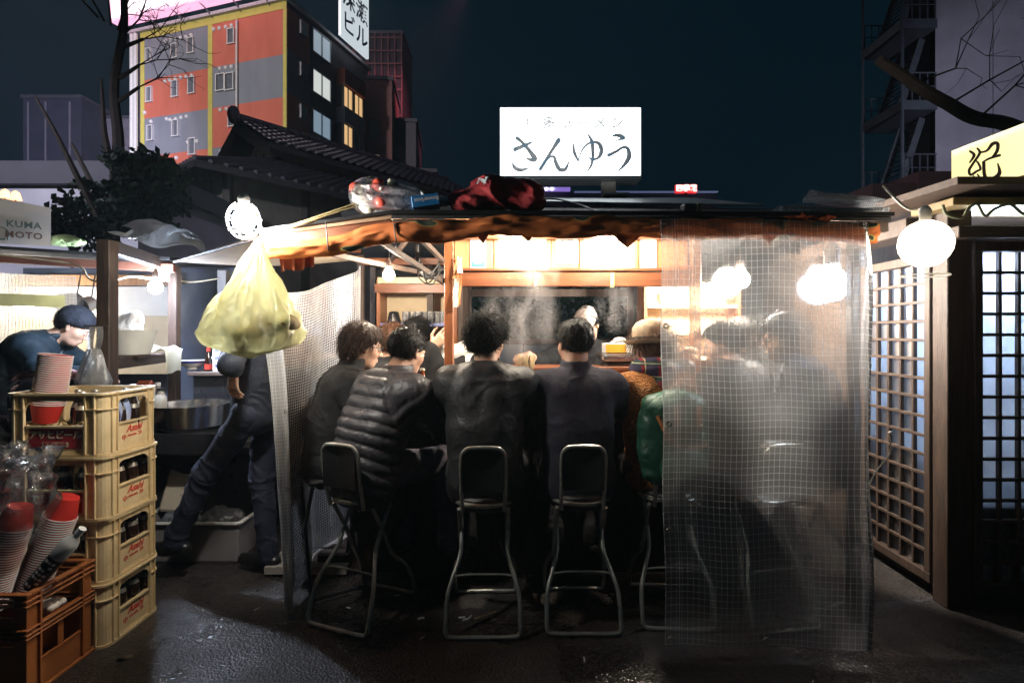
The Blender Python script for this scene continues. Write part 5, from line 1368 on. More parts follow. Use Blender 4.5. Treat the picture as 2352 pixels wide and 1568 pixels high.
# ------------------------------------------------------------------ stools
def stool():
    t = thing('stool', 'x', 'stool')
    s = S(); r = .0105
    def loop(pts, closed=False): s.tube(catmull(pts, 5), r, 8)
    f = S(); f.tube(catmull([(-.115, .06, .56), (-.112, -.02, .42), (-.115, -.07, .33), (-.150, -.13, .235), (-.168, -.165, .17), (-.172, -.205, .06), (-.168, -.213, .025), (-.14, -.217, .0115), (0, -.219, .0115), (.14, -.217, .0115), (.168, -.213, .025), (.172, -.205, .06), (.168, -.165, .17), (.150, -.13, .235), (.115, -.07, .33), (.112, -.02, .42), (.115, .06, .56)], 5), r, 8)
    f.build('leg_frame', M_CHROME, t)
    f = S(); f.tube(catmull([(-.118, -.10, .56), (-.118, .0, .40), (-.122, .06, .28), (-.155, .15, .18), (-.16, .215, .03), (-.13, .222, .0115), (0, .224, .0115), (.13, .222, .0115), (.16, .215, .03), (.155, .15, .18), (.122, .06, .28), (.118, .0, .40), (.118, -.10, .56)], 5), r, 8)
    f.build('leg_frame', M_CHROME, t)
    f = S(); f.tube(catmull([(-.10, -.14, .56), (-.102, -.175, .70), (-.102, -.19, .82), (-.085, -.197, .86), (-.05, -.199, .872), (.05, -.199, .872), (.085, -.197, .86), (.102, -.19, .82), (.102, -.175, .70), (.10, -.14, .56)], 6), .0095, 8)
    f.build('back_frame', M_CHROME, t)
    S().lathe([(.0, .575), (.150, .575), (.158, .582), (.158, .592), (.150, .598)], 28).build('seat_rim', M_CHROME, t)
    S().lathe([(.148, .598), (.150, .606), (.140, .618), (.09, .626), (.0, .628)], 28).build('seat', M_BLACKV, t)
    S().lathe([(.0, .50), (.032, .50), (.034, .535), (.055, .54), (.055, .574)], 16).build('seat_hub', M_BLACKPL, t)
    S().sheet(lambda u, v: (-.094 + .188 * u, -.176 - .014 * v + .012 * (1 - (2 * u - 1) ** 2), .665 + .195 * v), 8, 5).sheet(lambda u, v: (-.094 + .188 * u, -.196 - .004 * v + .014 * (1 - (2 * u - 1) ** 2) - .002, .665 + .195 * v), 8, 5).build('backrest', M_BLACKV, t)
    f = S(); f.tube(catmull([(-.146, -.115, .245), (-.07, -.135, .262), (.07, -.135, .262), (.146, -.115, .245)], 5), .005, 6); f.build('foot_rest', M_CHROME, t)
    return t
st0 = stool(); G = 'tubular stools along the counter'
for i, (x, y, rz, lab) in enumerate(((-.745, 2.70, -.38, 'tubular steel stool under the person in the quilted jacket'), (-.137, 2.65, .02, 'tubular steel stool under the curly haired person'), (.335, 2.68, .0, 'tubular steel stool under the short haired person in navy'),
                                   (.80, 2.72, -.05, 'tubular steel stool under the person with the green backpack'), (1.26, 2.70, .15, 'tubular steel stool behind the plastic curtain, under the person resting chin on hand'), (1.62, 2.95, .5, 'tubular steel stool at the right end behind the plastic curtain'))):
    o = st0 if i == 0 else copy_tree(st0)
    o.location = (x, y, 0); o.rotation_euler = (0, 0, rz); tag(o, lab, 'stool', G)
fx = thing('folding_stool', 'black folding stool with crossed legs beside the mesh sheet', 'stool', (-1.02, 2.98, 0), -1.0)
for y in (-.14, .14): S().tube([(-.2, y, .02), (.16, y * .9, .60)], .011, 8).build('leg', M_BLACKPL, fx); S().tube([(.2, y, .02), (-.16, y * .9, .60), (-.24, y * .9, .82)], .011, 8).build('leg', M_BLACKPL, fx)
S().b2(-.16, .17, -.15, .15, .60, .63, .012).build('seat', M_BLACKV, fx); S().b2(-.255, -.235, -.15, .15, .76, .86, .008).build('backrest', M_BLACKV, fx)
for x in (-.2, .2): S().tube([(x, -.14, .03), (x, .14, .03)], .010, 8).build('foot_bar', M_BLACKPL, fx)

# ------------------------------------------------------------------ the guests and cooks
J_BLACK = mat('wool_black', (.008, .008, .009), .9, ns=30, bump=.4, bs=300, wr=0.09, ws=6)
J_PUFF = mat('nylon_grey', (.042, .040, .047), .48, col2=(.029, .028, .033), ns=9, bump=.25, bs=70, rvar=.1, wr=0.07, ws=6)
J_HOOD = mat('nylon_dark', (.017, .018, .021), .58, col2=(.012, .012, .014), ns=8, bump=.3, bs=60, wr=0.14, ws=6)
J_NAVY = mat('wool_navy', (.020, .019, .037), .85, col2=(.013, .012, .025), ns=20, bump=.35, bs=260, wr=0.09, ws=6)
J_MUST = mat('knit_mustard', (.42, .17, .045), .9, col2=(.28, .10, .025), ns=30, bump=1.0, bs=110, bumpkind='voronoi')
J_COAT = mat('coat_dark', (.016, .016, .02), .8, ns=20, bump=.3, bs=200, wr=0.09, ws=6)
J_BLUE = mat('coat_blue', (.014, .018, .032), .7, ns=12, bump=.3, bs=120, wr=0.10, ws=6)
J_TEAL = mat('jacket_teal', (.008, .022, .034), .6, col2=(.005, .015, .024), ns=10, bump=.2, bs=90, wr=0.10, ws=6)
T_JEAN = mat('jeans_grey', (.16, .15, .19), .85, col2=(.11, .10, .13), ns=18, bump=.3, bs=300, wr=0.10, ws=6)
T_DARK = mat('trousers_dark', (.018, .018, .022), .85, ns=16, bump=.3, bs=200, wr=0.10, ws=6)
T_NAVY = mat('trousers_navy', (.020, .024, .048), .75, col2=(.013, .016, .034), ns=9, bump=.3, bs=150, wr=0.13, ws=6)
SHOE = mat('shoe_leather', (.015, .014, .014), .35)
GLB = mat('frame_black', (.01, .01, .01), .3)
kw = dict(shoes=SHOE)
# 1 far left, in profile, spectacles
r, I1_ = person('person in black coat and spectacles, in profile at the far left', (-1.03, 2.98, .70), yaw=-1.1, fwd=.24, head=(.05, .1, 0), jacket=J_BLACK, trousers=T_DARK, hair=('medium', 'umber'), jm=.03, seed=3,
               hands={-1: (-.66, 3.2, 1.0), 1: (-.62, 2.96, 1.0)}, feet={-1: (-.72, 3.14, .25), 1: (-.70, 2.98, .25)}, collar=.05, **kw); glasses(r, I1_, GLB)
# 2 behind, only the brown hair shows
r, I2_ = person('person with fluffy light brown hair behind the two guests on the left', (-.97, 3.60, .70), yaw=-1.2, fwd=.22, head=(0, .15, 0), jacket=J_BLACK, trousers=T_DARK, hair=('fluffy', 'brown'), seed=4, hands={-1: (-.66, 3.78, .97), 1: (-.66, 3.52, .97)}, feet={-1: (-.7, 3.7, .25), 1: (-.7, 3.5, .25)}, **kw)
# 3 quilted jacket
r, I3_ = person('person in a shiny grey quilted down jacket and grey jeans, leaning on the counter', (-.745, 2.70, .705), yaw=-.52, fwd=.36, side=.10, head=(-.1, .12, .06), jacket=J_PUFF, trousers=T_JEAN, hair=('crop', 'black'), jm=.036, quilt=.058, seed=5, fold=.005,
               hands={-1: (-.62, 3.12, .98), 1: (-.40, 3.04, .98)}, feet={-1: (-.62, 3.02, .28), 1: (-.34, 2.92, .28)}, collar=.045, jhem=.05, **kw)
# 4 person across the counter wiping with a cloth
r, I4_ = person('person in black across the counter holding a white cloth up to the forehead', (-.53, 3.86, .80), yaw=2.45, fwd=.30, head=(.45, .30, .1), jacket=J_BLACK, trousers=T_DARK, hair=('bob', 'black'), sex='f', sz=.94, seed=6, h=.006,
               hands={1: (-.54, 3.60, 1.31), -1: (-.36, 3.62, 1.0)}, feet={-1: (-.5, 3.98, .09), 1: (-.68, 4.02, .09)}, handdir={1: ((.6, -.1, .5), (-.3, .9, 0), .35)}, **kw)
def rag(u, v): return Vector((-.52 + .24 * u + .02 * v + .02 * math.sin(v * 6), 3.66 - .05 * u + .03 * math.sin(u * 7 + v * 4), 1.375 - .05 * u - .20 * v * (1 - .2 * u) + .02 * math.sin(u * 9)))
rg_ = thing('cloth', 'crumpled white cloth held up by the person across the counter', 'cloth', (-.5, 3.66, 1.3)); s = S().sheet(rag, 14, 12); s.sheet(lambda u, v: rag(u, v) + Vector((0, .006, 0)), 14, 12); wpart(rg_, s, 'fabric', mat('cotton_white', (.78, .77, .75), .9, bump=.2, bs=60))
# 5 curly hair
r, I5_ = person('person with curly black hair in a dark hooded jacket, second stool from the left', (-.137, 2.66, .715), yaw=-.06, fwd=.14, head=(-.30, .05, -.03), neck=.12, jacket=J_HOOD, trousers=T_DARK, hair=('curly', 'black'), jm=.034, hood=True, seed=7, fold=.008,
               hands={-1: (-.36, 3.12, .99), 1: (.12, 3.10, .99)}, feet={-1: (-.26, 2.93, .27), 1: (.0, 2.93, .27)}, collar=.03, jhem=.06, **kw)
# 6 navy
r, I6_ = person('person with short black hair in a plain navy coat, left of the green backpack', (.335, 2.70, .70), yaw=.05, fwd=.13, head=(.34, .06, .02), neck=.12, jacket=J_NAVY, trousers=T_DARK, hair=('crop', 'black'), jm=.028, seed=8, fold=.006,
               hands={-1: (.12, 3.13, .98), 1: (.55, 3.12, .98)}, feet={-1: (.22, 2.96, .27), 1: (.46, 2.96, .27)}, collar=.04, jhem=.06, **kw)
# 7 hat, plaid scarf, backpack
r, I7_ = person('person in a round beige hat, plaid scarf and mustard knit at the curtain edge', (.775, 2.78, .70), yaw=.06, fwd=.16, head=(.50, .12, 0), jacket=J_MUST, trousers=T_DARK, hair=('bob', 'brown'), sex='f', sz=.96, jm=.03, seed=9, fold=.005,
               hands={-1: (.62, 3.14, 1.03), 1: (.98, 3.14, .98)}, feet={-1: (.70, 3.02, .27), 1: (.90, 3.02, .27)}, **kw)
M_FELT = mat('felt_beige', (.46, .36, .25), .9, ns=14, bump=.2, bs=120)
hat = thing('hat', 'round beige felt hat with a dark band on the person beside the curtain', 'hat', Vector(I7_['hc']))
Mh = Matrix(I7_['RH'].tolist()).to_4x4() @ Matrix.Rotation(.12, 4, 'X')
S().lathe([(.104, .045), (.106, .085), (.100, .125), (.078, .155), (.04, .170), (0, .173)], 26, Mh).build('crown', M_FELT, hat); S().lathe([(.105, .046), (.107, .074), (.1085, .074), (.1085, .045)], 26, Mh).build('band', mat('band_dark', (.03, .025, .022), .6), hat)
S().lathe([(.100, .044), (.135, .036), (.150, .048), (.153, .058), (.148, .056), (.132, .042), (.100, .050)], 26, Mh).build('brim', M_FELT, hat)
def plaid():
    m, nt, b = nodes_of('plaid'); L = nt.links.new; tc = nt.nodes.new('ShaderNodeTexCoord'); sx = nt.nodes.new('ShaderNodeSeparateXYZ'); L(tc.outputs['Object'], sx.inputs[0])
    cur = None
    col = nt.nodes.new('ShaderNodeRGB'); col.outputs[0].default_value = (.035, .03, .075, 1); cur = col.outputs[0]
    for ax, sc_, th, c in ((0, 13, .72, (.22, .02, .03)), (2, 13, .72, (.02, .06, .05)), (0, 13, .93, (.6, .5, .3)), (2, 15, .94, (.6, .55, .4))):
        mu = nt.nodes.new('ShaderNodeMath'); mu.operation = 'MULTIPLY'; mu.inputs[1].default_value = sc_; L(sx.outputs[ax], mu.inputs[0])
        fr = nt.nodes.new('ShaderNodeMath'); fr.operation = 'FRACT'; L(mu.outputs[0], fr.inputs[0]); gt = nt.nodes.new('ShaderNodeMath'); gt.operation = 'GREATER_THAN'; gt.inputs[1].default_value = th; L(fr.outputs[0], gt.inputs[0])
        mx = nt.nodes.new('ShaderNodeMixRGB'); L(gt.outputs[0], mx.inputs[0]); L(cur, mx.inputs[1]); mx.inputs[2].default_value = (*c, 1); cur = mx.outputs[0]
    L(cur, b.inputs['Base Color']); b.inputs['Roughness'].default_value = .9; return m
sf = thing('scarf', 'dark plaid scarf wound round the neck under the beige hat', 'scarf', Vector(I7_['nb']))
sd = SDF(I7_['nb'] - .22, I7_['nb'] + .22, .007); c0 = I7_['nb'] + I7_['d3'] * .035
for k in range(14):
    a0, a1 = 2 * math.pi * k / 14, 2 * math.pi * (k + 1) / 14; q = lambda a: c0 + I7_['R'] * math.sin(a) * .085 + I7_['F'] * math.cos(a) * .085 + v3(0, 0, .012 * math.sin(a * 2)); sd.cap(q(a0), q(a1), .040, .040, .02)
sd.cap(c0 - I7_['F'] * .08, c0 - I7_['F'] * .12 - v3(0, 0, .07), .05, .03, .03)
V, Q = sd.mesh(); nn = vnormals(V, Q); V = V + nn * (.009 * (1 - np.abs(fbm(V * np.array([10, 10, 34]), 2, 4))))[:, None]; np_obj('fabric', V, Q, plaid(), sf, off=np.array(sf.location))
# backpack
M_GREEN = mat('canvas_green', (.014, .095, .058), .45, col2=(.009, .066, .04), ns=8, bump=.25, bs=90); M_LEATH = mat('leather_tan', (.42, .16, .05), .5)
bp_c = I7_['chest'] * .45 + I7_['pel'] * .55 - I7_['F'] * .215 + v3(0, 0, .035)
bpk = thing('backpack', 'dark green canvas backpack with tan leather straps on the back at the curtain edge', 'backpack', Vector(bp_c), .22)
sd = SDF((-.2, -.16, -.28), (.2, .16, .28), .0075); sd.ell((0, 0, -.02), (.165, .105, .235), k=0)
for x in (-1, 1):
    for z in (-1, 1): sd.cap((x * .10, 0, z * .15), (x * .10, .02, z * .05), .068, .072, .05)
V, Q = sd.mesh(); nn = vnormals(V, Q); V = V + nn * (.010 * fbm(V * np.array([9, 9, 14]), 3, 21))[:, None]; np_obj('body', V, Q, M_GREEN, bpk)
sd = SDF((-.2, -.2, .0), (.2, .16, .3), .0075); sd.ell((0, -.02, .15), (.155, .118, .085), k=0); sd.cap((-.08, -.095, .07), (.08, -.095, .07), .038, .038, .04); V, Q = sd.mesh(); nn = vnormals(V, Q); V = V + nn * (.008 * fbm(V * 14, 3, 22))[:, None]; np_obj('flap', V, Q, M_GREEN, bpk)
sd = SDF((-.2, -.22, -.3), (.2, .1, .1), .0075); sd.ell((0, -.085, -.13), (.12, .055, .095), k=0); V, Q = sd.mesh(); nn = vnormals(V, Q); V = V + nn * (.006 * fbm(V * 16, 3, 23))[:, None]; np_obj('pocket', V, Q, M_GREEN, bpk)
S().tube(catmull([(-.03, -.02, .23), (0, -.05, .262), (.06, -.03, .25), (.10, 0, .22)], 5), .008, 6).build('grab_handle', M_LEATH, bpk)
for x in (-.06, .05): S().bar((x, -.142, .16), (x + .005, -.148, .05), .026, .005, .002, up=Vector((0, 1, 0))).build('strap', M_LEATH, bpk)
S().tube(catmull([(-.135, -.09, .12), (-.10, -.128, .03), (-.02, -.14, -.03), (.1, -.13, -.02)], 5), .009, 6).build('strap', M_LEATH, bpk)
for x in (-.06, .05): S().ball((x, -.152, .075), (.008, .004, .008), 8, 6).build('stud', M_GROM, bpk)
# 8 chin on hand
r, I8_ = person('person with black hair resting chin on hand behind the front curtain', (1.26, 2.88, .70), yaw=.55, fwd=.16, head=(.75, .12, .0), jacket=J_COAT, trousers=T_DARK, hair=('crop', 'black'), jm=.034, seed=10, collar=.045,
               hands={-1: (1.02, 3.12, 1.20), 1: (1.2, 3.2, .98)}, feet={-1: (1.1, 3.12, .27), 1: (1.3, 3.14, .27)}, handdir={-1: ((.1, .1, .95), (.3, -.9, 0), .9)}, **kw)
# 9 further in, 10 at the right end
r, I9_ = person('person with dark hair seen in profile deeper in, between the two guests behind the curtain', (1.60, 3.48, .72), yaw=1.2, fwd=.12, head=(.2, .05, 0), jacket=J_COAT, trousers=T_DARK, hair=('medium', 'dark'), seed=12, hands={-1: (1.4, 3.4, .97), 1: (1.4, 3.65, .97)}, feet={-1: (1.4, 3.4, .27), 1: (1.4, 3.62, .27)}, **kw)
r, I10_ = person('person in a dark blue coat and spectacles leaning left behind the curtain, right end', (1.70, 2.92, .72), yaw=1.15, fwd=.22, head=(.25, .08, 0), jacket=J_BLUE, trousers=T_DARK, hair=('medium', 'black'), jm=.045, seed=13, collar=.05, sz=1.04, hands={-1: (1.32, 2.95, .97), 1: (1.36, 3.2, .97)}, feet={-1: (1.45, 2.85, .27), 1: (1.45, 3.1, .27)}, **kw); glasses(r, I10_, GLB)
# 11 stall cook
r, I11_ = person('cook in dark clothes with a pale head cloth, working behind the counter', (.60, 4.28, .83), yaw=3.05, fwd=.10, head=(-.35, .75, .1), neck=.42, jacket=J_BLACK, trousers=T_DARK, shoes=SHOE, hair=('crop', 'black'), seed=14, h=.0065,
                hands={1: (.12, 3.86, 1.245), -1: (.78, 3.9, 1.05)}, feet={-1: (.8, 4.28, .09), 1: (.58, 4.26, .09)}, handdir={1: ((-.8, -.4, -.1), (0, -.2, -1), .9)}, cuffs={1: .45})
hd_ = head_shell(r, I11_, 'head_cloth', mat('cotton_cream', (.66, .58, .52), .9, bump=.2, bs=60), [((0, -.012, .052), (.090, .110, .092), 0), ((0, -.10, .07), (.05, .04, .035), .03), ((.04, -.125, .05), (.035, .03, .02), .02)], lambda X, Y, Z: (.028 + np.clip(Y, -.1, .1) * .25 - Z) * .8, noise_amp=.008, seed=4, freq=30)
# 12 cook of the left stall
r, I12_ = person('cook in a dark teal jacket and dark knit cap bending over at the left stall', (-3.42, 3.55, .95), yaw=-1.25, fwd=.62, head=(.1, .35, 0), neck=.42, jacket=J_TEAL, trousers=T_DARK, shoes=SHOE, hair=('crop', 'black'), jm=.04, seed=15, hands={-1: (-2.75, 3.62, 1.10), 1: (-2.72, 3.46, 1.12)}, feet={-1: (-3.4, 3.75, .09), 1: (-3.45, 3.52, .09)})
head_shell(r, I12_, 'knit_cap', mat('knit_navy', (.008, .012, .022), .9, bump=.5, bs=90), [((0, -.012, .055), (.094, .114, .100), 0)], lambda X, Y, Z: (.022 + np.clip(Y, -.1, .1) * .2 - Z) * .8, noise_amp=.004, seed=5, freq=30)
s = S(); ch, wa, pe, RR, FF = I12_['chest'], I12_['waist'], I12_['pel'], I12_['R'], I12_['F']
s.tube(catmull([Vector(I12_['sh'][1] + I12_['d3'] * .04 - I12_['loc'] - FF * .06), Vector(ch + RR * .12 - FF * .135 - I12_['loc']), Vector(wa + RR * .12 - FF * .145 - I12_['loc']), Vector(pe + RR * .13 - FF * .14 - I12_['loc'])], 6), .008, 6); s.build('piping', M_WHITEP, r)
# 13 walking past
r, I13_ = person('person in navy trousers and dark jacket stepping left behind the beer crates', (-1.46, 3.06, .95), yaw=1.45, fwd=-.03, head=(0, .2, 0), jacket=J_BLUE, trousers=T_NAVY, shoes=SHOE, hair=('short', 'black'), seed=16, h=.0055, jm=.006, slim=.85,
                hands={-1: (-1.50, 2.87, 1.20), 1: (-1.5, 3.30, 1.0)}, feet={-1: (-1.97, 3.02, .11), 1: (-1.43, 3.12, .09)}, handdir={-1: ((.02, -.12, -1), (.5, .85, 0), .40), 1: ((0, 0, -1), (-.2, -.9, 0), .4)}, cuffs={-1: .90})
# 14 slice of a person at the left edge
r, I14_ = person('person in a dark coat cut off by the left edge of the picture', (-3.0, 2.72, .62), yaw=-.2, fwd=.12, head=(.3, .1, 0), jacket=J_COAT, trousers=T_DARK, hair=('short', 'black'), seed=17, hands={1: (-2.9, 3.02, .86), -1: (-3.08, 3.02, .85)}, feet={-1: (-3.08, 3.1, .09), 1: (-2.9, 3.1, .09)}, **kw)
# ------------------------------------------------------------------ beer crates
M_CRATE = mat('crate_cream', (.78, .60, .34), .45, col2=(.60, .43, .21), ns=9, bump=.15, bs=40, rvar=.12)
M_CRATEB = mat('crate_brown', (.34, .115, .03), .45, col2=(.26, .08, .02), ns=5, bump=.08, bs=60)
M_LABEL = mat('label_red', (.40, .025, .035), .5, col2=(.34, .02, .03)); M_PRINT = mat('print_red', (.62, .05, .03), .5); M_LCREAM = mat('print_cream', (.80, .68, .46), .5)
CW, CD, CH = .44, .36, .284
def arch(x0, x1, z0, z1, zt, r=.045, n=5):
    """header with rounded lower corners between x0 and x1: outline"""
    p = [(x0, zt), (x0, z0)]
    for k in range(n + 1):
        a = math.pi / 2 * k / n; p.append((x0 + r - r * math.cos(a), z0 + (z1 - z0) * math.sin(a)))
    for k in range(n, -1, -1):
        a = math.pi / 2 * k / n; p.append((x1 - r + r * math.cos(a), z0 + (z1 - z0) * math.sin(a)))
    p += [(x1, z0), (x1, zt)]
    return [q for i, q in enumerate(p) if i == 0 or (abs(q[0] - p[i - 1][0]) + abs(q[1] - p[i - 1][1])) > 1e-6]
def crate():
    t = thing('beer_crate', 'x', 'crate'); s = S(); w, d = CW / 2, CD / 2; th = .008; rc = .045
    def rrect(hw, hd, r, n=5):
        p = []
        for cx, cy, a0 in ((hw - r, hd - r, 0), (-hw + r, hd - r, 90), (-hw + r, -hd + r, 180), (hw - r, -hd + r, 270)):
            for k in range(n + 1): a = math.radians(a0 + 90 * k / n); p.append((cx + r * math.cos(a), cy + r * math.sin(a)))
        return p
    def hoop(z0, z1, o=0., ins=.012):
        a = rrect(w + o, d + o, rc + o); b = rrect(w - ins, d - ins, rc - ins); n = len(a)
        vs = [(x, y, z) for z in (z0, z1) for pl in (a, b) for x, y in pl]; fs = []
        for i in range(n):
            j = (i + 1) % n
            fs += [(i, j, 2 * n + j, 2 * n + i), (n + j, n + i, 3 * n + i, 3 * n + j), (2 * n + i, 2 * n + j, 3 * n + j, 3 * n + i), (j, i, n + i, n + j)]
        s.add(vs, fs)
    hoop(.0, .012, .004); hoop(CH - .012, CH - .002, .008); hoop(.012, .020, -.002)
    # corner columns
    for sx in (-1, 1):
        for sy in (-1, 1):
            pts = [(w - .085, d - .002), (w - rc, d - .002)] + [(w - rc + (rc - .002) * math.cos(a), d - rc + (rc - .002) * math.sin(a)) for a in [math.pi / 2 * (1 - k / 5) for k in range(6)]] + [(w - .002, d - .075), (w - .010, d - .075), (w - .010, d - rc), (w - rc, d - .010), (w - .085, d - .010)]
            s.prism([(x * sx, y * sy) for x, y in pts], lambda x, y, z: Vector((x, y, z)), .02, CH - .012)
            led = [(w - .085, d + .006), (w - rc, d + .006)] + [(w - rc + (rc + .006) * math.cos(a), d - rc + (rc + .006) * math.sin(a)) for a in [math.pi / 2 * (1 - k / 5) for k in range(6)]] + [(w + .006, d - .075), (w - .004, d - .075), (w - .004, d - rc), (w - rc, d - .004), (w - .085, d - .004)]
            s.prism([(x * sx, y * sy) for x, y in led], lambda x, y, z: Vector((x, y, z)), .206, .211)
            s.b2(sx * (w - .088), sx * (w - .082), sy * (d - .004), sy * (d + .006), .013, CH - .012); s.b2(sx * (w - .048), sx * (w - .042), sy * (d - .004), sy * (d + .005), .013, CH - .012)
            s.b2(sx * (w - .004), sx * (w + .006), sy * (d - .078), sy * (d - .072), .013, CH - .012); s.b2(sx * (w - .004), sx * (w + .005), sy * (d - .045), sy * (d - .039), .013, CH - .012)
    for sy in (-1, 1):
        s.b2(-w + .088, w - .088, sy * (d - .012), sy * (d - .004), .02, .134); s.b2(-w + .09, w - .09, sy * (d - .012), sy * (d + .004), .130, .138)
        s.prism(arch(-w + .086, w - .086, .205, .246, CH - .012), lambda x, z, y: Vector((x, y, z)), sy * (d - .012), sy * (d - .003))
    for sx in (-1, 1):
        s.b2(sx * (w - .012), sx * (w - .004), -d + .078, d - .078, .02, .134); s.b2(sx * (w - .012), sx * (w + .004), -d + .08, d - .08, .130, .138)
        s.prism(arch(-d + .076, d - .076, .205, .246, CH - .012), lambda y, z, x: Vector((x, y, z)), sx * (w - .012), sx * (w - .003))
    s.b2(-w + .013, w - .013, -d + .013, d - .013, .006, .016)
    s.build('shell', M_CRATE, t)
    g = S()
    for k in range(1, 5):
        x = -w + CW * k / 5; g.sheet(lambda u, v: (x, -d + .013 + u * (CD - .026), .017 + v * (.112 + .014 * math.cos(u * 8 * math.pi))), 24, 1); g.sheet(lambda u, v: (x + .002, -d + .013 + u * (CD - .026), .017 + v * (.112 + .014 * math.cos(u * 8 * math.pi))), 24, 1)
    for k in range(1, 4):
        y = -d + CD * k / 4; g.sheet(lambda u, v: (-w + .013 + u * (CW - .026), y, .017 + v * (.110 + .014 * math.cos(u * 10 * math.pi))), 30, 1); g.sheet(lambda u, v: (-w + .013 + u * (CW - .026), y + .002, .017 + v * (.110 + .014 * math.cos(u * 10 * math.pi))), 30, 1)
    g.build('divider', M_CRATE, t)
    for sy, rz in ((-1, 0), (1, math.pi)):
        lb = S().b2(-.115, .115, sy * (d - .004), sy * (d - .0032), .036, .124).build('label', M_LABEL, t)
        text('アサヒビール', .040, M_LCREAM, face_cam((0, sy * (d - .0026), .095), rz), lb, bold=.0012, spacing=.94)
        S().b2(-.058, .058, sy * (d - .0031), sy * (d - .0026), .043, .065).build('patch', M_LCREAM, lb)
        text('中びん-20本', .0195, M_LABEL, face_cam((0, sy * (d - .0022), .0545), rz), lb, bold=.0007)
    for sx in (1, -1):
        R = sx * math.pi / 2
        for tx, sz_, y, z, sh in (('Asahi', .046, .012, .098, .35), ('中', .030, -.055, .060, .0), ('ASAHI BEER', .0115, -.002, .066, .0), ('20', .026, .052, .068, .0)):
            text(tx, sz_, M_PRINT, face_cam((sx * (w - .0034), y * sx, z), R), t, shear=sh, bold=.0012 if tx == 'Asahi' else .0005)
    return t
cr0 = crate()
for i, (dx, dy, rz, lab) in enumerate(((0, 0, .0, 'cream beer crate standing on the ground at the bottom of the stack'), (-.004, .004, .010, 'cream beer crate second from the ground, darkened and grimy on its side'),
                                      (.003, -.004, -.012, 'cream beer crate just below the topmost crate, half behind the bagged cups'), (-.006, -.004, .012, 'topmost cream beer crate holding a leaning stack of paper cups'))):
    o = cr0 if i == 0 else copy_tree(cr0)
    o.location = (-2.02 + dx, 2.54 + dy, i * CH); o.rotation_euler = (0, 0, rz); tag(o, lab, 'crate', 'cream beer crates in a stack')
M_BOT = mat('bottle_brown', (.022, .010, .006), .08, ns=3, spec=.8, rvar=.03); M_FOIL = mat('foil', (.62, .58, .48), .3, metal=.8)
b0 = thing('beer_bottle', 'x', 'bottle')
S().lathe([(.0, .0), (.030, .0), (.032, .006), (.032, .150), (.029, .172), (.017, .205), (.0135, .225), (.0135, .250), (.0, .250)], 14).build('glass', M_BOT, b0)
S().lathe([(.0138, .243), (.0160, .245), (.0160, .252), (.012, .257), (0, .257)], 12).build('cap', M_FOIL, b0); S().lathe([(.0295, .172), (.0235, .191), (.0230, .191), (.0290, .172)], 14).build('neck_label', M_FOIL, b0)
first = True
for lv in range(4):
    for ix in range(5):
        for iy in range(4):
            if lv < 3 and not (iy == 0 or ix == 4 or (iy == 1 and ix == 3)): continue
            if lv == 3 and not ((ix, iy) in ((2, 1), (2, 2), (1, 2), (4, 1), (4, 2), (3, 3), (4, 0))): continue
            o = b0 if first else copy_tree(b0); first = False
            o.location = (-2.02 - CW / 2 + CW * (ix + .5) / 5, 2.54 - CD / 2 + CD * (iy + .5) / 4, lv * CH + .018)
            o.rotation_euler = (random.uniform(-.03, .03), random.uniform(-.03, .03), 0)
            tag(o, ('brown beer bottle in the crate on the ground', 'brown beer bottle in the grimy second crate of the stack', 'brown beer bottle in the crate below the topmost one', 'brown beer bottle in the topmost open crate')[lv], 'bottle', 'bottles in crate row %d from the ground' % (lv + 1))
bgp = thing('blue_sachet', 'blue and white sachet stuck between the bottles of the topmost crate', 'wrapper', (-1.84, 2.50, 3 * CH + .14))
def sach(u, v): return Vector((.02 * math.sin(v * 3), -.03 + .07 * u, -.05 + .14 * v + .01 * math.sin(u * 8)))
s = S().sheet(sach, 8, 8); s.sheet(lambda u, v: sach(u, v) + Vector((.004, 0, 0)), 8, 8); s.build('film', mat('film_blue', (.10, .17, .42), .3, col2=(.5, .55, .65), ns=9), bgp)
# paper cups: leaning stack in the topmost crate
M_CUPR = mat('cup_red', (.62, .035, .025), .45); M_CUPW = mat('cup_white', (.78, .70, .66), .5)
def cup_mesh(sc_, h):
    a = S(); a.lathe([(.0, .002), (.040 * sc_, .0), (.0565 * sc_, h)], 20); b = S(); b.tube([(.0575 * sc_ * math.cos(x), .0575 * sc_ * math.sin(x), h) for x in [2 * math.pi * k / 20 for k in range(20)]], .0026, 5, True)
    c = S(); c.lathe([(.0555 * sc_, h), (.039 * sc_, .004), (0, .003)], 20)
    return a.mesh('wall', M_CUPR), b.mesh('rim', M_CUPW), c.mesh('inside', M_CUPW)
def cup_stack(base, axis, n, pitch, sc_, h, lab, grp):
    ms = cup_mesh(sc_, h); q = Vector(axis).normalized().to_track_quat('Z', 'Y')
    for k in range(n):
        t = bpy.data.objects.new('paper_cup', None); COL.objects.link(t); t.location = Vector(base) + Vector(axis).normalized() * pitch * k; t.rotation_mode = 'QUATERNION'; t.rotation_quaternion = q
        tag(t, lab, 'cup', grp)
        for nm, me in zip(('wall', 'rim', 'inside'), ms):
            if nm == 'inside' and k < n - 1: continue
            obj(nm, me, t)
cup_stack((-2.158, 2.46, .99), (.14, .03, 1.), 24, .0098, 1.12, .085, 'red paper cup with white rim in the leaning stack in the topmost crate', 'cups stacked in the topmost crate')

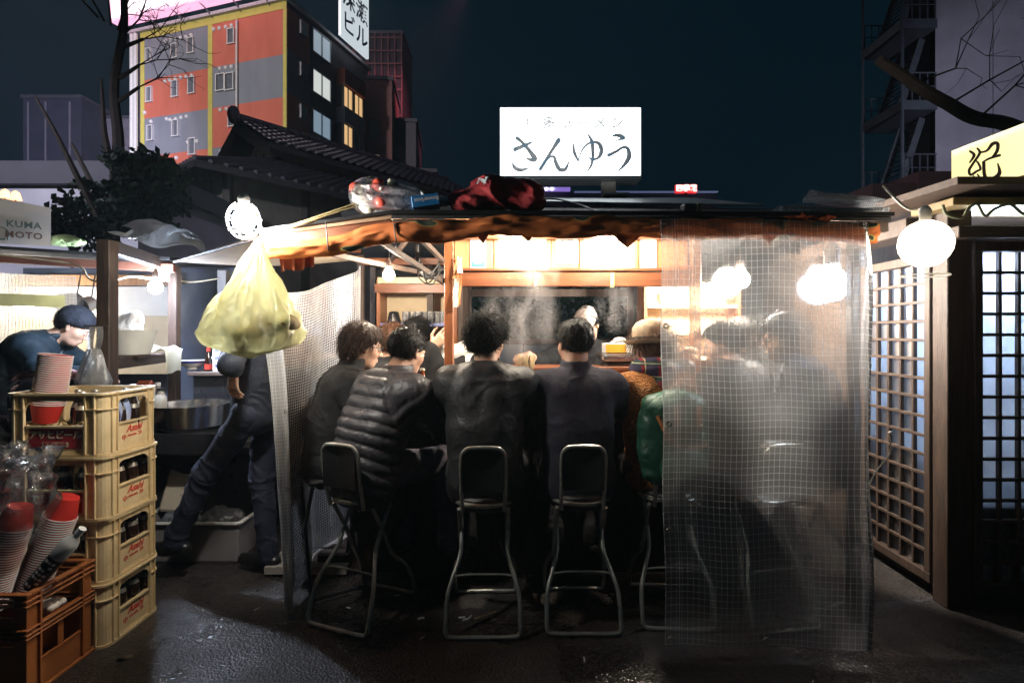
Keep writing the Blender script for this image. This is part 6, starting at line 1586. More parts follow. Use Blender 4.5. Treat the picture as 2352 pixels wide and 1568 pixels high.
# ------------------------------------------------------------------ brown crate in front with the bagged cups
bc = thing('bottle_crate', 'tall orange-brown bottle crate holding bagged paper cups in the near left corner', 'crate', (-2.10, 2.19, 0))
w, d, H = .245, .155, .405; s = S()
def hoop2(z, hgt, o):
    for sy in (-1, 1): s.b2(-w - o, w + o, sy * (d - .012), sy * (d + o), z, z + hgt, .002)
    for sx in (-1, 1): s.b2(sx * (w - .012), sx * (w + o), -d + .0125, d - .0125, z, z + hgt, .002)
for z in (.0, .228, .243, .262, .352, .372, .393): hoop2(z, .012 if z in (0, .393) else .006, .012)
for sx in (-1, 1):
    for sy in (-1, 1): s.b2(sx * (w - .05), sx * w, sy * (d - .008), sy * d, .013, H - .013); s.b2(sx * (w - .008), sx * w, sy * (d - .05), sy * (d - .0085), .013, H - .013)
    s.b2(sx * (w - .007), sx * (w - .001), -d + .05, d - .05, .013, .115); s.b2(sx * (w - .007), sx * (w + .002), -d + .05, d - .05, .115, .125); s.b2(sx * (w - .007), sx * (w - .001), -.014, .014, .125, .226); s.b2(sx * (w - .007), sx * (w - .001), -d + .05, d - .05, .222, .27)
    s.b2(sx * (w - .004), sx * (w + .011), -d + .048, -d + .056, .013, .392); s.b2(sx * (w - .004), sx * (w + .011), d - .056, d - .048, .013, .392)
for sy in (-1, 1): s.b2(-w + .05, w - .05, sy * (d - .007), sy * (d - .001), .013, .20); s.b2(-w + .05, w - .05, sy * (d - .007), sy * (d - .001), .222, .31)
s.b2(-w + .01, w - .01, -d + .01, d - .01, .004, .012); s.build('shell', M_CRATEB, bc)
ax = Vector((.30, .06, 1.0))
for i, (b, lab) in enumerate((((-2.235, 2.21, .40), 'leftmost'), ((-2.075, 2.12, .37), 'front'), ((-2.02, 2.26, .37), 'rear'))):
    # open ends face down, red bases on top
    ms = cup_mesh(1.06, .085); axn = (ax + Vector((.06 * i - .06, 0, 0))).normalized(); q = (-axn).to_track_quat('Z', 'Y')
    for k in range(32):
        t = bpy.data.objects.new('paper_cup', None); COL.objects.link(t); t.location = Vector(b) + axn * (.03 + .0104 * k); t.rotation_mode = 'QUATERNION'; t.rotation_quaternion = q
        tag(t, 'red paper cup in the %s bagged sleeve leaning in the brown crate' % lab, 'cup', 'cups in the %s bagged sleeve' % lab)
        for nm, me in zip(('wall', 'rim'), ms): obj(nm, me, t)
M_FILM = plastic('clear_film', (.75, .78, .82), alpha=.93, rough=.10, transl=.5, ns=9, bump=1., bs=26, gloss=.45, vary=.1)
for i, (b, r0, lab) in enumerate((((-2.16, 2.20, .72), .078, 'crumpled clear bag round the left cup sleeve'), ((-1.98, 2.16, .70), .092, 'crumpled clear bag tied over the front and rear cup sleeves'))):
    fb = thing('plastic_bag', lab, 'bag', b)
    def film(u, v):
        a = 2 * math.pi * u; hh = -.14 + .30 * v; rr = r0 * (1.05 if v < .6 else 1.05 - (v - .6) * 1.3) + .014 * vn1(u * 8, v * 6, i, 31) * (1 + 2 * v) + .012 * math.sin(a * 7 + v * 9) * v
        return Vector((rr * math.cos(a) + hh * .22, rr * math.sin(a) + hh * .1, hh + .02 * vn1(u * 6, v * 4, 2, 33)))
    s = S().sheet(film, 48, 18); s.build('film', M_FILM, fb, recalc=False)
    def tuft(u, v):
        a = 2 * math.pi * u; rr = .03 + .075 * v + .028 * math.sin(a * 5 + v * 4); return film(0, 1) * 0 + Vector((.035 + rr * math.cos(a) * (1 - .2 * v) - .02 * v, .02 + rr * math.sin(a) * .8, .15 + .07 * v + .035 * vn1(u * 9, v * 5, i, 35) * v))
    s = S().sheet(tuft, 40, 10); s.build('tied_neck', M_FILM, fb, recalc=False)
pb = thing('pet_bottle', 'plastic bottle with white cap and black and white label leaning in the brown crate', 'bottle', (-1.862, 2.11, .445)); pb.rotation_euler = (-.1, .68, .05)
S().lathe([(0, -.06), (.029, -.06), (.031, -.05), (.031, .085)], 18).build('lower_label', mat('label_black', (.012, .012, .014), .3), pb)
S().lathe([(.0312, .0855), (.033, .10), (.033, .145), (.028, .165), (.014, .185), (.013, .196)], 18).build('upper_label', mat('label_white', (.62, .60, .58), .35), pb); S().lathe([(.015, .197), (.015, .222), (0, .224)], 14).build('cap', mat('cap_white', (.8, .8, .78), .4), pb)
for k in range(7):
    s = S(); z = -.045 + k * .018
    for a0, a1 in ((-2.2, -1.75), (-1.6, -1.35), (-1.2, -.8)):
        if (k * 3 + int(a0 * 7)) % 4: s.sheet(lambda u, v: (.0318 * math.cos(a0 + (a1 - a0) * u), .0318 * math.sin(a0 + (a1 - a0) * u), z + .010 * v), 4, 1); s.sheet(lambda u, v: (.0313 * math.cos(a0 + (a1 - a0) * u), .0313 * math.sin(a0 + (a1 - a0) * u), z + .010 * v), 4, 1)
    s.build('label_print', mat('label_white', (.62, .60, .58), .35), pb, kind='stuff')
pw = thing('wad', 'crumpled pale wrapper seen through the window of the brown crate', 'wrapper', (-1.90, 2.19, .285))
sd = SDF((-.07, -.07, -.05), (.07, .07, .05), .005); sd.ell((0, 0, 0), (.045, .05, .022), k=0); V, Q = sd.mesh(); nn = vnormals(V, Q); np_obj('paper', V + nn * (.012 * fbm(V * 30, 3, 3))[:, None], Q, mat('paper_warm', (.72, .62, .52), .7), pw)

# ------------------------------------------------------------------ yellow rubbish bag under the left lamp
yb_ = thing('rubbish_bag', 'full yellow translucent rubbish bag hanging from the left corner of the roof', 'bag', P(585, 690, 2.19))
m, nt, b = nodes_of('bag_yellow'); L = nt.links.new
tc = nt.nodes.new('ShaderNodeTexCoord'); n1 = nt.nodes.new('ShaderNodeTexNoise'); n1.inputs['Scale'].default_value = 26; n1.inputs['Detail'].default_value = 6; L(tc.outputs['Object'], n1.inputs['Vector'])
bpn = nt.nodes.new('ShaderNodeBump'); bpn.inputs['Strength'].default_value = .55; bpn.inputs['Distance'].default_value = .02; L(n1.outputs['Fac'], bpn.inputs['Height'])
df = nt.nodes.new('ShaderNodeBsdfDiffuse'); df.inputs[0].default_value = (.87, .87, .66, 1); L(bpn.outputs[0], df.inputs['Normal'])
tl = nt.nodes.new('ShaderNodeBsdfTranslucent'); tl.inputs[0].default_value = (.94, .94, .72, 1); L(bpn.outputs[0], tl.inputs['Normal']); trn = nt.nodes.new('ShaderNodeBsdfTransparent'); trn.inputs[0].default_value = (.94, .94, .70, 1)
gl = nt.nodes.new('ShaderNodeBsdfGlossy'); gl.inputs['Roughness'].default_value = .28; L(bpn.outputs[0], gl.inputs['Normal'])
x1 = nt.nodes.new('ShaderNodeMixShader'); x1.inputs[0].default_value = .55; L(df.outputs[0], x1.inputs[1]); L(tl.outputs[0], x1.inputs[2])
x2 = nt.nodes.new('ShaderNodeMixShader'); x2.inputs[0].default_value = .34; L(x1.outputs[0], x2.inputs[1]); L(trn.outputs[0], x2.inputs[2]); x3 = nt.nodes.new('ShaderNodeMixShader'); x3.inputs[0].default_value = .08; L(x2.outputs[0], x3.inputs[1]); L(gl.outputs[0], x3.inputs[2])
L(x3.outputs[0], [n for n in nt.nodes if n.type == 'OUTPUT_MATERIAL'][0].inputs['Surface']); M_YB = m
zt = 1.4 + (765 - 548) * 2.19 / K; zbm = 1.4 + (765 - 818) * 2.19 / K; hb = zt - zbm
def ybag(u, v):
    a = 2 * math.pi * u; r = float(np.interp(v, [0, .06, .2, .45, .68, .82, .92, .97, 1], [.010, .020, .050, .115, .172, .198, .180, .12, .0]))
    pl_ = (1 - v) ** .7; r *= 1 - .035 * abs(math.sin(a * 23 + 9 * v)) * (.3 + v) + .03 * vn1(math.cos(a) * 14, math.sin(a) * 14, v * 26, 47) + .15 * math.sin(a * 9 + 2 * math.sin(v * 5)) * pl_ * min(1, v * 6) + .10 * math.sin(a * 19 + 1.3 + 3 * v) * (pl_ + .15) - .05 * abs(math.sin(a * 13 + 4 * v))
    r += .022 * vn1(math.cos(a) * 2.2, math.sin(a) * 2.2, v * 5, 41) * min(1, v * 2) + .008 * vn1(math.cos(a) * 7, math.sin(a) * 7, v * 14, 42) * min(1, v * 2)
    lean = .035 * (1 - v) - .01
    return Vector((r * math.cos(a) * 1.04 + lean, r * .8 * math.sin(a), hb / 2 + .0 - hb * v + .012 * math.sin(a * 2 + 1) * v))
S().sheet(ybag, 110, 60).build('film', M_YB, yb_, loc=Vector((P(580, 0, 2.19).x - yb_.location.x - 0, 0, (zt + zbm) / 2 - yb_.location.z)), recalc=False)
sd = SDF((-.22, -.18, -.26), (.22, .18, .1), .008)
for x, y, z, r in ((-.05, .0, -.17, .075), (.07, .02, -.16, .08), (.0, -.05, -.15, .07), (.02, .05, -.11, .07), (-.10, .03, -.13, .05), (.12, -.02, -.10, .05)): sd.ell((x, y, z), (r, r * .85, r * .6), k=.02)
V, Q = sd.mesh(); nn = vnormals(V, Q); np_obj('contents', V + nn * (.02 * fbm(V * 18, 3, 6))[:, None], Q, mat('rubbish_brown', (.14, .075, .025), .8, col2=(.40, .33, .18), ns=14), yb_, loc=(0, 0, .01))
kn = S(); kn.tube(catmull([Vector((.03, 0, hb / 2 - .01)), Vector((.035, .0, hb / 2 + .03)), Vector((.03, .04, hb / 2 + .05))], 4), [.012] * 9, 8); kn.build('tied_neck', M_YB, yb_)

# ------------------------------------------------------------------ things on the roof
def roofz(y): return 1.925 + (y - 2.33) * .31
pr = thing('plastic_bag', 'clear plastic bag of red and white wrapped goods on the roof edge', 'bag', P(885, 447, 2.42))
s = S()
def rbag(u, v):
    a = 2 * math.pi * u; th = math.pi * v; f = 1 + .07 * math.sin(a * 11 + 3 * v) * math.sin(th) + .12 * vn1(math.cos(a) * 2, math.sin(a) * 2, v * 4, 51)
    x = -math.cos(th) * .165; r = .098 * math.sin(th) ** .75 * f * (1 - .20 * v); return Vector((x + .02 * v, r * .8 * math.sin(a), r * math.cos(a) - .045 * v + .005))
s.sheet(rbag, 64, 32); s.build('film', plastic('bag_film', (.75, .75, .82), alpha=.72, rough=.14, transl=.4, ns=12, bump=.9, bs=26, gloss=.2, vary=.2), pr, recalc=False)
M_RED = mat('wrap_red', (.66, .09, .05), .45, col2=(.5, .06, .04)); M_MAR = mat('wrap_maroon', (.10, .02, .03), .5); M_WHT = mat('wrap_white', (.72, .68, .56), .6)
for c, r, m_ in (((-.10, -.02, -.005), .050, M_WHT), ((-.125, -.02, .02), .034, M_RED), ((-.02, -.035, .035), .032, M_RED), ((-.005, -.045, -.045), .034, M_RED), ((-.07, -.02, -.055), .042, M_WHT), ((.035, -.02, .02), .042, M_MAR), ((.055, -.01, -.045), .042, M_MAR), ((-.06, 0, .05), .036, M_WHT), ((.035, -.045, .045), .016, M_WHT)):
    S().ball(c, (r, r * .8, r * .95), 14, 9).build('packet', m_, pr)
s = S(); s.lathe([(.0, 0), (.016, 0), (.012, .03), (.028, .06)], 12, Matrix.Translation((-.085, -.075, -.012)) @ Matrix.Rotation(1.57, 4, 'X')); s.build('tied_neck', M_FILM, pr)
fbx = thing('tissue_box', 'blue tissue box lying upside down on the roof edge', 'box', P(978, 466, 2.40)); fbx.rotation_euler = (0, -.17, .12)
S().b2(-.060, .060, -.05, .05, -.026, .026, .002).build('carton', mat('carton_blue', (.012, .16, .42), .4, col2=(.02, .20, .46)), fbx)
Mu = Matrix.Translation((0, -.0508, 0)) @ Matrix.Rotation(math.radians(90), 4, 'X') @ Matrix.Rotation(math.pi, 4, 'Z')
text('flowerbox', .026, mat('print_white', (.75, .75, .78), .5), Matrix.Translation((.006, 0, .004)) @ Mu, fbx, bold=.0006); text('FLAIR', .011, mat('print_white', (.75, .75, .78), .5), Matrix.Translation((.01, 0, -.014)) @ Mu, fbx) if False else None
tp = thing('tissue_pack', 'shiny white crumpled pack beside the blue tissue box', 'pack', P(1012, 464, 2.43))
sd = SDF((-.08, -.07, -.06), (.08, .07, .06), .005); sd.ell((0, 0, 0), (.052, .04, .026), k=0); V, Q = sd.mesh(); nn = vnormals(V, Q); np_obj('film', V + nn * (.008 * fbm(V * 26, 3, 8))[:, None], Q, mat('film_white', (.70, .70, .78), .2), tp)
# red jacket
rj = thing('red_jacket', 'bundled dark red jacket with white emblem on the roof in front of the sign', 'jacket', P(1140, 452, 2.46))
sd = SDF((-.28, -.16, -.10), (.28, .18, .14), .006)
for c, r in (((-.12, -.01, -.03), (.10, .09, .055)), ((-.02, 0, .01), (.13, .10, .07)), ((.10, 0, .005), (.12, .09, .072)), ((.16, 0, -.02), (.06, .08, .06)), ((-.03, .0, .055), (.05, .07, .03))): sd.ell(c, r, k=.03)
V, Q = sd.mesh(); nn = vnormals(V, Q); fo = fbm(np.stack([V[:, 0] * 10 + V[:, 2] * 14, V[:, 1] * 10, V[:, 2] * 6 - V[:, 0] * 8], 1), 3, 9); V = V + nn * (.018 * ((1 - np.abs(fo)) ** 2 - .5))[:, None]
np_obj('fabric', V, Q, mat('fleece_red', (.42, .028, .035), .8, col2=(.32, .02, .028), ns=10, bump=.2, bs=160), rj)
RJ = V.copy()
def em(x, y, d_):
    px = -.092 + x * .00115; pz = .072 - y * .00085
    q = RJ[(np.abs(RJ[:, 0] - px) < .009) & (np.abs(RJ[:, 2] - pz) < .009)]
    return Vector((px, (q[:, 1].min() if len(q) else -.07) - .003 - d_, pz))
s = S()
strokes(s, [[(8, 40, 5), (14, 10, 7), (12, 4, 4)], [(12, 8, 5), (38, 40, 9)], [(36, 42, 6), (44, 8, 7), (50, 4, 4)], [(20, 8, 4), (36, 22, 6), (52, 6, 5)], [(36, 22, 7), (34, 48, 6)]], em, 0, .0025)
s.build('emblem', mat('print_pale', (.62, .68, .72), .6), rj)
cb = thing('cable', 'thin black cable trailing from the sign over the roof', 'cable', P(1290, 465, 2.8))
wpart(cb, S().tube(catmull([P(1236, 460, 2.7), P(1262, 457, 2.8), P(1290, 460, 2.82), P(1330, 470, 2.7), P(1362, 482, 2.5), P(1385, 489, 2.34)], 6), .004, 5), 'cord', M_CABLE)
ck = thing('clamp', 'small dull metal clamp on the roof edge above the curtain', 'clamp', P(1588, 477, 2.4)); ck.rotation_euler = (0, 0, .2)
S().b2(-.045, .02, -.02, .02, -.022, .012, .003).build('body', mat('clamp_grey', (.18, .17, .16), .5, metal=.5), ck); S().b2(.024, .045, -.016, .016, -.022, .018, .003).build('jaw', mat('brass_old', (.35, .28, .12), .5, metal=.5), ck); S().tube([(-.05, 0, -.018), (-.06, -.01, -.02)], .005, 6).build('screw', M_GROM, ck)
# spare plastic sheets rolled up on the right of the roof
def rollsheet(name, label, a, b, r, seed, m_):
    t = thing(name, label, 'sheet', (Vector(a) + Vector(b)) / 2); a = Vector(a); b = Vector(b); dd = (b - a); n1_, n2_ = frame_of(dd)
    def f(u, v):
        an = 2 * math.pi * v * 1.35; rr = r * (1 - .22 * v) * (1 + .25 * vn1(u * 5, math.cos(an) * 1.2, math.sin(an) * 1.2, seed)); return a + dd * (u + .02 * math.sin(v * 9)) + n1_ * rr * math.cos(an) + n2_ * rr * .62 * math.sin(an)
    curtain(t, f, 40, 30, 34, 22, m_, th=.0009, hv=False); return t
M_SH3 = plastic('sheet_rolled', (.66, .68, .72), alpha=.78, rough=.14, transl=.5, ns=8, bump=.5, bs=18, gloss=.25, vary=.2)
rollsheet('plastic_sheet', 'upper rolled clear mesh sheet lying on the right end of the roof', P(1855, 452, 2.62), P(2022, 468, 2.56), .045, 61, M_SH3)
rollsheet('plastic_sheet', 'lower crumpled bluish clear sheet under the rolled one on the roof', P(1782, 484, 2.45), P(2030, 488, 2.46), .036, 62, plastic('sheet_blue', (.50, .62, .70), alpha=.78, rough=.14, transl=.5, ns=8, bump=.5, bs=18, gloss=.25, vary=.2))
rg2 = thing('cloth', 'crumpled orange rag poking out under the plastic sheets on the roof edge', 'cloth', P(1860, 498, 2.34))
sd = SDF((-.14, -.06, -.04), (.14, .06, .04), .005); sd.ell((-.05, 0, 0), (.06, .025, .014), k=0); sd.ell((.05, 0, -.004), (.06, .025, .014), k=.02); V, Q = sd.mesh(); nn = vnormals(V, Q); np_obj('fabric', V + nn * (.012 * fbm(V * 40, 3, 18))[:, None], Q, mat('rag_orange', (.50, .10, .025), .85), rg2)
# straw cords from the bag to the corner
tw = thing('twine', 'pair of straw coloured cords stretched from the roof bag to the left corner', 'cord', P(720, 500, 2.36))
s = S(); s.tube([P(822, 466, 2.40), P(745, 492, 2.34), P(606, 540, 2.30)], .0045, 6); wpart(tw, s, 'strand', mat('straw', (.55, .42, .20), .8)); s = S(); s.tube([P(824, 472, 2.40), P(745, 497, 2.33), P(600, 546, 2.29)], .0045, 6); wpart(tw, s, 'strand', mat('straw', (.55, .42, .20), .8))

# ------------------------------------------------------------------ menus and papers in the stall
def slip(name, label, x0, x1, z0, z1, y, m_, txt=(), g=None):
    t = thing(name, label, 'menu paper' if 'menu' in name else 'paper', ((x0 + x1) / 2, y, (z0 + z1) / 2), 0, g)
    S().b2(x0 - t.location.x, x1 - t.location.x, 0, .0015, z0 - t.location.z, z1 - t.location.z).build('sheet', m_, t)
    for st_, sz_, dz, mm in txt: text(st_, sz_, mm, face_cam((0, -.0012, dz)), t, bold=.0004)
    return t
GI = mat('ink_grey', (.10, .10, .11), .6); GG = mat('ink_teal', (.05, .30, .22), .6)
a = P(1080, 0, 3.35).x; bx = P(1116, 0, 3.35).x
t = slip('menu_slip', 'tall white menu strip with green print at the left of the cabinet', a, bx, 1.808, 2.10, 3.352, M_PAPER)
for i, ch in enumerate('メニュー'): text(ch, .026, GG, face_cam((.022, -.0012, .045 - .03 * i)), t)
S().b2(-.042, .042, -.001, -.0002, -.140, -.105).build('patch', GG, t); text('MENU', .016, M_PAPER, face_cam((0, -.0016, -.114)), t, bold=.0004); text('YATAI', .014, M_PAPER, face_cam((0, -.0016, -.130)), t, bold=.0004) if False else None
slip('menu_slip', 'upper handwritten price slip in the middle of the cabinet', P(1277, 0, 3.35).x, P(1328, 0, 3.35).x, 1.952, 2.06, 3.352, M_PAPER, (('¥600', .036, -.030, GI),))
slip('menu_slip', 'lower handwritten price slip in the middle of the cabinet', P(1277, 0, 3.35).x, P(1328, 0, 3.35).x, 1.838, 1.946, 3.352, M_PAPER, (('からあげ', .028, .016, GI), ('¥900', .034, -.024, GI)))
slip('menu_slip', 'tall white menu strip at the right of the cabinet beside the curtain', P(1471, 0, 3.35).x, P(1508, 0, 3.35).x, 1.806, 2.10, 3.352, M_PAPER, ())
op = thing('paper_charm', 'bunch of orange and red paper strips pinned on the wooden post', 'paper', P(1050, 650, 3.26))
for i, (u, v0, v1, c) in enumerate(((1047, 596, 640, (.65, .30, .12)), (1053, 632, 700, (.70, .22, .08)), (1048, 640, 705, (.75, .60, .48)), (1056, 590, 628, (.7, .62, .5)))):
    x = P(u, 0, 3.26 - .006 * i).x; s = S()
    f = lambda uu, vv: Vector((x - .016 + .032 * uu + .006 * math.sin(vv * 4 + i), 3.262 - .006 * i + .006 * math.sin(uu * 4 + vv * 5), 1.4 - (v0 + (v1 - v0) * vv - 765) * 3.26 / K))
    s.sheet(f, 4, 8); s.sheet(lambda a_, b_: f(a_, b_) + Vector((0, .0015, 0)), 4, 8); wpart(op, s, 'strip', mat('paper_strip%d' % i, c, .7, col2=tuple(q * .8 for q in c), ns=30))
wr = thing('wires', 'tangle of black wires hanging from the rafters beside the post', 'cable', P(975, 600, 3.1))
rgw = np.random.default_rng(8)
for k in range(9):
    u0 = 955 + rgw.uniform(-4, 10); s = S()
    s.tube(catmull([P(u0, 562, 3.1), P(u0 + rgw.uniform(-6, 8), 590 + rgw.uniform(-8, 8), 3.1), P(u0 + rgw.uniform(4, 22), 625 + rgw.uniform(-14, 14), 3.12), P(u0 + rgw.uniform(20, 45), 640 + rgw.uniform(-12, 12), 3.15), P(1018 + rgw.uniform(-8, 4), 612 + rgw.uniform(-25, 15), 3.25)], 6), .0045, 5); wpart(wr, s, 'wire', M_CABLE)
# ------------------------------------------------------------------ on the counters and shelves
M_GLASS = plastic('tumbler_glass', (.85, .88, .88), alpha=.72, rough=.05, transl=.3, ns=6, bump=0, gloss=.5, vary=.1)
gl0 = None
for i in range(7):
    if gl0 is None:
        gl0 = thing('glass', 'clear tumbler in the row on the blue shelf', 'glass', (0, 0, 0), 0, 'tumblers on the blue shelf'); S().lathe([(0, .0), (.024, 0), (.029, .088), (.0272, .088), (.0225, .006), (0, .006)], 14).build('bowl', M_GLASS, gl0); o = gl0
    else: o = copy_tree(gl0)
    o.location = (-.80 + .047 * i, 4.02 + .03 * (i % 2), 1.476)
vs_ = thing('pot', 'black lidded pot with pale dots on the blue shelf', 'pot', (-.895, 4.04, 1.476)); S().lathe([(0, 0), (.052, 0), (.050, .02), (.036, .08), (.030, .086), (0, .09)], 18).build('body', M_BLACKPL, vs_)
for k in range(4): S().ball((.0, -.050 + .004 * k, .018 + .015 * k), .005, 6, 5).build('dot', M_PAPER, vs_)
for u, v, nm in ((1012, 708, 'upper'),): t = thing('box', 'small white box at the right end of the glass shelf', 'box', (-.475, 4.06, 1.476)); S().b2(-.03, .03, -.03, .03, 0, .075, .003).build('carton', M_PAPER, t); S().b2(-.031, .031, -.031, .031, .0755, .09, .003).build('lid', M_PAPER, t)
cc = thing('chopstick_holder', 'black pot crammed with pale wooden chopsticks on the counter ledge', 'holder', (.075, 3.20, .936)); cc.location = P(1210, 868, 3.18) * Vector((1, 1, 0)).to_3d().normalized().length if False else Vector((P(1208, 0, 3.18).x, 3.18, .936))
S().lathe([(0, 0), (.045, 0), (.048, .25), (.043, .25), (.041, .01), (0, .01)], 18).build('pot', M_BLACKPL, cc)
for k in range(34):
    a = 2 * math.pi * k / 34 * 3; r = .034 * ((k % 5 + 1) / 5) ** .5; S().bar((r * .6 * math.cos(a), r * .6 * math.sin(a), .06), (r * 1.75 * math.cos(a) + .004, r * 1.75 * math.sin(a), .325 + .012 * math.sin(k * 2.3)), .006, .006).build('chopstick', mat('chopstick_wood', (.74, .62, .42), .6), cc)
tb = thing('tissue_box', 'orange and white tissue box on the steel case behind the navy coat', 'box', Vector((P(1412, 0, 3.5).x, 3.5, 1.272)), .06)
S().b2(-.072, .115, -.06, .06, .0, .062, .002).build('carton', M_PAPER, tb); S().b2(-.073, .06, -.0612, -.0603, .003, .056).build('front_panel', mat('carton_orange', (.80, .38, .03), .5), tb)
s = S(); tf = lambda u, v: Vector((-.01 + .08 * u - .02 * v + .01 * math.sin(v * 8), -.03 + .06 * v, .063 + .03 * math.sin(u * 3.1) * (1 - .5 * v) + .014 * math.sin(u * 9 + v * 5))); s.sheet(tf, 10, 8); s.sheet(lambda u, v: tf(u, v) + Vector((0, 0, .003)), 10, 8); s.build('tissue', M_PAPER, tb)
sx = thing('steel_case', 'stainless steel counter case with rounded top between the guests', 'case', Vector((P(1450, 0, 3.45).x, 3.45, 1.223)))
sd = S(); sd.box((0, 0, .0235), (.42, .24, .045), None, .012); sd.build('top', M_STEEL, sx); S().b2(-.19, .19, -.10, .10, -.285, -.001, .02).build('body', mat('steel_dark', (.16, .15, .15), .3, metal=.9), sx)
pl = thing('plate_stack', 'stack of white plates and folded cloth beside the tissue box', 'plates', Vector((P(1492, 0, 3.46).x, 3.46, 1.27)))
for k in range(4): S().lathe([(0, .004), (.04, .0), (.075, .010), (.072, .013), (.04, .004)], 20, Matrix.Translation((0, 0, .0125 * k))).build('plate', mat('china', (.78, .77, .74), .25), pl)
rd_ = thing('food_plate', 'plate of red garnish on the counter between the first two guests', 'plate', Vector((P(988, 0, 3.05).x, 3.05, .936)))
S().lathe([(0, .004), (.05, .0), (.085, .012), (.082, .016), (.05, .006)], 20).build('dish', mat('china', (.78, .77, .74), .25), rd_)
for k in range(9): S().ball((.045 * math.cos(k * 2.4) * (k / 9), .045 * math.sin(k * 2.4) * (k / 9), .02 + .006 * (k % 3)), (.02, .016, .012), 8, 6).build('morsel', mat('food_red' if k % 3 else 'food_green', (.55, .06, .03) if k % 3 else (.20, .32, .06), .4), rd_)
bb_ = copy_tree(b0); bb_.location = Vector((P(972, 0, 3.14).x, 3.14, .936)); tag(bb_, 'open brown beer bottle on the counter beside the quilted jacket', 'bottle'); del bb_['group']
bb2 = None
M_AMB = mat('bottle_amber', (.20, .045, .012), .08, spec=.8, ns=3)
for ch in bb_.children:
    if ch.name.startswith('glass'): ch.data = ch.data.copy(); ch.data.materials.clear(); ch.data.materials.append(M_AMB)
S().lathe([(.0325, .05), (.0325, .12)], 14).build('label', M_PAPER, bb_)
gb = copy_tree(gl0); gb.location = Vector((P(988, 0, 3.02).x + .0, 3.20, .936)); tag(gb, 'glass beside the open bottle on the counter', 'glass'); del gb['group']
for k, (u, z, lab) in enumerate(((1488, 1.611, 'upper left upturned pale bowl on the right shelf'), (1512, 1.611, 'upper right upturned pale bowl on the right shelf'), (1490, 1.411, 'left stack of small bowls on the right shelf'), (1516, 1.411, 'right stack of small bowls on the right shelf'))):
    t = thing('bowl_stack', lab, 'bowls', Vector((P(u, 0, 4.05).x + (.03 if k % 2 else .0), 4.05, z)))
    for q in range(2): S().lathe([(.018, 0), (.02, .008), (.038, .035), (.042, .06), (.040, .06), (.035, .034), (0, .012)], 18, Matrix.Translation((0, 0, .028 * q))).build('bowl', mat('china_warm', (.70, .62, .50), .3), t)
# ------------------------------------------------------------------ left stall clutter
rc_ = thing('rice_warmer', 'big round black rice warmer with a steel band', 'cooker', Vector((P(100, 0, 3.0).x, 3.02, .86)))
S().lathe([(0, 0), (.155, 0), (.165, .02), (.165, .20), (.158, .202), (.158, .21), (.165, .212), (.160, .24), (.12, .285), (.06, .30), (0, .302)], 28).build('body', mat('enamel_black', (.012, .012, .014), .12), rc_); S().lathe([(.1665, .196), (.1675, .206), (.1665, .216), (.1640, .206)], 28).build('band', M_STEEL, rc_)
wpart(ls, S().b2(-3.6, -2.3, 2.86, 3.22, .82, .858, .005), 'front_shelf', M_WOODDX); wpart(ls, S().b2(-3.55, -2.32, 2.92, 2.95, .02, .818), 'front_board', M_WOODDX)
pc = thing('cloth', 'folded pink cloth lying on the black rice warmer', 'cloth', Vector((P(100, 0, 3.0).x, 3.02, 1.163)), .1)
for k in range(3):
    f = lambda u, v: Vector((-.14 + .28 * u + .01 * k, -.06 + .12 * v, .004 + .011 * k - .06 * (abs(u - .5) * 2) ** 3 * .5 + .005 * math.sin(u * 9 + k))); s = S(); s.sheet(f, 14, 5); s.sheet(lambda u, v: f(u, v) + Vector((0, 0, .006)), 14, 5); s.build('fold', mat('cloth_pink', (.62, .30, .32), .85, col2=(.66, .42, .42), ns=9), pc)
hb_ = thing('carrier_bag', 'white carrier bag hanging by its handles from the inner post', 'bag', P(215, 845, 2.82))
def cbag(u, v):
    a = 2 * math.pi * u; r = float(np.interp(v, [0, .15, .4, .8, .95, 1], [.028, .040, .055, .085, .075, .0])); return Vector((r * math.cos(a) * 1.1 + .006 * math.sin(a * 6 + v * 5), r * .6 * math.sin(a), .10 - .21 * v))
M_BAGW = plastic('bag_white', (.72, .71, .68), alpha=.10, rough=.3, transl=.55, ns=8, bump=.6, bs=18, gloss=.15, vary=.5)
S().sheet(cbag, 36, 16).build('film', M_BAGW, hb_, recalc=False)
for q in (-1, 1):
    f = lambda u, v: Vector((q * (.012 + .03 * (1 - v) * v) - .016 + .032 * u, .0 + .006 * q, .095 + .125 * v)) + Vector((.015 * v, 0, 0)); s = S(); s.sheet(f, 4, 8); s.sheet(lambda u, v: f(u, v) + Vector((0, .003, 0)), 4, 8); s.build('handle', M_BAGW, hb_)
S().tube([(-.05, 0, .222), (.06, .02, .222)], .006, 6).build('hook', M_WOODD, hb_)
tub = thing('tub', 'round white plastic tub on the rail of the left stall', 'tub', Vector((P(296, 0, 3.2).x, 3.22, 1.272)))
S().lathe([(0, 0), (.10, 0), (.128, .14), (.135, .14), (.135, .148), (.122, .148), (.095, .008), (0, .008)], 28).build('bowl', mat('tub_white', (.78, .77, .70), .4), tub)
S().box((0, 0, -.012), (.26, .24, .018), None, .003).build('board', M_WOODDX, tub)
wb = thing('white_sack', 'bulging white plastic sack standing in the white tub', 'bag', Vector((P(290, 0, 3.22).x, 3.24, 1.36)))
sd = SDF((-.13, -.12, -.08), (.13, .12, .24), .006); sd.ell((-.01, 0, .04), (.085, .075, .115), k=0); sd.ell((.02, 0, .10), (.06, .06, .07), k=.03); V, Q = sd.mesh(); nn = vnormals(V, Q); np_obj('film', V + nn * (.014 * fbm(V * np.array([22, 22, 12]), 3, 14))[:, None], Q, mat('sack_white', (.78, .79, .82), .5), wb)
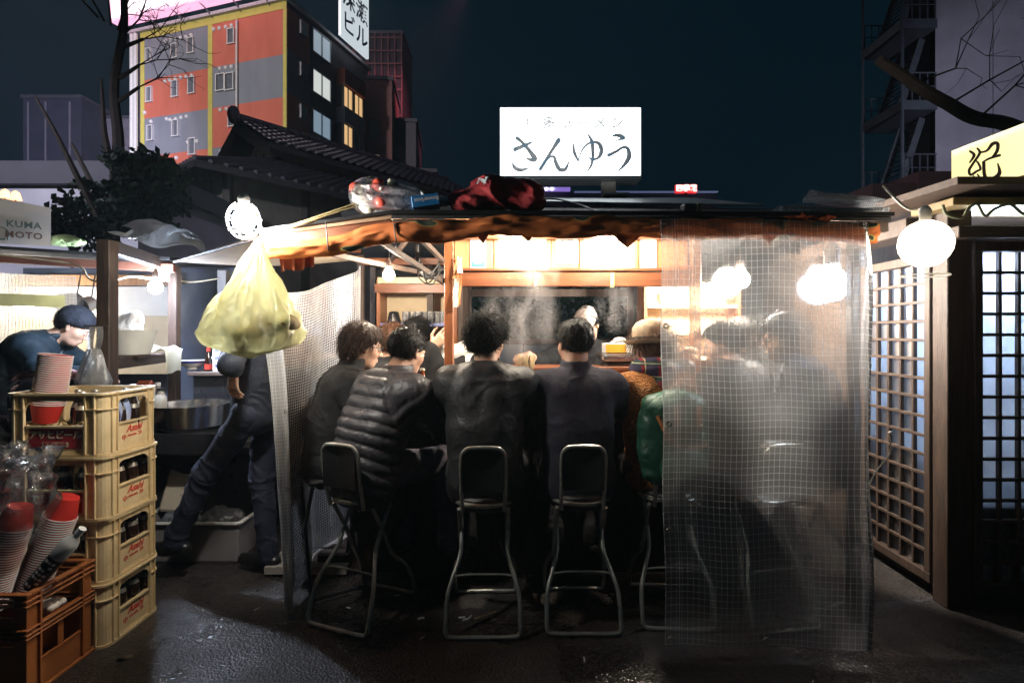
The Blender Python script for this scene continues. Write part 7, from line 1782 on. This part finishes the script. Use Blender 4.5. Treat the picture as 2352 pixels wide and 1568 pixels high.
cf = thing('cloth', 'thin white cloth draped over the rail end in the left stall', 'cloth', Vector((P(395, 0, 3.5).x, 3.5, 1.29)))
f = lambda u, v: Vector((-.10 + .2 * u, -.05 - .02 * v, .02 - (.16 * v * v if u > .55 else .02 * v) + .012 * math.sin(u * 11 + v * 4))); s = S().sheet(f, 16, 8); s.sheet(lambda u, v: f(u, v) + Vector((0, .004, 0)), 16, 8); s.build('fabric', mat('cloth_pale', (.75, .74, .62), .85), cf)
def bowl(label, u, v, d, sc_, band=True):
    t = thing('bowl', label, 'bowl', P(u, v, d)); S().lathe([(.030 * sc_, 0), (.032 * sc_, .014 * sc_), (.06 * sc_, .026 * sc_), (.088 * sc_, .062 * sc_), (.085 * sc_, .062 * sc_), (.057 * sc_, .032 * sc_), (0, .024 * sc_)], 24).build('body', mat('china', (.78, .77, .74), .25), t)
    if band: S().lathe([(.0775 * sc_, .044 * sc_), (.0855 * sc_, .056 * sc_), (.0865 * sc_, .056 * sc_), (.079 * sc_, .044 * sc_)], 24).build('blue_band', mat('band_blue', (.05, .07, .35), .3), t)
bowl('white china bowl with blue decoration on the dark side shelf', 441, 848, 3.78, 1.05)
sp_ = thing('saucer_stack', 'pile of crumpled white cloths on the side shelf behind the blue bowl', 'cloths', Vector((P(500, 0, 4.0).x, 4.0, 1.131)))
sd = SDF((-.12, -.1, -.02), (.12, .1, .12), .006); sd.ell((0, 0, .05), (.08, .06, .05), k=0); V, Q = sd.mesh(); nn = vnormals(V, Q); np_obj('fabric', V + nn * (.014 * fbm(V * 26, 3, 15))[:, None], Q, mat('cotton_white', (.78, .77, .75), .9), sp_)
mc = thing('milk_carton', 'white gable-top carton with a red print in the left stall', 'carton', Vector((P(297, 0, 3.2).x, 3.34, .90)), .15)
S().b2(-.04, .04, -.04, .04, 0, .165, .002).build('body', M_PAPER, mc); s = S(); s.add([(-.04, -.04, .166), (.04, -.04, .166), (.04, .04, .166), (-.04, .04, .166), (-.04, 0, .205), (.04, 0, .205)], [(0, 1, 5, 4), (2, 3, 4, 5), (1, 2, 5), (3, 0, 4), (3, 2, 1, 0)]); s.build('gable', mat('carton_brown', (.30, .07, .03), .5), mc)
S().lathe([(0, 0), (.028, 0), (.028, .0008), (0, .0008)], 18, Matrix.Translation((.006, -.0412, .10)) @ Matrix.Rotation(1.5708, 4, 'X')).build('print', M_PRINT, mc)
for i, (u, v0, hgt, r, c, lab) in enumerate(((330, 0, .12, .04, (.75, .70, .45), 'low pale tub beside the milk carton'), (316, 0, .15, .03, (.55, .70, .40), 'pale green jar behind the milk carton'), (352, 0, .17, .028, (.35, .18, .07), 'brown bottle among the condiments of the left stall'), (372, 0, .16, .026, (.30, .28, .28), 'grey shaker among the condiments of the left stall'), (388, 0, .13, .034, (.70, .66, .60), 'cream jar at the end of the condiments'))):
    t = thing('jar', lab, 'jar', Vector((P(u, 0, 3.5).x, 3.42 + .04 * (i % 2), .901))); S().lathe([(0, 0), (r, 0), (r, hgt * .7), (r * .6, hgt * .85), (r * .55, hgt)], 14).build('body', mat('jar%d' % i, c, .35), t); S().lathe([(r * .62, hgt * 1.0), (r * .62, hgt * 1.12), (0, hgt * 1.13)], 14).build('lid', M_WHITEP if i % 2 else M_BLACKPL, t)
cl = thing('bowl_rack', 'steel tray of stacked pale saucers on the left counter', 'tray', Vector((P(425, 0, 3.62).x, 3.62, 1.0)))
sb_ = thing('soy_bottle', 'slim soy sauce bottle with red cap and red label', 'bottle', Vector((P(480, 0, 3.6).x, 3.6, 1.131)))
sb_.location = Vector((P(479, 0, 3.78).x, 3.78, 1.131))
bpy.data.objects.remove(cl)
S().lathe([(0, 0), (.024, 0), (.026, .01), (.026, .07), (.014, .115), (.011, .14)], 14).build('glass', M_BOT, sb_); S().lathe([(.0265, .012), (.0265, .05), (.0262, .05), (.0262, .012)], 14).build('label', M_PRINT, sb_); S().lathe([(.0135, .1405), (.0135, .165), (0, .167)], 12).build('cap', M_PRINT, sb_)
rl = thing('paper_pack', 'upright white paper pack with faint blue marks beside the soy bottle', 'pack', Vector((P(506, 0, 3.76).x, 3.77, 1.131)), .1); S().b2(-.045, .045, -.03, .03, 0, .19, .004).build('body', M_PAPER, rl)
for k in range(3): S().b2(-.03, .004 + .01 * (k % 2), -.0312, -.0304, .03 + .055 * k, .05 + .055 * k).build('print', mat('print_blue', (.25, .28, .6), .6), rl)
bs = thing('basin', 'wide stainless steel basin on the low cabinet of the left stall', 'basin', Vector((P(425, 0, 3.2).x, 3.50, .661)))
bs.location = Vector((-2.06, 3.42, .80))
s = S(); s.lathe([(0, 0), (.20, 0), (.225, .02), (.235, .145), (.25, .150), (.25, .154), (.228, .150), (.215, .02), (0, .008)], 32); s.build('bowl', M_STEEL, bs); S().b2(-.26, .26, -.2, .2, -.14, -.002, .01).build('stand', mat('cabinet_dark', (.03, .03, .035), .3), bs)
for k, (u, v, d, r) in enumerate(((175, 690, 4.3, .085), (208, 696, 4.4, .075))):
    t = thing('pot', ('grey ladle pot hanging on its side at the back of the left stall', 'smaller pot hanging beside the grey one in the left stall')[k], 'pot', P(u, v, d)); S().lathe([(0, 0), (r * .8, 0), (r, .12), (r * 1.1, .125), (r * .95, .12), (r * .76, .008), (0, .008)], 20, Matrix.Rotation(1.9, 4, 'X')).build('body', mat('alu_dull', (.42, .40, .38), .35, metal=.8), t); S().tube([(0, .0, .0), (0, .05, .24)], .006, 6).build('handle', M_STEEL, t)
tk = thing('hanging_towels', 'bundle of pinkish cloths and tools hanging above the cool bulb', 'cloths', P(372, 622, 3.6))
for k in range(4): S().tube(catmull([(-.03 + .02 * k, 0, .05), (-.035 + .024 * k, .01, 0), (-.04 + .025 * k, 0, -.07)], 4), [.008, .009, .010, .011, .012, .012, .011, .010, .008], 6).build('strip', mat('towel_pink', (.50, .30, .32), .9), tk)
cbx = thing('cable', 'cream cable looping along the beams of the left stall', 'cable', P(250, 640, 3.0))
wpart(cbx, S().tube(catmull([P(0, 585, 2.95), P(90, 595, 3.0), P(180, 610, 3.05), P(205, 640, 3.1), P(245, 648, 3.12), P(300, 635, 3.3), P(350, 640, 3.5), P(385, 640, 3.75), P(440, 648, 4.0), P(500, 640, 4.2)], 6), .006, 6), 'cord', M_CABLEW)
ps = thing('plastic_sheet', 'bunched translucent white sheet lying on the left stall roof corner', 'sheet', P(360, 555, 3.2))
def wsh(u, v): 
    p = P(278 + 178 * u, 530 + 22 * u + 34 * (v - .5) * (1 + .9 * math.sin(u * 3)), 3.0 + .7 * u); return p + Vector((0, .10 * math.sin(v * 5 + u * 3), .04 * vn1(u * 6, v * 4, 0, 71) + .02 * math.sin(u * 10 + v * 7)))
wpart(ps, S().sheet(wsh, 36, 16), 'film', plastic('sheet_white', (.62, .66, .68), alpha=.22, rough=.3, transl=.5, ns=7, bump=.6, bs=14, gloss=.15, vary=.4), recalc=False)
gn = thing('net_bag', 'pale green netted bundle on the left stall roof beside the sign board', 'bag', P(152, 552, 3.3))
sd = SDF((-.14, -.1, -.07), (.14, .1, .07), .006); sd.ell((-.02, 0, 0), (.095, .06, .034), k=0); sd.ell((.06, 0, -.008), (.05, .045, .024), k=.02); V, Q = sd.mesh(); nn = vnormals(V, Q); np_obj('net', V + nn * (.006 * fbm(V * 40, 3, 16))[:, None], Q, mat('net_green', (.30, .40, .18), .8, bump=.6, bs=90), gn)
for k, (u, v) in enumerate(((12, 448), (36, 452))):
    t = thing('shade_lamp', ('small glowing orange lamp on the sign board, left', 'small glowing orange lamp on the sign board, right')[k], 'lamp', P(u, v, 3.4)); S().lathe([(.032, -.02), (.020, .025), (0, .04)], 12).build('shade', emit('shade_orange', (1., .30, .10), 2.2), t); S().tube([(0, 0, -.04), (0, 0, -.0)], .006, 6).build('stem', M_BLACKPL, t)
# boxes behind the walking person
fbx2 = thing('foam_lid', 'beige foam box lid leaning behind the walking person', 'lid', Vector((P(410, 0, 3.4).x, 3.42, .26))); fbx2.rotation_euler = (-.35, .10, .1)
M_FOAM = mat('foam_beige', (.70, .62, .50), .8, col2=(.58, .50, .39), ns=5)
S().box((0, 0, .19), (.26, .035, .40), None, .03).build('panel', M_FOAM, fbx2)
for k in range(5): S().box((.03, -.022, .10 + .04 * k), (.10, .008, .014), None, .002).build('rib', M_FOAM, fbx2)
tb2 = thing('storage_tub', 'grey plastic tub with white rim and clear bags inside, behind the walking person', 'tub', Vector((P(455, 0, 3.35).x, 3.42, 0)))
s = S(); 
for x in (-.30, .30): s.box((x, 0, .13), (.012, .36, .24), Matrix.Rotation(.10 if x > 0 else -.10, 3, 'Y'), .003)
for y in (-.18, .18): s.box((0, y, .13), (.62, .012, .24), Matrix.Rotation(-.10 if y > 0 else .10, 3, 'X'), .003)
s.b2(-.29, .29, -.17, .17, .004, .016); s.build('shell', mat('tub_grey', (.36, .33, .33), .45, ns=3), tb2); s = S()
s.tube([(-.33, -.21, .252), (.31, -.21, .252), (.33, -.19, .252), (.33, .19, .252), (.31, .21, .252), (-.33, .21, .252)], .011, 6, True); s.build('rim', M_WHITEP, tb2)
sd = SDF((-.3, -.2, .0), (.3, .2, .4), .009); sd.ell((-.14, -.02, .18), (.13, .13, .10), k=0); sd.ell((.12, .02, .17), (.14, .12, .09), k=.03); V, Q = sd.mesh(); nn = vnormals(V, Q); np_obj('bag_inside', V + nn * (.025 * fbm(V * 16, 3, 17))[:, None], Q, plastic('ice_bag', (.55, .62, .70), alpha=.35, rough=.12, transl=.4, ns=9, bump=.9, bs=18, gloss=.3), tb2)
gb2 = thing('board', 'pale greenish board standing behind the walking person', 'board', Vector((P(545, 0, 3.6).x, 3.62, 0))); S().box((0, 0, .36), (.30, .02, .70), Matrix.Rotation(-.08, 3, 'X'), .004).build('panel', mat('board_green', (.50, .53, .45), .7, ns=3), gb2); S().box((0, .03, .72), (.32, .05, .03), None, .004).build('top_strip', M_CREAM, gb2)
# ------------------------------------------------------------------ on the ground
M_BUTT = mat('cigarette_white', (.78, .76, .72), .8); M_TAN = mat('cigarette_tan', (.50, .28, .10), .8)
for i, (u, v, a, lab) in enumerate(((800, 1397, -.5, 'cigarette end on the asphalt inside the first stool frame'), (966, 1421, .4, 'cigarette end lying alone between the first and second stools'), (1060, 1419, .1, 'left end of the group of butts inside the second stool frame'), (1068, 1424, .5, 'middle butt of the group inside the second stool frame'), (1079, 1419, 1.2, 'right upright butt of the group inside the second stool frame'),
                               (1342, 1517, 1.5, 'cigarette end lying alone on the dark asphalt in front'), (970, 1466, .9, 'brownish stub on the asphalt left of the second stool'), (913, 1368, .3, 'small stub behind the first stool'), (590, 1400, 1.0, 'stub on the bluish wet patch'))):
    d_ = 1.4 * K / (v - 765); t = thing('cigarette_butt', lab, 'litter', P(u, v, d_) + Vector((0, 0, .0045)), a)
    S().tube([(-.014, 0, 0), (.010, 0, 0)], .0042, 8).build('paper', M_BUTT, t); S().tube([(.0101, 0, 0), (.018, 0, 0)], .0042, 8).build('filter', M_TAN if i in (6, 7) else M_BUTT, t)
d_ = 1.4 * K / (1413 - 765); t = thing('toothpick', 'thin wooden stick on the ground inside the second stool frame', 'litter', P(1115, 1413, d_) + Vector((0, 0, .003)), .55); S().tube([(-.06, 0, 0), (.06, 0, 0)], .0022, 6).build('stick', mat('stick', (.5, .34, .15), .7), t)
d_ = 1.4 * K / (1513 - 765); t = thing('leaf', 'dry curled leaf on the ground beside the brown crate', 'litter', P(285, 1513, d_) + Vector((0, 0, .006)), .4); s = S(); lf = lambda u, v: Vector((-.035 + .07 * u, (-.014 + .028 * v) * math.sin(math.pi * min(.98, max(.02, u))), .010 * math.sin(u * 5 + v * 3))); s.sheet(lf, 8, 4); s.build('blade', mat('dry_leaf', (.38, .32, .22), .8), t)
# ------------------------------------------------------------------ steam over the pots
def steam(name, label, c, r, dens, seed, off):
    m, nt, b = nodes_of('steam%d' % seed); nt.nodes.remove(b); L = nt.links.new
    out = [n for n in nt.nodes if n.type == 'OUTPUT_MATERIAL'][0]; pv = nt.nodes.new('ShaderNodeVolumePrincipled'); pv.inputs['Color'].default_value = (.95, .92, .9, 1); pv.inputs['Anisotropy'].default_value = .2
    tc = nt.nodes.new('ShaderNodeTexCoord'); mp = nt.nodes.new('ShaderNodeMapping'); mp.inputs['Scale'].default_value = (1.6, 1.6, .8); mp.inputs['Location'].default_value = off; L(tc.outputs['Generated'], mp.inputs[0])
    n = nt.nodes.new('ShaderNodeTexNoise'); n.inputs['Scale'].default_value = 2.6; n.inputs['Detail'].default_value = 4; n.inputs['Distortion'].default_value = .8; L(mp.outputs[0], n.inputs['Vector'])
    gr = nt.nodes.new('ShaderNodeTexGradient'); gr.gradient_type = 'SPHERICAL'; mp2 = nt.nodes.new('ShaderNodeMapping'); mp2.inputs['Location'].default_value = (-1, -1, -1); mp2.inputs['Scale'].default_value = (2, 2, 2); L(tc.outputs['Generated'], mp2.inputs[0]); L(mp2.outputs[0], gr.inputs[0])
    rp_ = nt.nodes.new('ShaderNodeMapRange'); rp_.inputs['From Min'].default_value = .46; rp_.inputs['From Max'].default_value = .72; L(n.outputs['Fac'], rp_.inputs['Value'])
    mu = nt.nodes.new('ShaderNodeMath'); mu.operation = 'MULTIPLY'; L(rp_.outputs[0], mu.inputs[0]); L(gr.outputs['Fac'], mu.inputs[1]); m2 = nt.nodes.new('ShaderNodeMath'); m2.operation = 'MULTIPLY'; m2.inputs[1].default_value = dens; L(mu.outputs[0], m2.inputs[0]); L(m2.outputs[0], pv.inputs['Density']); L(pv.outputs[0], out.inputs['Volume'])
    S().box(c, r).build(name, m, kind='stuff')
steam('steam', '', (.06, 3.70, 1.52), (.6, .40, .72), 13, 1, (0, 0, 0)); steam('steam', '', (.80, 4.0, 1.62), (.4, .4, .5), 5, 2, (3, 1, 0)); steam('steam', '', (.16, 3.15, 1.75), (.3, .2, .4), 10, 3, (1, 5, 2))
steam('steam', '', (-2.75, 4.2, 1.55), (.9, .7, .9), 5, 4, (2, 2, 0))

# ------------------------------------------------------------------ haze box added to lift the blacks and spread lamp glow
hm, hnt, hb_n = nodes_of('haze'); hnt.nodes.remove(hb_n)
hv = hnt.nodes.new('ShaderNodeVolumePrincipled'); hv.inputs['Color'].default_value = (.62, .86, 1., 1); hv.inputs['Density'].default_value = HAZE; hv.inputs['Anisotropy'].default_value = .45
hnt.links.new(hv.outputs[0], [n for n in hnt.nodes if n.type == 'OUTPUT_MATERIAL'][0].inputs['Volume'])
S().b2(-130, 130, -25, 185, -1, 48).build('haze', hm, kind='stuff')
